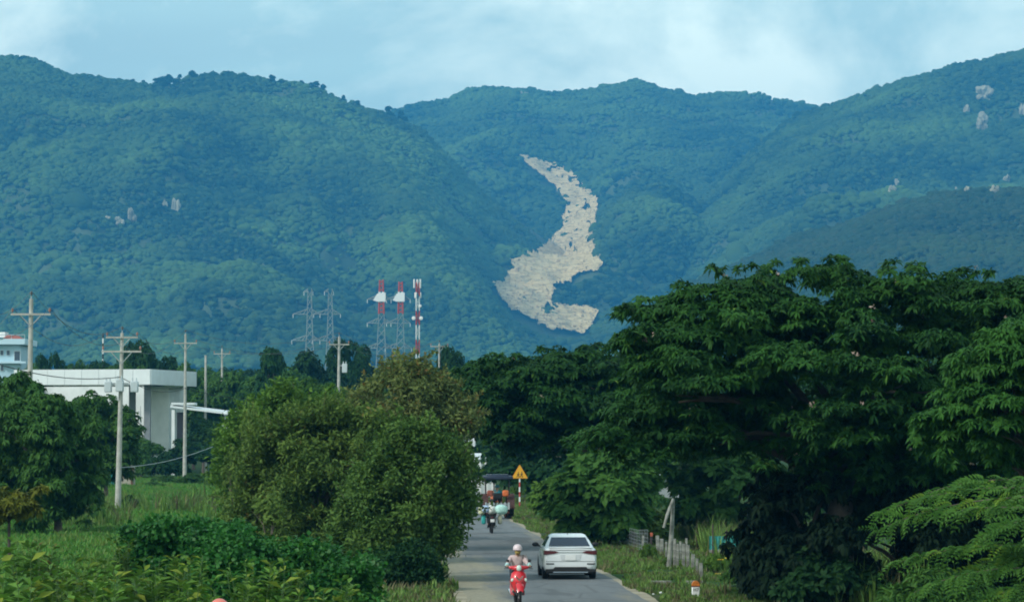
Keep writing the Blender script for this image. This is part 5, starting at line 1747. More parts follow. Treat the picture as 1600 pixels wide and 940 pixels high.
def text_mesh(name, body, size, m, parent, loc, rx=R(90)):
    cu = bpy.data.curves.new(name, 'FONT'); cu.body = body; cu.size = size; cu.align_x = 'CENTER'; cu.align_y = 'CENTER'; cu.extrude = .002; cu.resolution_u = 2
    o = bpy.data.objects.new(name, cu); C.objects.link(o)
    dg = bpy.context.evaluated_depsgraph_get()
    me = bpy.data.meshes.new_from_object(o.evaluated_get(dg)); me.name = name
    bpy.data.objects.remove(o)
    me.materials.clear(); me.materials.append(m)
    t = link_mesh(name, me, parent); t.location = loc; t.rotation_euler = (rx, 0, 0)
    return t
def km_stone(px, py, hpx, wpx, label, words, rz=0.0):
    base = G(px, py); base.z = gz(base.x, base.y) - .02
    s = base.y / FPX; h = hpx * s; w = wpx * s
    root = empty('kilometre_stone', base, rz)
    tag(root, label, 'marker stone', 'kilometre stones on the right verge')
    b = MB(); b.box((0, 0, h * .36), (w, w * .75, h * .76), bev=.02); b.build('stone', m_whitepaint, root)
    c = MB(); pts = [(w * .52 * math.cos(PI * k / 10), h * .72 + h * .30 * math.sin(PI * k / 10)) for k in range(11)]
    c.prism([(-w * .52, h * .70)] + [(p[0], p[1]) for p in pts[::-1]] + [(w * .52, h * .70)], -w * .39, w * .39)
    c.build('cap', mat('orange_paint', (.58, .17, .02), .6, var=.2, scale=14), root)
    d = MB(); d.prism([(-w * .53, h * .67), (w * .53, h * .67), (w * .53, h * .735), (-w * .53, h * .735)], -w * .40, w * .40); d.build('band', mat('dark_red_paint', (.16, .05, .03), .7), root)
    if words:
        text_mesh('lettering', 'H7', h * .26, m_black, root, (0, -w * .375 - .004, h * .50))
        text_mesh('lettering', '1', h * .22, m_black, root, (0, -w * .375 - .004, h * .20))
km_stone(1087, 933, 27, 12, 'orange topped white marker stone with lettering in the near right grass', True, .05)
km_stone(884, 824, 15, 9, 'farther orange topped white marker stone above the white car', False, -.35)

# ---- the old fence on the right verge
FENCE = [  # foot px, foot py, top px, top py, width px, label, category, red top
    (990, 853, 997, 818, 6.5, 'leaning grey fence post at the far end beside the wire mesh', 0),
    (1016, 866, 1018, 832, 4.5, 'dark fence post with a reddish top', 2),
    (1029, 866, 1027, 836, 7, 'pale flat fence post right of the red topped one', 0),
    (1034, 868, 1034, 841, 7, 'pale fence post just left of the tall leaning pole', 0),
    (1054, 886, 1054, 841, 5.5, 'tallest square fence post just right of the tall leaning pole', 0),
    (1058.5, 888, 1059, 849, 5, 'pale fence post overlapping the tallest square one', 0),
    (1068, 886, 1068, 849, 6, 'left one of the close pair of fence posts', 0),
    (1075, 888, 1075, 851, 6, 'right one of the close pair of fence posts', 0),
    (1082, 889, 1083, 865, 7, 'short fence post left of the last one', 0),
    (1096, 905, 1095, 879, 7, 'nearest short fence post above the marker stone', 0),
    (1004, 862, 1005, 836, 4, 'grey fence post between the wire mesh and the red topped post', 0),
    (1041, 874, 1041, 846, 4, 'thin dull fence post just left of the foot of the leaning pole', 0),
    (1064, 876, 1063, 845, 4, 'thin dull fence post behind the pale overlapping one', 0),
    (1089, 897, 1089, 872, 5, 'short fence post between the last two pale ones', 0),
    (1073, 872, 1072.5, 840, 4, 'thin grey fence post behind the close pair', 0)]
def fence_posts():
    for (fx, fy, tx, ty, w, label, red) in FENCE:
        f = G(fx, fy); f.z = gz(f.x, f.y) - .05
        t = P(tx, ty, f.y)
        root = empty('fence_post', f)
        tag(root, label, 'fence post', 'old concrete fence posts')
        wd = .8 * w * f.y / FPX
        d = Vector((t.x - f.x, 0, t.z - f.z))
        b = MB()
        q = d.normalized(); xax = Vector((1, 0, 0)); xax = (xax - q * xax.dot(q)).normalized(); yax = q.cross(xax)
        rings = []
        for k in range(5):
            c = d * k / 4
            ww = wd * .5 * (1 + .05 * math.sin(k * 2.1 + fx))
            rings.append([c + xax * ww * sx + yax * .07 * sy for sx, sy in ((-1, -.8), (-.8, -1), (.8, -1), (1, -.8), (1, .8), (.8, 1), (-.8, 1), (-1, .8))])
        b.loft(rings); b.build('post', m_conc_old if red != 2 else mat('dark_wood', (.045, .035, .035), .9, var=.3, scale=6), root)
        if red == 2:
            c = MB(); c.box(d + Vector((0, 0, -.06)), (wd * 1.12, .17, .14), bev=.01); c.build('cap', mat('faded_red', (.40, .10, .05), .8), root)
    # three sagging wires
    pts = [G(fx, fy) for (fx, fy, *_r) in FENCE]
    pts = sorted([p for p in pts], key=lambda p: -p.y)
    for k, hz in enumerate((.35, .62)):
        b = MB(); b.tube([Vector((p.x - .08, p.y - .10, hz * (.95 if i % 2 else 1.0))) for i, p in enumerate(pts)], .006, 4)
        o = b.build('fence_wire', m_wire); tag(o, ('lower', 'upper')[k] + ' rusty wire strung along the old fence posts', 'wire', 'wires of the old fence')
    # wire mesh at the far end
    a = G(968, 850); c = G(1012, 864)
    root = empty('wire_mesh', a); tag(root, 'sagging wire mesh panel at the far end of the old fence', 'wire mesh')
    b = MB(); dv = Vector((c.x - a.x, c.y - a.y, 0))
    for k in range(19):
        t = k / 18; b.tube([dv * t + Vector((0, 0, 0)), dv * t + Vector((0, 0, .95 - .15 * math.sin(t * 3)))], .006, 4)
    for k in range(7):
        b.tube([dv * (j / 6) + Vector((0, 0, (.95 - .15 * math.sin(j / 2)) * k / 6)) for j in range(7)], .006, 4)
    b.build('mesh', m_steel, root)
    p = MB(); p.tube([(0, 0, 0), (.05, 0, 1.05)], .04, 6); p.build('post', m_conc_old, root)
fence_posts()
def leaning_pole():
    f = G(1044, 888); t = P(1052, 780, f.y)
    root = empty('leaning_pole', f); tag(root, 'tall weathered leaning pole with a broken arm folded down', 'pole')
    b = MB(); d = t - f
    b.tube([(0, 0, -.2), d * .5 + Vector((.03, 0, 0)), d], [.085, .08, .055], 8); b.build('pole', m_conc_old, root)
    e = P(1037, 824, f.y - .3) - f
    a = MB(); a.tube([d + Vector((0, -.05, .03)), d.lerp(e, .5) + Vector((-.03, -.08, 0)), e], [.05, .06, .045], 7); a.build('broken_arm', m_conc_old, root)
leaning_pole()
def edging(x0, x1, y, label):
    a, c = G(x0, y), G(x1, y)
    b = MB(); b.box(((a.x + c.x) / 2, a.y, .07 + gz(a.x, a.y) * .5), (c.x - a.x, .16, .16), bev=.015)
    o = b.build('concrete_edging', m_conc_old); tag(o, label, 'edging', 'low concrete edging pieces in the grass')
edging(1012, 1049, 914, 'longer low concrete edging piece lying in the right verge grass')
edging(1071, 1100, 914, 'short low concrete edging piece behind the lettered marker stone')
def litter(px, py, w, label, seed, m=None):
    p = G(px, py); p.z = gz(p.x, p.y) + .05
    s = p.y / FPX * w
    bm = bmesh.new(); bmesh.ops.create_icosphere(bm, subdivisions=2, radius=1)
    for v in bm.verts:
        k = 1 + .6 * mnoise.noise(v.co * 1.8 + Vector((seed, 0, 0)))
        v.co = Vector((v.co.x * s * .5 * k, v.co.y * s * .4 * k, v.co.z * s * .28 * k))
    me = bpy.data.meshes.new('litter'); bm.to_mesh(me); bm.free(); me.materials.append(m or m_whitepaint)
    o = link_mesh('plastic_litter', me); o.location = p; tag(o, label, 'litter', 'white litter in the grass')
litter(1033, 928, 6, 'larger scrap of white plastic litter near the lettered marker stone', 1)
litter(1021, 930, 4, 'smaller scrap of white plastic litter near the road edge', 2)
litter(237, 785, 6, 'white litter scrap left one of two in the far field', 3)
litter(261, 788, 9, 'flat pale litter scrap right one of two in the far field', 4)

# teal sheet and thin posts at the edge of the black thicket
def teal_panel():
    a = G(1108, 866); b0 = G(1164, 866)
    root = empty('teal_panel', a); tag(root, 'teal sheet panel with a pale lower edge beside the black thicket', 'panel')
    s = a.y / FPX; w = b0.x - a.x
    b = MB(); n = 22
    pts = [(w * k / n, .03 * (k % 2)) for k in range(n + 1)]
    b.loft([[Vector((x, y, 8 * s)) for x, y in pts] + [Vector((x, y + .01, 8 * s)) for x, y in pts[::-1]], [Vector((x, y, 29 * s)) for x, y in pts] + [Vector((x, y + .01, 29 * s)) for x, y in pts[::-1]]])
    b.build('sheet', mat('teal_sheet', (.02, .24, .22), .5, var=.15, scale=4), root, smooth=False)
    e = MB(); e.box((w / 2, -.02, 6 * s), (w, .06, 4 * s)); e.build('lower_edge', m_conc_old, root)
    for k in range(3):
        p = MB(); p.tube([(w * (.1 + .38 * k), -.06, 0), (w * (.1 + .38 * k), -.06, (48, 38, 44)[k] * s)], .03, 6); p.build('post', mat('dark_post', (.07, .04, .04), .8), root)
teal_panel()

# coral round-topped post at the bottom edge
def coral_post():
    Y = 56.5; c = P(343, 934, Y); root = empty('marker_post', (c.x, Y, 0)); tag(root, 'coral pink round topped post at the bottom edge among the weeds', 'post')
    r = 17 / FPX * Y; h = c.z
    b = MB(); b.lathe([(r * .95, h - .9), (r, h - .5), (r, h - .22)] + [(r * math.cos(PI / 2 * k / 8), h - .2 + .2 * math.sin(PI / 2 * k / 8)) for k in range(9)], 24); b.build('cap', mat('coral_plastic', (.72, .20, .15), .4, var=.06, scale=8), root)
    p = MB(); p.tube([(0, 0, 0), (0, 0, h - .88)], r * .8, 14); p.build('shaft', m_whitepaint, root)
coral_post()

# ---- utility poles
def insulator(parent, x, z, m, r=.07):
    b = MB(); b.lathe([(.015, 0), (.02, .08), (r, .10), (r * .8, .15), (r, .18), (r * .75, .23), (.03, .28)], 10, (x, 0, z)); b.build('insulator', m, parent)
TOPS = {}
def utility_pole(key, base_px, top_px, top_py, Y, arms, r0, r1, label, boxes=(), insul=True):
    top = P(top_px, top_py, Y)
    bx = (base_px - 800) / FPX * Y
    root = empty('utility_pole', (bx, Y, 0)); tag(root, label, 'utility pole', 'concrete utility poles')
    dx = top.x - bx; h = top.z - .35
    b = MB(); b.tube([(dx * t, 0, h * t) for t in (-.01, .25, .5, .75, 1)], [r0 + (r1 - r0) * t for t in (0, .25, .5, .75, 1)], 12); b.build('shaft', m_conc, root)
    s = Y / FPX; tips = []
    for (py, half) in arms:
        z = P(0, py, Y).z; t = z / h; cx = dx * min(t, 1)
        a = MB(); hw = half * s
        a.box((cx, -r1 - .05, z), (2 * hw, .09, .10)); 
        ca = a.build('cross_arm', m_conc, root)
        for sd in (-1, 1):
            br = MB(); br.tube([(cx + sd * hw * .52, -r1 - .05, z - .04), (cx, -r1 - .04, z - hw * .62)], .028, 5); br.build('brace', m_steel, root)
            if insul: insulator(root, cx + sd * hw * .94, z + .05, m_ins_r)
        tips.append((root.location + Vector((cx - hw * .94, 0, z + .32)), root.location + Vector((cx + hw * .94, 0, z + .32))))
    if insul:
        p = MB(); p.tube([(dx, 0, h), (dx, 0, h + .15)], .03, 6); p.build('top_pin', m_steel, root); insulator(root, dx, h + .12, mat('dark_ceramic', (.05, .06, .06), .35), .08)
    for (px, py, w, hh) in boxes:
        c = P(px, py, Y - .35); bb = MB(); ww, zz = w * s, hh * s
        lx = c.x - bx
        bb.box((lx, -.35, c.z), (ww, .45, zz), bev=.04)
        for kx in (-.25, .25): bb.lathe([(.035, 0), (.05, .1), (.03, .22)], 8, (lx + ww * kx, -.35, c.z + zz / 2))
        bb.build('transformer_box', mat('transformer_grey', (.50, .56, .58), .5), root)
        bk = MB(); bk.box((lx * .5 + dx * .25, -.1, c.z + zz * .3), (abs(lx - dx * .5) + .05, .06, .08)); bk.build('bracket', m_steel, root)
    TOPS[key] = dict(top=root.location + Vector((dx, 0, h + .4)), tips=tips, mid=root.location + Vector((dx * .6, 0, h * .62)))
utility_pole('a', 44, 49, 456, 178, [(491, 31)], .20, .10, 'tall utility pole at the left edge with one cross arm')
utility_pole('b', 185, 191, 511, 213, [(527, 25), (549, 31)], .19, .10, 'utility pole with two cross arms and transformer boxes in the field', [(169, 604, 11, 17), (187, 602, 12, 19), (210, 604, 12, 17)])
utility_pole('c', 289, 290, 516, 330, [(536, 18)], .19, .10, 'utility pole standing in front of the white annex right of the fuel station')
utility_pole('d', 528, 530, 520, 335, [(538, 16)], .21, .11, 'utility pole with a pale box rising behind the thicket', [(538.5, 575, 8, 14)])
utility_pole('e', 686, 686.5, 532, 380, [(541, 14)], .20, .10, 'utility pole beside the dark overhanging tree crowns')
utility_pole('f', 347, 347, 540, 430, [(552.5, 13)], .2, .11, 'small distant utility pole with one cross arm behind the trees')
utility_pole('g', 321, 321.5, 550, 400, [], .2, .12, 'small distant bare utility pole without cross arm', insul=False)
def wire(p, q, sag, label, m=m_wire, r=.014, group='power lines between the poles', cat='power line'):
    b = MB(); n = 12
    b.tube([p.lerp(q, k / n) - Vector((0, 0, sag * 4 * (k / n) * (1 - k / n))) for k in range(n + 1)], r, 4)
    o = b.build('power_line', m); tag(o, label, cat, group)
T = TOPS
nm = ['left', 'right']
for (a, c) in (('a', 'b'), ('b', 'c'), ('c', 'd'), ('d', 'e')):
    where = {'a': 'leftmost pole', 'b': 'transformer pole', 'c': 'annex pole', 'd': 'boxed pole', 'e': 'pole by the dark crowns'}
    wire(T[a]['top'], T[c]['top'], 1.2, 'top power line from the %s to the %s' % (where[a], where[c]))
    for k in (0, 1):
        wire(T[a]['tips'][0][k], T[c]['tips'][0][k], 1.3, '%s arm power line from the %s to the %s' % (nm[k], where[a], where[c]))
off = [P(-60, 478, 150), P(-60, 500, 150), P(-60, 522, 150)]
wire(off[0], T['a']['top'], .8, 'top power line leaving the picture left of the leftmost pole')
wire(off[1], T['a']['tips'][0][0], .8, 'left arm power line leaving the picture at the left edge')
wire(off[2], T['a']['tips'][0][1], .8, 'right arm power line leaving the picture at the left edge')
wire(P(-40, 556, 175), T['b']['mid'] + Vector((0, -.2, 1.4)), .5, 'black cable from the left edge to the transformer pole', m_wire_b, .025, 'black cables', 'cable')
wire(T['b']['mid'] + Vector((0, -.2, 1.4)), T['c']['mid'] + Vector((0, -.2, .2)), .6, 'black cable from the transformer pole to the annex pole', m_wire_b, .025, 'black cables', 'cable')
wire(T['c']['mid'] + Vector((0, -.2, .2)), T['d']['mid'] + Vector((0, -.2, 0)), 1.0, 'black cable from the annex pole to the boxed pole', m_wire_b, .025, 'black cables', 'cable')
wire(P(188, 730, 212.5), P(385, 672, 232), .5, 'pale stay wire running low from the transformer pole to the thicket', m_steel, .02, 'stay wires', 'wire')

def striped_mast():
    Y = 440; t = P(161, 520, Y); root = empty('striped_mast', (t.x, Y, 0)); tag(root, 'thin black and white striped mast behind the fuel station roof', 'mast')
    n = 26
    for k in range(n):
        b = MB(); b.tube([(0, 0, t.z * k / n), (0, 0, t.z * (k + 1) / n)], .09 + .002 * (k % 2), 8); b.build('band', (m_whitepaint, m_black)[k % 2], root)
striped_mast()
def lamp_post():
    Y = 250; t = P(578, 604, Y); root = empty('lamp_post', (t.x, Y, 0)); tag(root, 'white lamp head on a thin post above the thicket', 'street lamp')
    b = MB(); b.tube([(-.05, 0, 0), (-.05, 0, t.z - .2)], [.07, .04], 8); b.build('post', m_steel, root)
    l = MB(); l.box((.02, 0, t.z), (.30, .34, .40), Matrix.Rotation(R(20), 3, 'Y'), bev=.08); l.build('lamp_head', m_whitepaint, root)
lamp_post()

# ---- pylons and the radio tower far off
def pylon(px, top, base_py, Y, label, red):
    t = P(px, top, Y); root = empty('pylon', (t.x, Y, 0)); tag(root, label, 'pylon', 'lattice pylons on the plain'); s = Y / FPX
    H = t.z
    m_lat = mat('pylon_steel', (.28, .35, .38), .6)
    m_lr = mat('pylon_red', (.50, .09, .09), .6)
    m_lw = mat('pylon_white', (.80, .82, .82), .6)
    wd = lambda z: (.75 + 2.2 * max(0, (H * .8 - z) / (H * .8)) ** 1.2) if z < H * .8 else .75 - .25 * (z - H * .8) / (H * .2)
    def mast(z0, z1, m, nm, r=.11, n=None):
        b = MB(); n = n or max(3, int((z1 - z0) / 2.2))
        zs = [z0 + (z1 - z0) * k / n for k in range(n + 1)]
        for sx, sy in ((-1, -1), (1, -1), (1, 1), (-1, 1)):
            b.tube([(sx * wd(z), sy * wd(z), z) for z in zs], r, 4)
        for z, z2 in zip(zs, zs[1:]):
            c = [(-wd(z), -wd(z)), (wd(z), -wd(z)), (wd(z), wd(z)), (-wd(z), wd(z))]; c2 = [(-wd(z2), -wd(z2)), (wd(z2), -wd(z2)), (wd(z2), wd(z2)), (-wd(z2), wd(z2))]
            for i in range(4):
                j = (i + 1) % 4
                b.tube([(*c[i], z), (*c2[j], z2)], r * .55, 4, cap=False); b.tube([(*c[j], z), (*c2[i], z2)], r * .55, 4, cap=False)
        return b.build(nm, m, root, smooth=False)
    zz = lambda py: P(px, py, Y).z
    def arm(py, L, Rr, m, hgt=8):
        z = zz(py); b = MB()
        for sd, ln in ((-1, L), (1, Rr)):
            w = wd(z); tip = (sd * ln * s, 0, z + .1)
            for sy in (-1, 1):
                b.tube([(sd * w, sy * w, z), tip], .10, 4); b.tube([(sd * w, sy * w, z + hgt * s), tip], .10, 4)
                for k in (.3, .6): b.tube([(sd * (w + (ln * s - w) * k), sy * w * (1 - k), z), (sd * (w + (ln * s - w) * (k - .25)), sy * w * (1.25 - k), z + hgt * s * (1.25 - k))], .06, 4)
        b.build('cross_arm', m, root, smooth=False)
        for sd, ln in ((-1, L), (1, Rr)):
            i_ = MB(); i_.tube([(sd * ln * s, 0, z + .1), (sd * ln * s, 0, z - 1.0)], .08, 5); i_.build('insulator_string', m_lw, root)
    if red:
        mast(zz(456), H, m_lr, 'red_section', .16)
        mast(zz(472), zz(456), m_lw, 'white_section', .24)
        for sg in (-1, 1):
            pn = MB(); pn.prism([(-2.6 * .9, zz(469)), (-1.2, zz(459)), (1.2, zz(457)), (1.2, zz(471)), (-1.2, zz(471))], sg * 1.0 - .05, sg * 1.0 + .05); pn.build('white_panel', m_lw, root, smooth=False)
        mast(zz(490), zz(472), m_lr, 'red_section', .18)
        mast(0, zz(490), m_lat, 'lattice_mast', .075)
        arm(468, 22, 15, m_lat); arm(505, 22, 15, m_lat); arm(544, 24, 17, m_lat)
    else:
        mast(0, H, m_lat, 'lattice_mast', .08)
        arm(456, 9, 5, m_lat, 5); arm(491, 26, 16, m_lat); arm(532, 28, 16, m_lat)
pylon(484, 454, 0, 1010, 'leftmost grey lattice pylon on the plain', False)
pylon(516, 457, 0, 1060, 'second grey lattice pylon right of the leftmost one', False)
pylon(596, 437, 0, 1000, 'left one of the two red and white topped pylons', True)
pylon(626, 440, 0, 1050, 'right one of the two red and white topped pylons', True)
def radio_tower():
    Y = 700; t = P(652, 435, Y); s = Y / FPX; root = empty('radio_tower', (t.x, Y, 0)); tag(root, 'slim red and white radio tower with white antenna panels and dishes', 'radio tower')
    H = t.z; n = 12
    for k in range(n):
        b = MB(); z0, z1 = H * .98 * k / n, H * .98 * (k + 1) / n; w = .42
        for i in range(3):
            a = 2 * PI * i / 3; a2 = 2 * PI * (i + 1) / 3
            b.tube([(w * math.cos(a), w * math.sin(a), z0), (w * math.cos(a), w * math.sin(a), z1)], .10, 5)
            b.tube([(w * math.cos(a), w * math.sin(a), z0), (w * math.cos(a2), w * math.sin(a2), z1)], .06, 4); b.tube([(w * math.cos(a2), w * math.sin(a2), z0), (w * math.cos(a), w * math.sin(a), z1)], .06, 4)
        b.build('mast_section', (m_whitepaint, m_redpaint)[k % 2], root, smooth=False)
    for i in range(3):
        a = 2 * PI * i / 3 - .5
        b = MB(); b.box((.72 * math.cos(a), .72 * math.sin(a), P(0, 443, Y).z), (.34, .2, 14 * s), Matrix.Rotation(a + PI / 2, 3, 'Z'), bev=.04); b.build('antenna_panel', m_whitepaint, root)
        b = MB(); b.box((.68 * math.cos(a + .7), .68 * math.sin(a + .7), P(0, 461, Y).z), (.28, .2, 9 * s), Matrix.Rotation(a + PI / 2, 3, 'Z'), bev=.04); b.build('antenna_panel', m_whitepaint, root)
    for (x, py, r) in ((-5.5, 497, 3), (6, 497, 3), (4.5, 478, 2.4)):
        b = MB(); b.lathe([(.05, -.15), (r * s * .8, 0), (r * s, .1), (r * s * .9, .12), (.02, .14)], 14, (x * s, -.5, P(0, py, Y).z), Matrix.Rotation(R(90), 3, 'X')); b.build('dish', m_whitepaint, root)
radio_tower()

# ---- the fuel station: canopy, columns, kiosk, annex
def slab(b, p0, p1, depth, z0, z1):
    """block standing on the line p0-p1 (plan), pushed back by depth"""
    d = Vector((p1.x - p0.x, p1.y - p0.y, 0)).normalized(); nrm = Vector((-d.y, d.x, 0))
    if nrm.y < 0: nrm = -nrm
    q = [Vector((p0.x, p0.y, 0)), Vector((p1.x, p1.y, 0)), Vector((p1.x, p1.y, 0)) + nrm * depth, Vector((p0.x, p0.y, 0)) + nrm * depth]
    b.add([v + Vector((0, 0, z0)) for v in q] + [v + Vector((0, 0, z1)) for v in q], [(0, 1, 2, 3), (4, 5, 6, 7), (0, 1, 5, 4), (1, 2, 6, 5), (2, 3, 7, 6), (3, 0, 4, 7)])
    return b
def fuel_station():
    Y = 385
    A = P(22, 600, Y + 4); B = P(235, 600, Y); E = P(306, 597, Y + 18)
    root = empty('fuel_station', (A.x, A.y, 0)); tag(root, 'white flat roofed fuel station with grey columns behind the field trees', 'fuel station')
    o = root.location
    def rel(v): return Vector(v) - o
    z0, z1 = P(0, 600.5, Y).z, P(0, 576.5, Y).z
    n = 9
    q = [rel(A), rel(B), rel(E)]; D_ = q[0] + (q[2] - q[1])
    b = MB()
    base = [Vector((v.x, v.y, z0 + .12)) for v in (q[0], q[1], q[2], D_)]
    b.add(base + [v + Vector((0, 0, z1 - z0 - .2)) for v in base], [(3, 2, 1, 0), (4, 5, 6, 7), (0, 1, 5, 4), (1, 2, 6, 5), (2, 3, 7, 6), (3, 0, 4, 7)])
    b.build('canopy_roof', m_roofw, root, smooth=False)
    # fascia panels, one by one along the front and the right side
    def fascia(p, r, cnt):
        d = (r - p); d.z = 0; L = d.length; d.normalize(); nrm = Vector((d.y, -d.x, 0))
        for k in range(cnt):
            f = MB(); w = L / cnt; c = p + d * (w * (k + .5)) + nrm * .05
            f.box((c.x, c.y, (z0 + z1) / 2), (w - .03, .10, z1 - z0), Matrix.Rotation(math.atan2(d.y, d.x), 3, 'Z'), bev=.01)
            f.build('fascia_panel', m_roofw, root, smooth=False)
    fascia(q[0], q[1], 8); fascia(q[1], q[2], 6)
    def column(px, Yc, w, ztop):
        c = P(px, 600, Yc) - o; f = MB(); ws = w * Yc / FPX
        f.box((c.x, c.y, ztop / 2), (ws, ws, ztop), bev=.03); f.build('column', m_wallgrey, root)
        f = MB(); f.box((c.x, c.y, .5), (ws * 1.5, ws * 1.5, 1.0), bev=.03); f.build('column_base', m_dark, root)
    column(207, 397, 10, z0 + .1); column(230.5, 389, 10, z0 + .1); column(60, 393, 10, z0 + .1)
    return root, o
fs_root, fs_o = fuel_station()
def kiosk():
    Y = 420
    A = P(58, 0, Y); B = P(234, 0, Y - 4)
    root = empty('kiosk', (A.x, A.y, 0)); tag(root, 'low white wall block under the fuel station canopy', 'building'); o = root.location
    b = MB(); slab(b, A - o, B - o, 6, 0, P(0, 604, Y).z); b.build('wall', m_wall, root, smooth=False)
    for k, px in enumerate((214, 222)):
        c = P(px, 0, Y - 4.2) - o; w = MB(); w.box((c.x, c.y, 5.2), (.05, .05, 5)); w.build('joint', m_wallgrey, root)
    w = MB(); c0 = P(66, 0, Y - .2) - o; w.box((c0.x + 2, c0.y - .05, 3.2), (3.6, .12, 2.0)); w.build('window', m_dark, root)
kiosk()
for k, px in enumerate((76, 89)):
    Y = 394; c = P(px, 629, Y); r_ = empty('fuel_pump', (c.x, Y, 0)); tag(r_, ('left', 'right')[k] + ' red orange fuel pump board seen between the field tree leaves', 'fuel pump')
    b = MB(); b.box((0, 0, c.z / 2 - .2), (.5, .45, c.z - .5), bev=.05); b.build('cabinet', mat('pump_orange', (.60, .12, .05), .5), r_)
    t_ = MB(); t_.box((0, 0, c.z + .2), (.62, .30, .9), bev=.05); t_.build('display', mat('pump_orange', (.60, .12, .05), .5), r_)
    h = MB(); h.tube([(.26, -.1, c.z * .6), (.42, -.15, c.z * .35), (.27, -.1, c.z * .2)], .03, 6); h.build('hose', m_black, r_)
def white_block():
    Y = 398
    A = P(236, 0, Y); B = P(266, 0, Y); E = P(291, 0, Y + 8)
    root = empty('building', (A.x, A.y, 0)); tag(root, 'tall white windowless building right of the grey columns', 'building'); o = root.location
    zt = P(0, 606, Y).z
    b = MB(); p = [Vector((v.x - o.x, v.y - o.y, 0)) for v in (A, B, E)]; D_ = p[0] + (p[2] - p[1]); D_.y = p[2].y; D_.x = p[0].x
    q = [p[0], p[1], p[2], D_]
    b.add([v for v in q] + [v + Vector((0, 0, zt)) for v in q], [(3, 2, 1, 0), (4, 5, 6, 7), (0, 1, 5, 4), (1, 2, 6, 5), (2, 3, 7, 6), (3, 0, 4, 7)])
    b.build('wall', m_wall, root, smooth=False)
    c = MB(); c.box(((q[0].x + q[2].x) / 2, (q[0].y + q[2].y) / 2 + .2, zt + .1), (q[2].x - q[0].x + .1, q[2].y - q[0].y + .3, .16)); c.build('parapet', m_roofw, root, smooth=False)
white_block()
def annex():
    Y = 380
    root = empty('annex', (P(268, 0, Y).x, Y, 0)); tag(root, 'white annex with a thin sloping awning and a low wall', 'building'); o = root.location
    r_ = lambda px, py, yy=Y: P(px, py, yy) - o
    b = MB(); a0, a1 = r_(266, 633), r_(373, 646); th = .22
    b.add([a0, a1, a1 + Vector((0, 5, .2)), a0 + Vector((0, 5, .2))] + [v - Vector((0, 0, th)) for v in (a0, a1, a1 + Vector((0, 5, .2)), a0 + Vector((0, 5, .2)))], [(0, 1, 2, 3), (7, 6, 5, 4), (0, 4, 5, 1), (1, 5, 6, 2), (2, 6, 7, 3), (3, 7, 4, 0)])
    b.build('awning', m_roofw, root, smooth=False)
    c = MB(); p = r_(303, 632); c.box((r_(286, 632).x, 1.4, p.z + .1), (37 * Y / FPX, 2.8, .25), bev=.03); c.build('flat_roof', m_roofw, root)
    f = MB(); f.tube([r_(350, 646), r_(378, 646)], .2, 10); f.build('gutter_drum', m_roofw, root)
    w = MB(); x0, x1 = r_(268, 640), r_(273, 640); w.box(((x0.x + x1.x) / 2, .6, x0.z / 2), (x1.x - x0.x, 1.2, x0.z)); w.build('pier', m_wall, root, smooth=False)
    d = MB(); x0, x1 = r_(273, 640), r_(288, 640); d.box(((x0.x + x1.x) / 2, 2.5, x0.z / 2 - .1), (x1.x - x0.x, .2, x0.z - .3)); d.build('opening', m_dark, root, smooth=False)
    l = MB(); x0, x1 = r_(348, 662, Y - 6), r_(400, 662, Y - 6); l.box(((x0.x + x1.x) / 2, -6, x0.z / 2), (x1.x - x0.x, .25, x0.z)); l.build('low_wall', m_wall, root, smooth=False)
    for px in (352, 374):
        p_ = r_(px, 646); q = MB(); q.tube([(p_.x, .1, 0), (p_.x, .1, p_.z - .2)], .06, 6); q.build('post', m_steel, root)
annex()
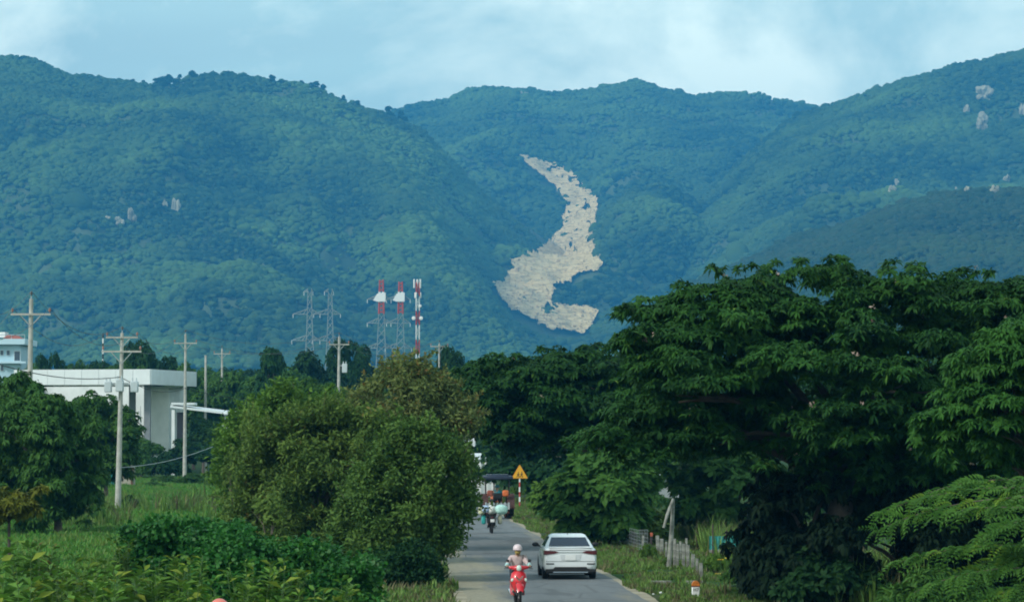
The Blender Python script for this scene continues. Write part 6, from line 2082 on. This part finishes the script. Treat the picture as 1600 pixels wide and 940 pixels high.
def blue_building():
    Y = 450; s = Y / FPX
    A = P(-40, 0, Y); B = P(42, 0, Y)
    root = empty('blue_building', (A.x, A.y, 0)); tag(root, 'pale blue building with a red tiled roof behind the leftmost pole', 'building'); o = root.location
    zt = P(0, 539, Y).z
    b = MB(); b.box(((B.x - A.x) / 2, 5, zt / 2), (B.x - A.x - 1.2, 10, zt)); b.build('wall', m_sky_blue, root, smooth=False)
    r_ = MB(); r_.box(((B.x - A.x) / 2, 4.6, P(0, 534, Y).z), (B.x - A.x + .3, 11.5, 9 * s), bev=.05); r_.build('roof_slab', mat('pale_blue_slab', (.52, .70, .78), .7), root)
    t_ = MB(); xr = P(-4, 0, Y).x - o.x
    x0, x1 = P(2, 0, Y).x - o.x, P(34, 0, Y).x - o.x
    t_.add([(x0, 2, P(0, 530, Y).z), (x1, 2, P(0, 530, Y).z), (x1, 8, P(0, 530, Y).z), (x0, 8, P(0, 530, Y).z), (x0 + .3, 5, P(0, 521, Y).z), (x1 - .8, 5, P(0, 523, Y).z)], [(0, 1, 5, 4), (2, 3, 4, 5), (1, 2, 5), (3, 0, 4), (0, 3, 2, 1)])
    t_.build('roof', mat('red_tiles', (.36, .10, .07), .7, var=.2, scale=3), root, smooth=False)
    k_ = MB(); k_.box((P(-2, 0, Y).x - o.x, 6, P(0, 521, Y).z), (10 * s, 3, 8 * s)); k_.build('water_tank', m_whitepaint, root)
    ra = MB(); ra.tube([(0, -.5, P(0, 523, Y).z), (B.x - A.x, -.5, P(0, 523, Y).z)], .05, 5)
    for k in range(5): ra.tube([((B.x - A.x) * k / 4, -.5, P(0, 531, Y).z), ((B.x - A.x) * k / 4, -.5, P(0, 523, Y).z)], .04, 5)
    ra.build('roof_rail', m_steel, root)
    for (px, py, w, h) in ((3, 551, 6, 9), (13, 551, 6, 9), (27, 556, 11, 18), (3, 575, 6, 9)):
        c = P(px, py, Y) - o; f = MB(); f.box((c.x, -.03, c.z), (w * s, .16, h * s), bev=.01); fr = f.build('window', mat('pale_frame', (.55, .66, .70), .6), root)
        g = MB(); g.box((c.x, -.08, c.z), (w * s * .78, .10, h * s * .8)); g.build('pane', mat('dim_glass', (.04, .07, .10), .15), fr)
    bl = MB(); c = P(20, 566, Y) - o; bl.box((c.x, -.5, c.z), (44 * s, 1.0, .25)); bl.build('balcony', mat('pale_blue_slab', (.52, .70, .78), .7), root)
blue_building()
def small_house(px0, px1, top, eave, Y, label, m_r, m_w, posts=False):
    A, B = P(px0, 0, Y), P(px1, 0, Y); root = empty('house', (A.x, Y, 0)); tag(root, label, 'house')
    L = B.x - A.x; ze, zt = P(0, eave, Y).z, P(0, top, Y).z
    b = MB(); b.box((L / 2, 4, ze / 2), (L, 8, ze)); b.build('wall', m_w, root, smooth=False)
    r_ = MB(); r_.add([(-.4, -.6, ze), (L + .4, -.6, ze), (L + .4, 8.6, ze), (-.4, 8.6, ze), (-.4, 4, zt), (L + .4, 4, zt)], [(0, 1, 5, 4), (2, 3, 4, 5), (1, 2, 5), (3, 0, 4), (0, 3, 2, 1)]); r_.build('roof', m_r, root, smooth=False)
    for k in range(3):
        w = MB(); w.box((L * (.2 + .3 * k), -.03, ze * .55), (L * .14, .12, ze * .35)); f = w.build('window', m_whitepaint, root)
        g = MB(); g.box((L * (.2 + .3 * k), -.07, ze * .55), (L * .11, .10, ze * .3)); g.build('pane', m_dark, f)
    if posts:
        for k in range(4):
            p = MB(); p.box((L * (.02 + .32 * k), -2.2, ze / 2 - .1), (.28, .28, ze - .2), bev=.02); p.build('porch_post', m_whitepaint, root)
small_house(690, 735, 676, 697, 300, 'white roofed house glimpsed left of the overhanging dark crown', m_roofw, m_wall)
small_house(738, 772, 708, 717, 255, 'white house with porch posts glimpsed above the tractor canopy', m_roofw, m_wall, True)
small_house(990, 1060, 728, 745, 250, 'pale grey house glimpsed through the gap right of the roadside bushes', mat('pale_grey_sheet', (.48, .54, .55), .6), mat('pale_grey_wall', (.36, .40, .41), .8))
def hut():
    Y = 300; s = Y / FPX; A = P(163, 0, Y); root = empty('hut', (A.x, Y, 0)); tag(root, 'small teal hut with a beige wall beside the transformer pole', 'hut'); f = lambda px: P(px, 0, Y).x - A.x
    zt = P(0, 737, Y).z; zt = max(zt, .9)
    zt = 2.0
    b = MB(); b.box((f(172), 1, zt / 2), (18 * s, 2, zt)); b.build('teal_wall', mat('teal_sheet', (.02, .24, .22), .5), root, smooth=False)
    c = MB(); c.box((f(198), 1.2, zt * .46), (24 * s, 2, zt * .92)); c.build('beige_wall', mat('beige_wall', (.38, .35, .27), .8), root, smooth=False)
    d = MB(); d.box((f(209), .15, zt * .42), (4 * s, .1, zt * .8)); d.build('door', mat('brown_door', (.12, .06, .03), .7), root, smooth=False)
    r_ = MB(); r_.box((f(188), 1, zt + .08), (52 * s, 2.6, .12)); r_.build('roof', m_greymetal, root, smooth=False)
hut()
def tarp(px, py, w, h, Y, label, m, seed):
    c = P(px, py, Y); s = Y / FPX; n = 10
    V, F = [], []
    for i in range(n + 1):
        for j in range(n + 1):
            V.append(((i / n - .5) * w * s, (j / n - .5) * 2.0, max(.1, h * s * (1 - abs(j / n - .5) * 1.6)) + .1 * mnoise.noise(Vector((i * .6, j * .6, seed)))))
    F = [(i * (n + 1) + j, (i + 1) * (n + 1) + j, (i + 1) * (n + 1) + j + 1, i * (n + 1) + j + 1) for i in range(n) for j in range(n)]
    b = MB(); b.add(V, F); o = b.build('tarp', m); o.location = (c.x, Y, 0); tag(o, label, 'tarp')
tarp(104, 745, 34, 34, 240, 'pale blue tarp behind the dark drooping field tree', mat('pale_blue_tarp', (.40, .64, .66), .6, var=.2, scale=2), 2)
# ================================================================== TREES BEHIND, SHRUBS, FOREGROUND WEEDS
def proto_pads(kind, seed):
    rs = np.random.RandomState(seed); pads = []
    if kind == 'round':
        for i in range(26):
            u = rs.randn(3); u /= np.linalg.norm(u); r = rs.rand() ** .4
            pads.append((u[0] * r * 3.0, u[1] * r * 3.0, 5.4 + u[2] * r * 2.3, 1.25, 1.25, .9))
    elif kind == 'wide':
        for i in range(30):
            a = rs.rand() * 6.28; r = rs.rand() ** .5 * 4.4
            pads.append((r * math.cos(a), r * math.sin(a), 6.6 - .10 * r * r * .5 + rs.randn() * .6, 1.4, 1.4, .7))
    elif kind == 'tall':
        for i in range(26):
            z = 2.5 + 6.0 * rs.rand(); w = 1.9 * math.sin(PI * min(1, (z - 1.2) / 8.0)) ** .7
            a = rs.rand() * 6.28; r = rs.rand() ** .5 * w
            pads.append((r * math.cos(a), r * math.sin(a), z, 1.0, 1.0, .9))
    else:   # shrub
        for i in range(16):
            a = rs.rand() * 6.28; r = rs.rand() ** .5 * 1.5
            pads.append((r * math.cos(a), r * math.sin(a), .55 + rs.rand() * 1.2 * (1 - r / 2.2), .6, .6, .5))
    return np.array(pads)
PROT = {}
def proto(kind, lm, label, cat, L=.42, n_per=80, seed=0, name=None):
    key = (kind, lm.name, seed)
    if key in PROT: return PROT[key], False
    PROT[key] = tree(name or ('background_tree' if kind != 'shrub' else 'field_shrub'), (0, 0, 0), proto_pads(kind, seed + 200), label, cat, lm, n_per=n_per, nleaf=8, L=L, Wd=L * .36, droop=.8, zmin=-.45,
                     rad=.22 if kind != 'shrub' else .05, seed=seed + 300, fork=.4, nlimb=8)
    return PROT[key], True
HT = {'round': 8.6, 'wide': 8.0, 'tall': 9.3, 'shrub': 2.0}
WDT = {'round': 8.0, 'wide': 10.6, 'tall': 5.4, 'shrub': 4.0}
rb = np.random.RandomState(90)
def place(kind, lm, px, top, wpx, Y, label, cat='tree', seed=0, group=None, **kw):
    p, first = proto(kind, lm, label, cat, seed=seed, **kw)
    o = p if first else copy_tree(p)
    c = P(px, top, Y)
    o.location = (c.x, Y, 0)
    sx = wpx * Y / FPX / WDT[kind]; sz = c.z / HT[kind]
    o.scale = (sx, sx * (.8 + .3 * rb.rand()), sz)
    o.rotation_euler.z = rb.rand() * 6.28 if abs(1) else 0
    o['label'] = label; o['category'] = cat
    if group: o['group'] = group
G_ = 'trees behind the field and the station'
# nearer mid green trees behind the thicket
place('round', lm_mid, 352, 568, 120, 410, 'mid green tree right of the annex awning', group=G_)
place('wide', lm_mid, 425, 572, 130, 400, 'mid green tree between the annex and the boxed pole', group=G_, seed=1)
place('round', lm_mid, 318, 600, 90, 415, 'mid green tree rising behind the white annex roof', group=G_)
place('round', lm_dark, 480, 541, 130, 430, 'dark crowned tree below the leftmost grey pylon', group=G_, seed=2)
place('wide', lm_dark, 548, 538, 100, 440, 'dark crowned tree behind the boxed pole', group=G_, seed=3)
place('tall', lm_dark, 425, 545, 60, 390, 'dark pointed tree left of the leftmost grey pylon', group=G_, seed=4)
place('round', lm_mid, 570, 590, 110, 250, 'mid green tree right of the boxed pole', group=G_)
place('wide', lm_mid, 500, 590, 130, 235, 'mid green tree behind the bright yellow green one', group=G_, seed=1)
place('round', lm_mid, 655, 562, 70, 330, 'mid green tree between the rusty tree and the radio tower', group=G_)
place('wide', lm_dark, 712, 548, 80, 380, 'dark tree right of the pole by the dark crowns', group=G_, seed=3)
place('round', lm_dark, 770, 560, 110, 300, 'dark tree behind the overhanging dark crown', group=G_, seed=2)
place('wide', lm_dark, 232, 540, 110, 440, 'dark crowned tree behind the right end of the station canopy', group=G_, seed=3)
place('round', lm_mid, 285, 556, 70, 430, 'mid green tree just behind the annex pole', group=G_)
place('wide', lm_dark, 82, 558, 62, 450, 'dark spreading tree right of the leftmost pole', group=G_, seed=3)
place('wide', lm_mid, 116, 561, 58, 455, 'smaller mid green tree behind the middle of the station canopy', group=G_, seed=1)
place('round', lm_dark, 150, 558, 70, 445, 'dark round tree beside the striped mast', group=G_, seed=2)
place('wide', lm_mid, 195, 563, 80, 435, 'mid green tree behind the transformer pole', group=G_, seed=1)
place('round', lm_mid, 45, 556, 70, 420, 'mid green tree at the foot of the pale blue building', group=G_)
place('round', lm_dark, -10, 580, 110, 230, 'dark tree at the left edge in front of the pale blue building', group=G_, seed=2)
place('round', lm_mid, 318, 646, 76, 392, 'dark green tree standing under the annex awning', group=G_, seed=2)
place('round', lm_mid, 222, 676, 70, 355, 'mid green tree hiding the foot of the tall white building', group=G_)
place('round', lm_dark, 290, 682, 66, 358, 'dark green tree hiding the foot of the annex pole', group=G_, seed=2)
place('round', lm_dark, 335, 690, 70, 352, 'dark green bushy tree below the annex low wall', group=G_, seed=2)
place('wide', lm_mid, 140, 655, 120, 362, 'mid green tree in front of the station kiosk', group=G_, seed=1)
place('round', lm_dark, 820, 600, 140, 290, 'dark tree closing the end of the road on the right', group=G_, seed=2)
place('wide', lm_dark, 690, 640, 150, 330, 'dark tree closing the end of the road on the left', group=G_, seed=3)
place('round', lm_mid, 728, 716, 60, 246, 'mid green tree hiding most of the porch house', group=G_)
place('round', lm_dark, 772, 700, 50, 244, 'dark green tree right of the porch house', group=G_, seed=2)
place('round', lm_dark, 745, 690, 90, 300, 'dark low tree behind the tractor', group=G_, seed=2)
place('round', lm_dark, 900, 600, 160, 300, 'dark tree behind the warning sign trees', group=G_, seed=2)
place('wide', lm_dark, 1000, 620, 180, 330, 'dark wide tree behind the pale grey house', group=G_, seed=3)
place('round', lm_dark, 1120, 620, 180, 260, 'dark tree deep behind the huge spreading tree', group=G_, seed=2)
place('wide', lm_dark, 1240, 600, 240, 240, 'dark wide tree deep behind the black thicket', group=G_, seed=3)
place('round', lm_dark, 1370, 560, 240, 220, 'dark tree behind the right half of the huge spreading tree', group=G_, seed=2)
place('wide', lm_dark, 1520, 560, 260, 200, 'dark wide tree behind the lighter tree at the right edge', group=G_, seed=3)
place('round', lm_dark, 1500, 720, 260, 130, 'dark low tree behind the feathery branches', group=G_, seed=2)
place('round', lm_dark, 1350, 740, 200, 140, 'dark low tree behind the black thicket', group=G_, seed=2)
# slender young trees that poke out of the roadside thicket
H_ = 'slender trees poking out of the thicket'
for (px, top, w, Y, lm, lb, sd) in [(388, 618, 46, 148, lm_olive, 'slender olive sapling at the top left of the thicket', 31), (536, 618, 44, 133, lm_olive, 'slender olive sapling left of the tallest thicket tree', 31), (592, 572, 34, 144, lm_rust, 'rusty tipped slender tree at the left shoulder of the tallest thicket tree', 32),
                                    (712, 604, 36, 146, lm_rust, 'rusty tipped slender tree at the right shoulder of the tallest thicket tree', 32), (648, 640, 44, 118, lm_fresh, 'slender fresh green tree behind the leaning roadside tree', 33), (470, 606, 40, 150, lm_bright, 'bright slender shoot above the yellow green tree', 34),
                                    (366, 690, 50, 140, lm_olive, 'olive bushy sapling at the left foot of the thicket', 31), (560, 716, 60, 116, lm_fresh, 'fresh green sapling between the olive tree and the leaning roadside tree', 33), (420, 760, 80, 112, lm_olive, 'olive scrubby sapling below the olive green tree', 31)]:
    place('tall', lm, px, top, w, Y, lb, 'tree', group=H_, seed=sd, L=.34, n_per=26, name='slender_tree')
# the wood that closes the view behind everything
def back_wood():
    rs = np.random.RandomState(95); n = 0
    for k in range(64):
        px = -40 + 1700 * (k + rs.rand()) / 64; Y = 430 + 120 * rs.rand(); top = 566 + 22 * rs.rand() + (14 if 640 < px < 760 else 0)
        kind, sd, lmx = [('round', 2, lm_dark), ('wide', 3, lm_dark), ('round', 0, lm_mid), ('wide', 1, lm_mid)][rs.randint(4)]
        place(kind, lmx, px, top, 70 + 50 * rs.rand(), Y, 'tree in the far row that closes the plain behind the fields', group='far row of trees', seed=sd)
back_wood()
# shrubs in the field and on the right verge
S_ = 'shrubs in the field'
place('shrub', lm_mid, 215, 700, 80, 350, 'large mid green shrub hiding the foot of the grey columns', 'shrub', group=S_, seed=7, L=.3)
place('shrub', lm_mid, 150, 712, 90, 352, 'large green shrub behind the dark drooping field tree', 'shrub', group=S_, seed=7, L=.3)
place('shrub', lm_dark, 262, 704, 80, 348, 'large dark shrub in front of the tall white building', 'shrub', group=S_, seed=7, L=.3)
for (px, top, w, Y, lm, lb) in [(300, 738, 50, 312, lm_mid, 'mid green shrub in the far field right of the transformer pole'), (345, 722, 56, 290, lm_bright, 'bright shrub at the right end of the far field'),
                                (203, 772, 30, 217, lm_dark, 'dark shrub at the foot of the transformer pole'), (258, 742, 50, 318, lm_mid, 'low green shrub in front of the hut'),
                                (368, 770, 50, 195, lm_mid, 'wide green shrub beside the thicket edge'), (150, 775, 60, 200, lm_olive, 'olive shrub below the dark drooping tree'),
                                (60, 790, 70, 190, lm_olive, 'olive shrub behind the yellowish sapling'),
                                (240, 752, 40, 300, lm_mid, 'small green shrub in the far field right of the transformer pole foot'), (385, 700, 60, 230, lm_dark, 'dark shrub behind the bright yellow green tree')]:
    place('shrub', lm, px, top, w, Y, lb, 'shrub', group=S_, seed=7, L=.3)
V_ = 'shrubs on the right verge'
for (px, top, w, Y, lm, lb) in [(1120, 862, 60, 118, lm_bright, 'pale green leafy shrub behind the lettered marker stone'), (1155, 880, 60, 108, lm_mid, 'mid green shrub at the edge of the black thicket'),
                                (1012, 846, 34, 131, lm_bright, 'small bright shrub at the foot of the red topped post'), (1045, 868, 30, 124, lm_bright, 'small bright shrub at the foot of the leaning pole'),
                                (1100, 838, 60, 145, lm_olive, 'olive shrub behind the nearest fence posts'), (1200, 905, 70, 98, lm_dark, 'dark shrub below the black thicket'),
                                (905, 770, 50, 190, lm_mid, 'mid green shrub behind the light green bush'), (1000, 785, 60, 175, lm_mid, 'mid green shrub left of the leaning pole'),
                                (1060, 800, 60, 165, lm_mid, 'mid green shrub right of the leaning pole'), (860, 700, 70, 260, lm_mid, 'mid green shrub behind the sign post'),
                                (1012, 750, 70, 205, lm_mid, 'mid green shrub in front of the pale grey house'), (820, 742, 50, 250, lm_bright, 'light green shrub at the foot of the warning sign'), (1140, 915, 46, 102, lm_bright, 'small leafy shrub right of the lettered marker stone')]:
    place('shrub', lm, px, top, w, Y, lb, 'shrub', group=V_, seed=8, L=.22, name='verge_shrub')
# yellow flowers on the pale shrub
def flowers():
    rs = np.random.RandomState(33)
    for k, (px, py, lb) in enumerate([(1126, 874, 'upper yellow flower head on the pale green shrub'), (1122, 896, 'lower yellow flower head on the pale green shrub'), (1135, 872, 'small yellow flower head right of the upper one')]):
        c = P(px, py, 115.5); root = empty('flower', (c.x, c.y, 0)); tag(root, lb, 'flower')
        b = MB(); b.tube([(.03, .1, 0), (0, .02, c.z)], .012, 5); b.build('stem', mat('flower_stem', (.05, .12, .03), .7), root)
        for j in range(7):
            a = 2 * PI * j / 7; p = MB()
            d = Vector((math.cos(a), math.sin(a), 0)); r_ = .12 * (1 if k < 2 else .6)
            p.add([(0, 0, c.z), d * r_ * .6 + Vector((-d.y, d.x, 0)) * r_ * .35 + Vector((0, 0, c.z + .03)), d * r_ + Vector((0, 0, c.z + .0)), d * r_ * .6 - Vector((-d.y, d.x, 0)) * r_ * .35 + Vector((0, 0, c.z + .03))], [(0, 1, 2, 3)])
            p.build('petal', mat('yellow_petal', (.70, .52, .03), .5), root, smooth=False)
flowers()

# ---- leafy weeds in the left foreground, each plant a thing
def weed_plant(px, top, Y, w, lm, label, seed, L=.20):
    rs = np.random.RandomState(seed); c = P(px, top, Y); root = empty('leafy_weed', (c.x, Y, 0)); tag(root, label, 'plant', 'leafy weeds in the left foreground')
    H = c.z; st = MB(); Vs, Fs, Ts = [], [], []; off = 0
    for k in range(24):
        a = rs.rand() * 6.28; r = w * rs.rand() ** .5; hx = H * (.45 + .55 * rs.rand()) if k else H
        e = Vector((r * math.cos(a), r * math.sin(a), hx)); b0 = e * .25; b0.z = 0
        st.tube([b0, b0.lerp(e, .5) + Vector((0, 0, .05)), e], [.014, .011, .005], 5)
        n = 34
        t = .25 + .75 * rs.rand(n); cen = np.array([b0.lerp(e, x)[:] for x in t])
        az = rs.rand(n) * 6.28
        d = unit(np.stack([np.cos(az), np.sin(az), .25 + .5 * rs.rand(n)], -1)); up = unit(np.array([0, 0, 1.0]) + .3 * rs.randn(n, 3))
        V, F, T = diamond_from(cen + d * .02, d, up, L, L * .42, rs, np.clip(.25 + .5 * rs.rand(n) + .3 * (t > .9), 0, 1))
        Vs.append(V); Fs.append(F + off); Ts.append(T); off += len(V)
    st.build('stem', mat('weed_stem', (.06, .12, .03), .7), root)
    link_mesh('foliage', np_mesh('foliage', np.concatenate(Vs), np.concatenate(Fs), lm, attrs={'tone': np.concatenate(Ts)}), root)
WEEDS = [(10, 866, 70, .45, lm_weed, 'silvery green weed at the bottom left corner', .26), (55, 880, 66, .5, lm_weed, 'broad weed second from the bottom left corner', .22), (105, 884, 64, .5, lm_bright, 'yellowish leafy weed left of the vine mound', .18),
         (150, 868, 74, .5, lm_bright, 'tall weed at the edge of the bright grass field', .18), (195, 892, 62, .5, lm_weed, 'leafy weed below the left flank of the vine mound', .2), (235, 878, 66, .5, lm_bright, 'yellow green weed in front of the dark hollow of the vine mound', .16),
         (285, 872, 66, .55, lm_bright, 'bright weed in front of the middle of the vine mound', .16), (318, 912, 60, .3, lm_weed, 'leafy weed left of the coral post', .18), (392, 898, 62, .4, lm_bright, 'yellow green weed right of the coral post', .17),
         (430, 912, 60, .45, lm_weed, 'leafy weed below the bright vine mound', .2), (20, 915, 58, .5, lm_weed, 'lowest weed in the bottom left corner', .24), (130, 915, 58, .5, lm_weed, 'low weed between the bottom left corner and the coral post', .2),
         (270, 915, 58, .45, lm_bright, 'low yellow green weed left of the coral post', .17), (400, 880, 72, .5, lm_weed, 'tall weed between the two vine mounds', .2), (305, 860, 76, .45, lm_bright, 'tall yellow green weed against the dark hollow of the vine mound', .17), (245, 898, 62, .5, lm_weed, 'broad leafy weed below the dark hollow of the vine mound', .22), (85, 905, 60, .5, lm_bright, 'bright low weed near the bottom left corner', .2), (170, 900, 64, .5, lm_weed, 'broad weed below the near edge of the grass field', .22), (450, 880, 72, .45, lm_bright, 'yellow green weed in front of the bright vine mound', .16), (540, 915, 66, .4, lm_weed, 'weed at the right foot of the bright vine mound', .18), (35, 850, 80, .5, lm_weed, 'tall weed near the yellowish sapling', .22), (75, 850, 82, .45, lm_olive, 'thin olive weed at the near edge of the grass field', .17),
         (490, 925, 60, .4, lm_weed, 'low weed under the right part of the bright vine mound', .17), (-15, 890, 64, .5, lm_weed, 'weed cut by the left edge of the picture', .26), (195, 850, 78, .3, lm_bright, 'slender weed at the left end of the vine mound', .15)]
for k, (px, top, Y, w, lm, lb, L) in enumerate(WEEDS):
    weed_plant(px, top - 6, Y, w * 1.15, lm, lb, 400 + k, L * 1.2)
# ================================================================== HAZE
def haze_box():
    m = bpy.data.materials.new('haze'); m.use_nodes = True
    t = m.node_tree; t.nodes.clear()
    out = t.nodes.new('ShaderNodeOutputMaterial')
    pv = t.nodes.new('ShaderNodeVolumePrincipled')
    pv.inputs['Color'].default_value = HAZE_COLOR
    pv.inputs['Density'].default_value = HAZE_DENSITY
    pv.inputs['Anisotropy'].default_value = 0.0
    t.links.new(pv.outputs[0], out.inputs['Volume'])
    b = MB(); b.box((0, 3950, 359), (5600, 8300, 722))
    o = b.build('haze', m, smooth=False)
    tag(o, kind='stuff')
haze_box()
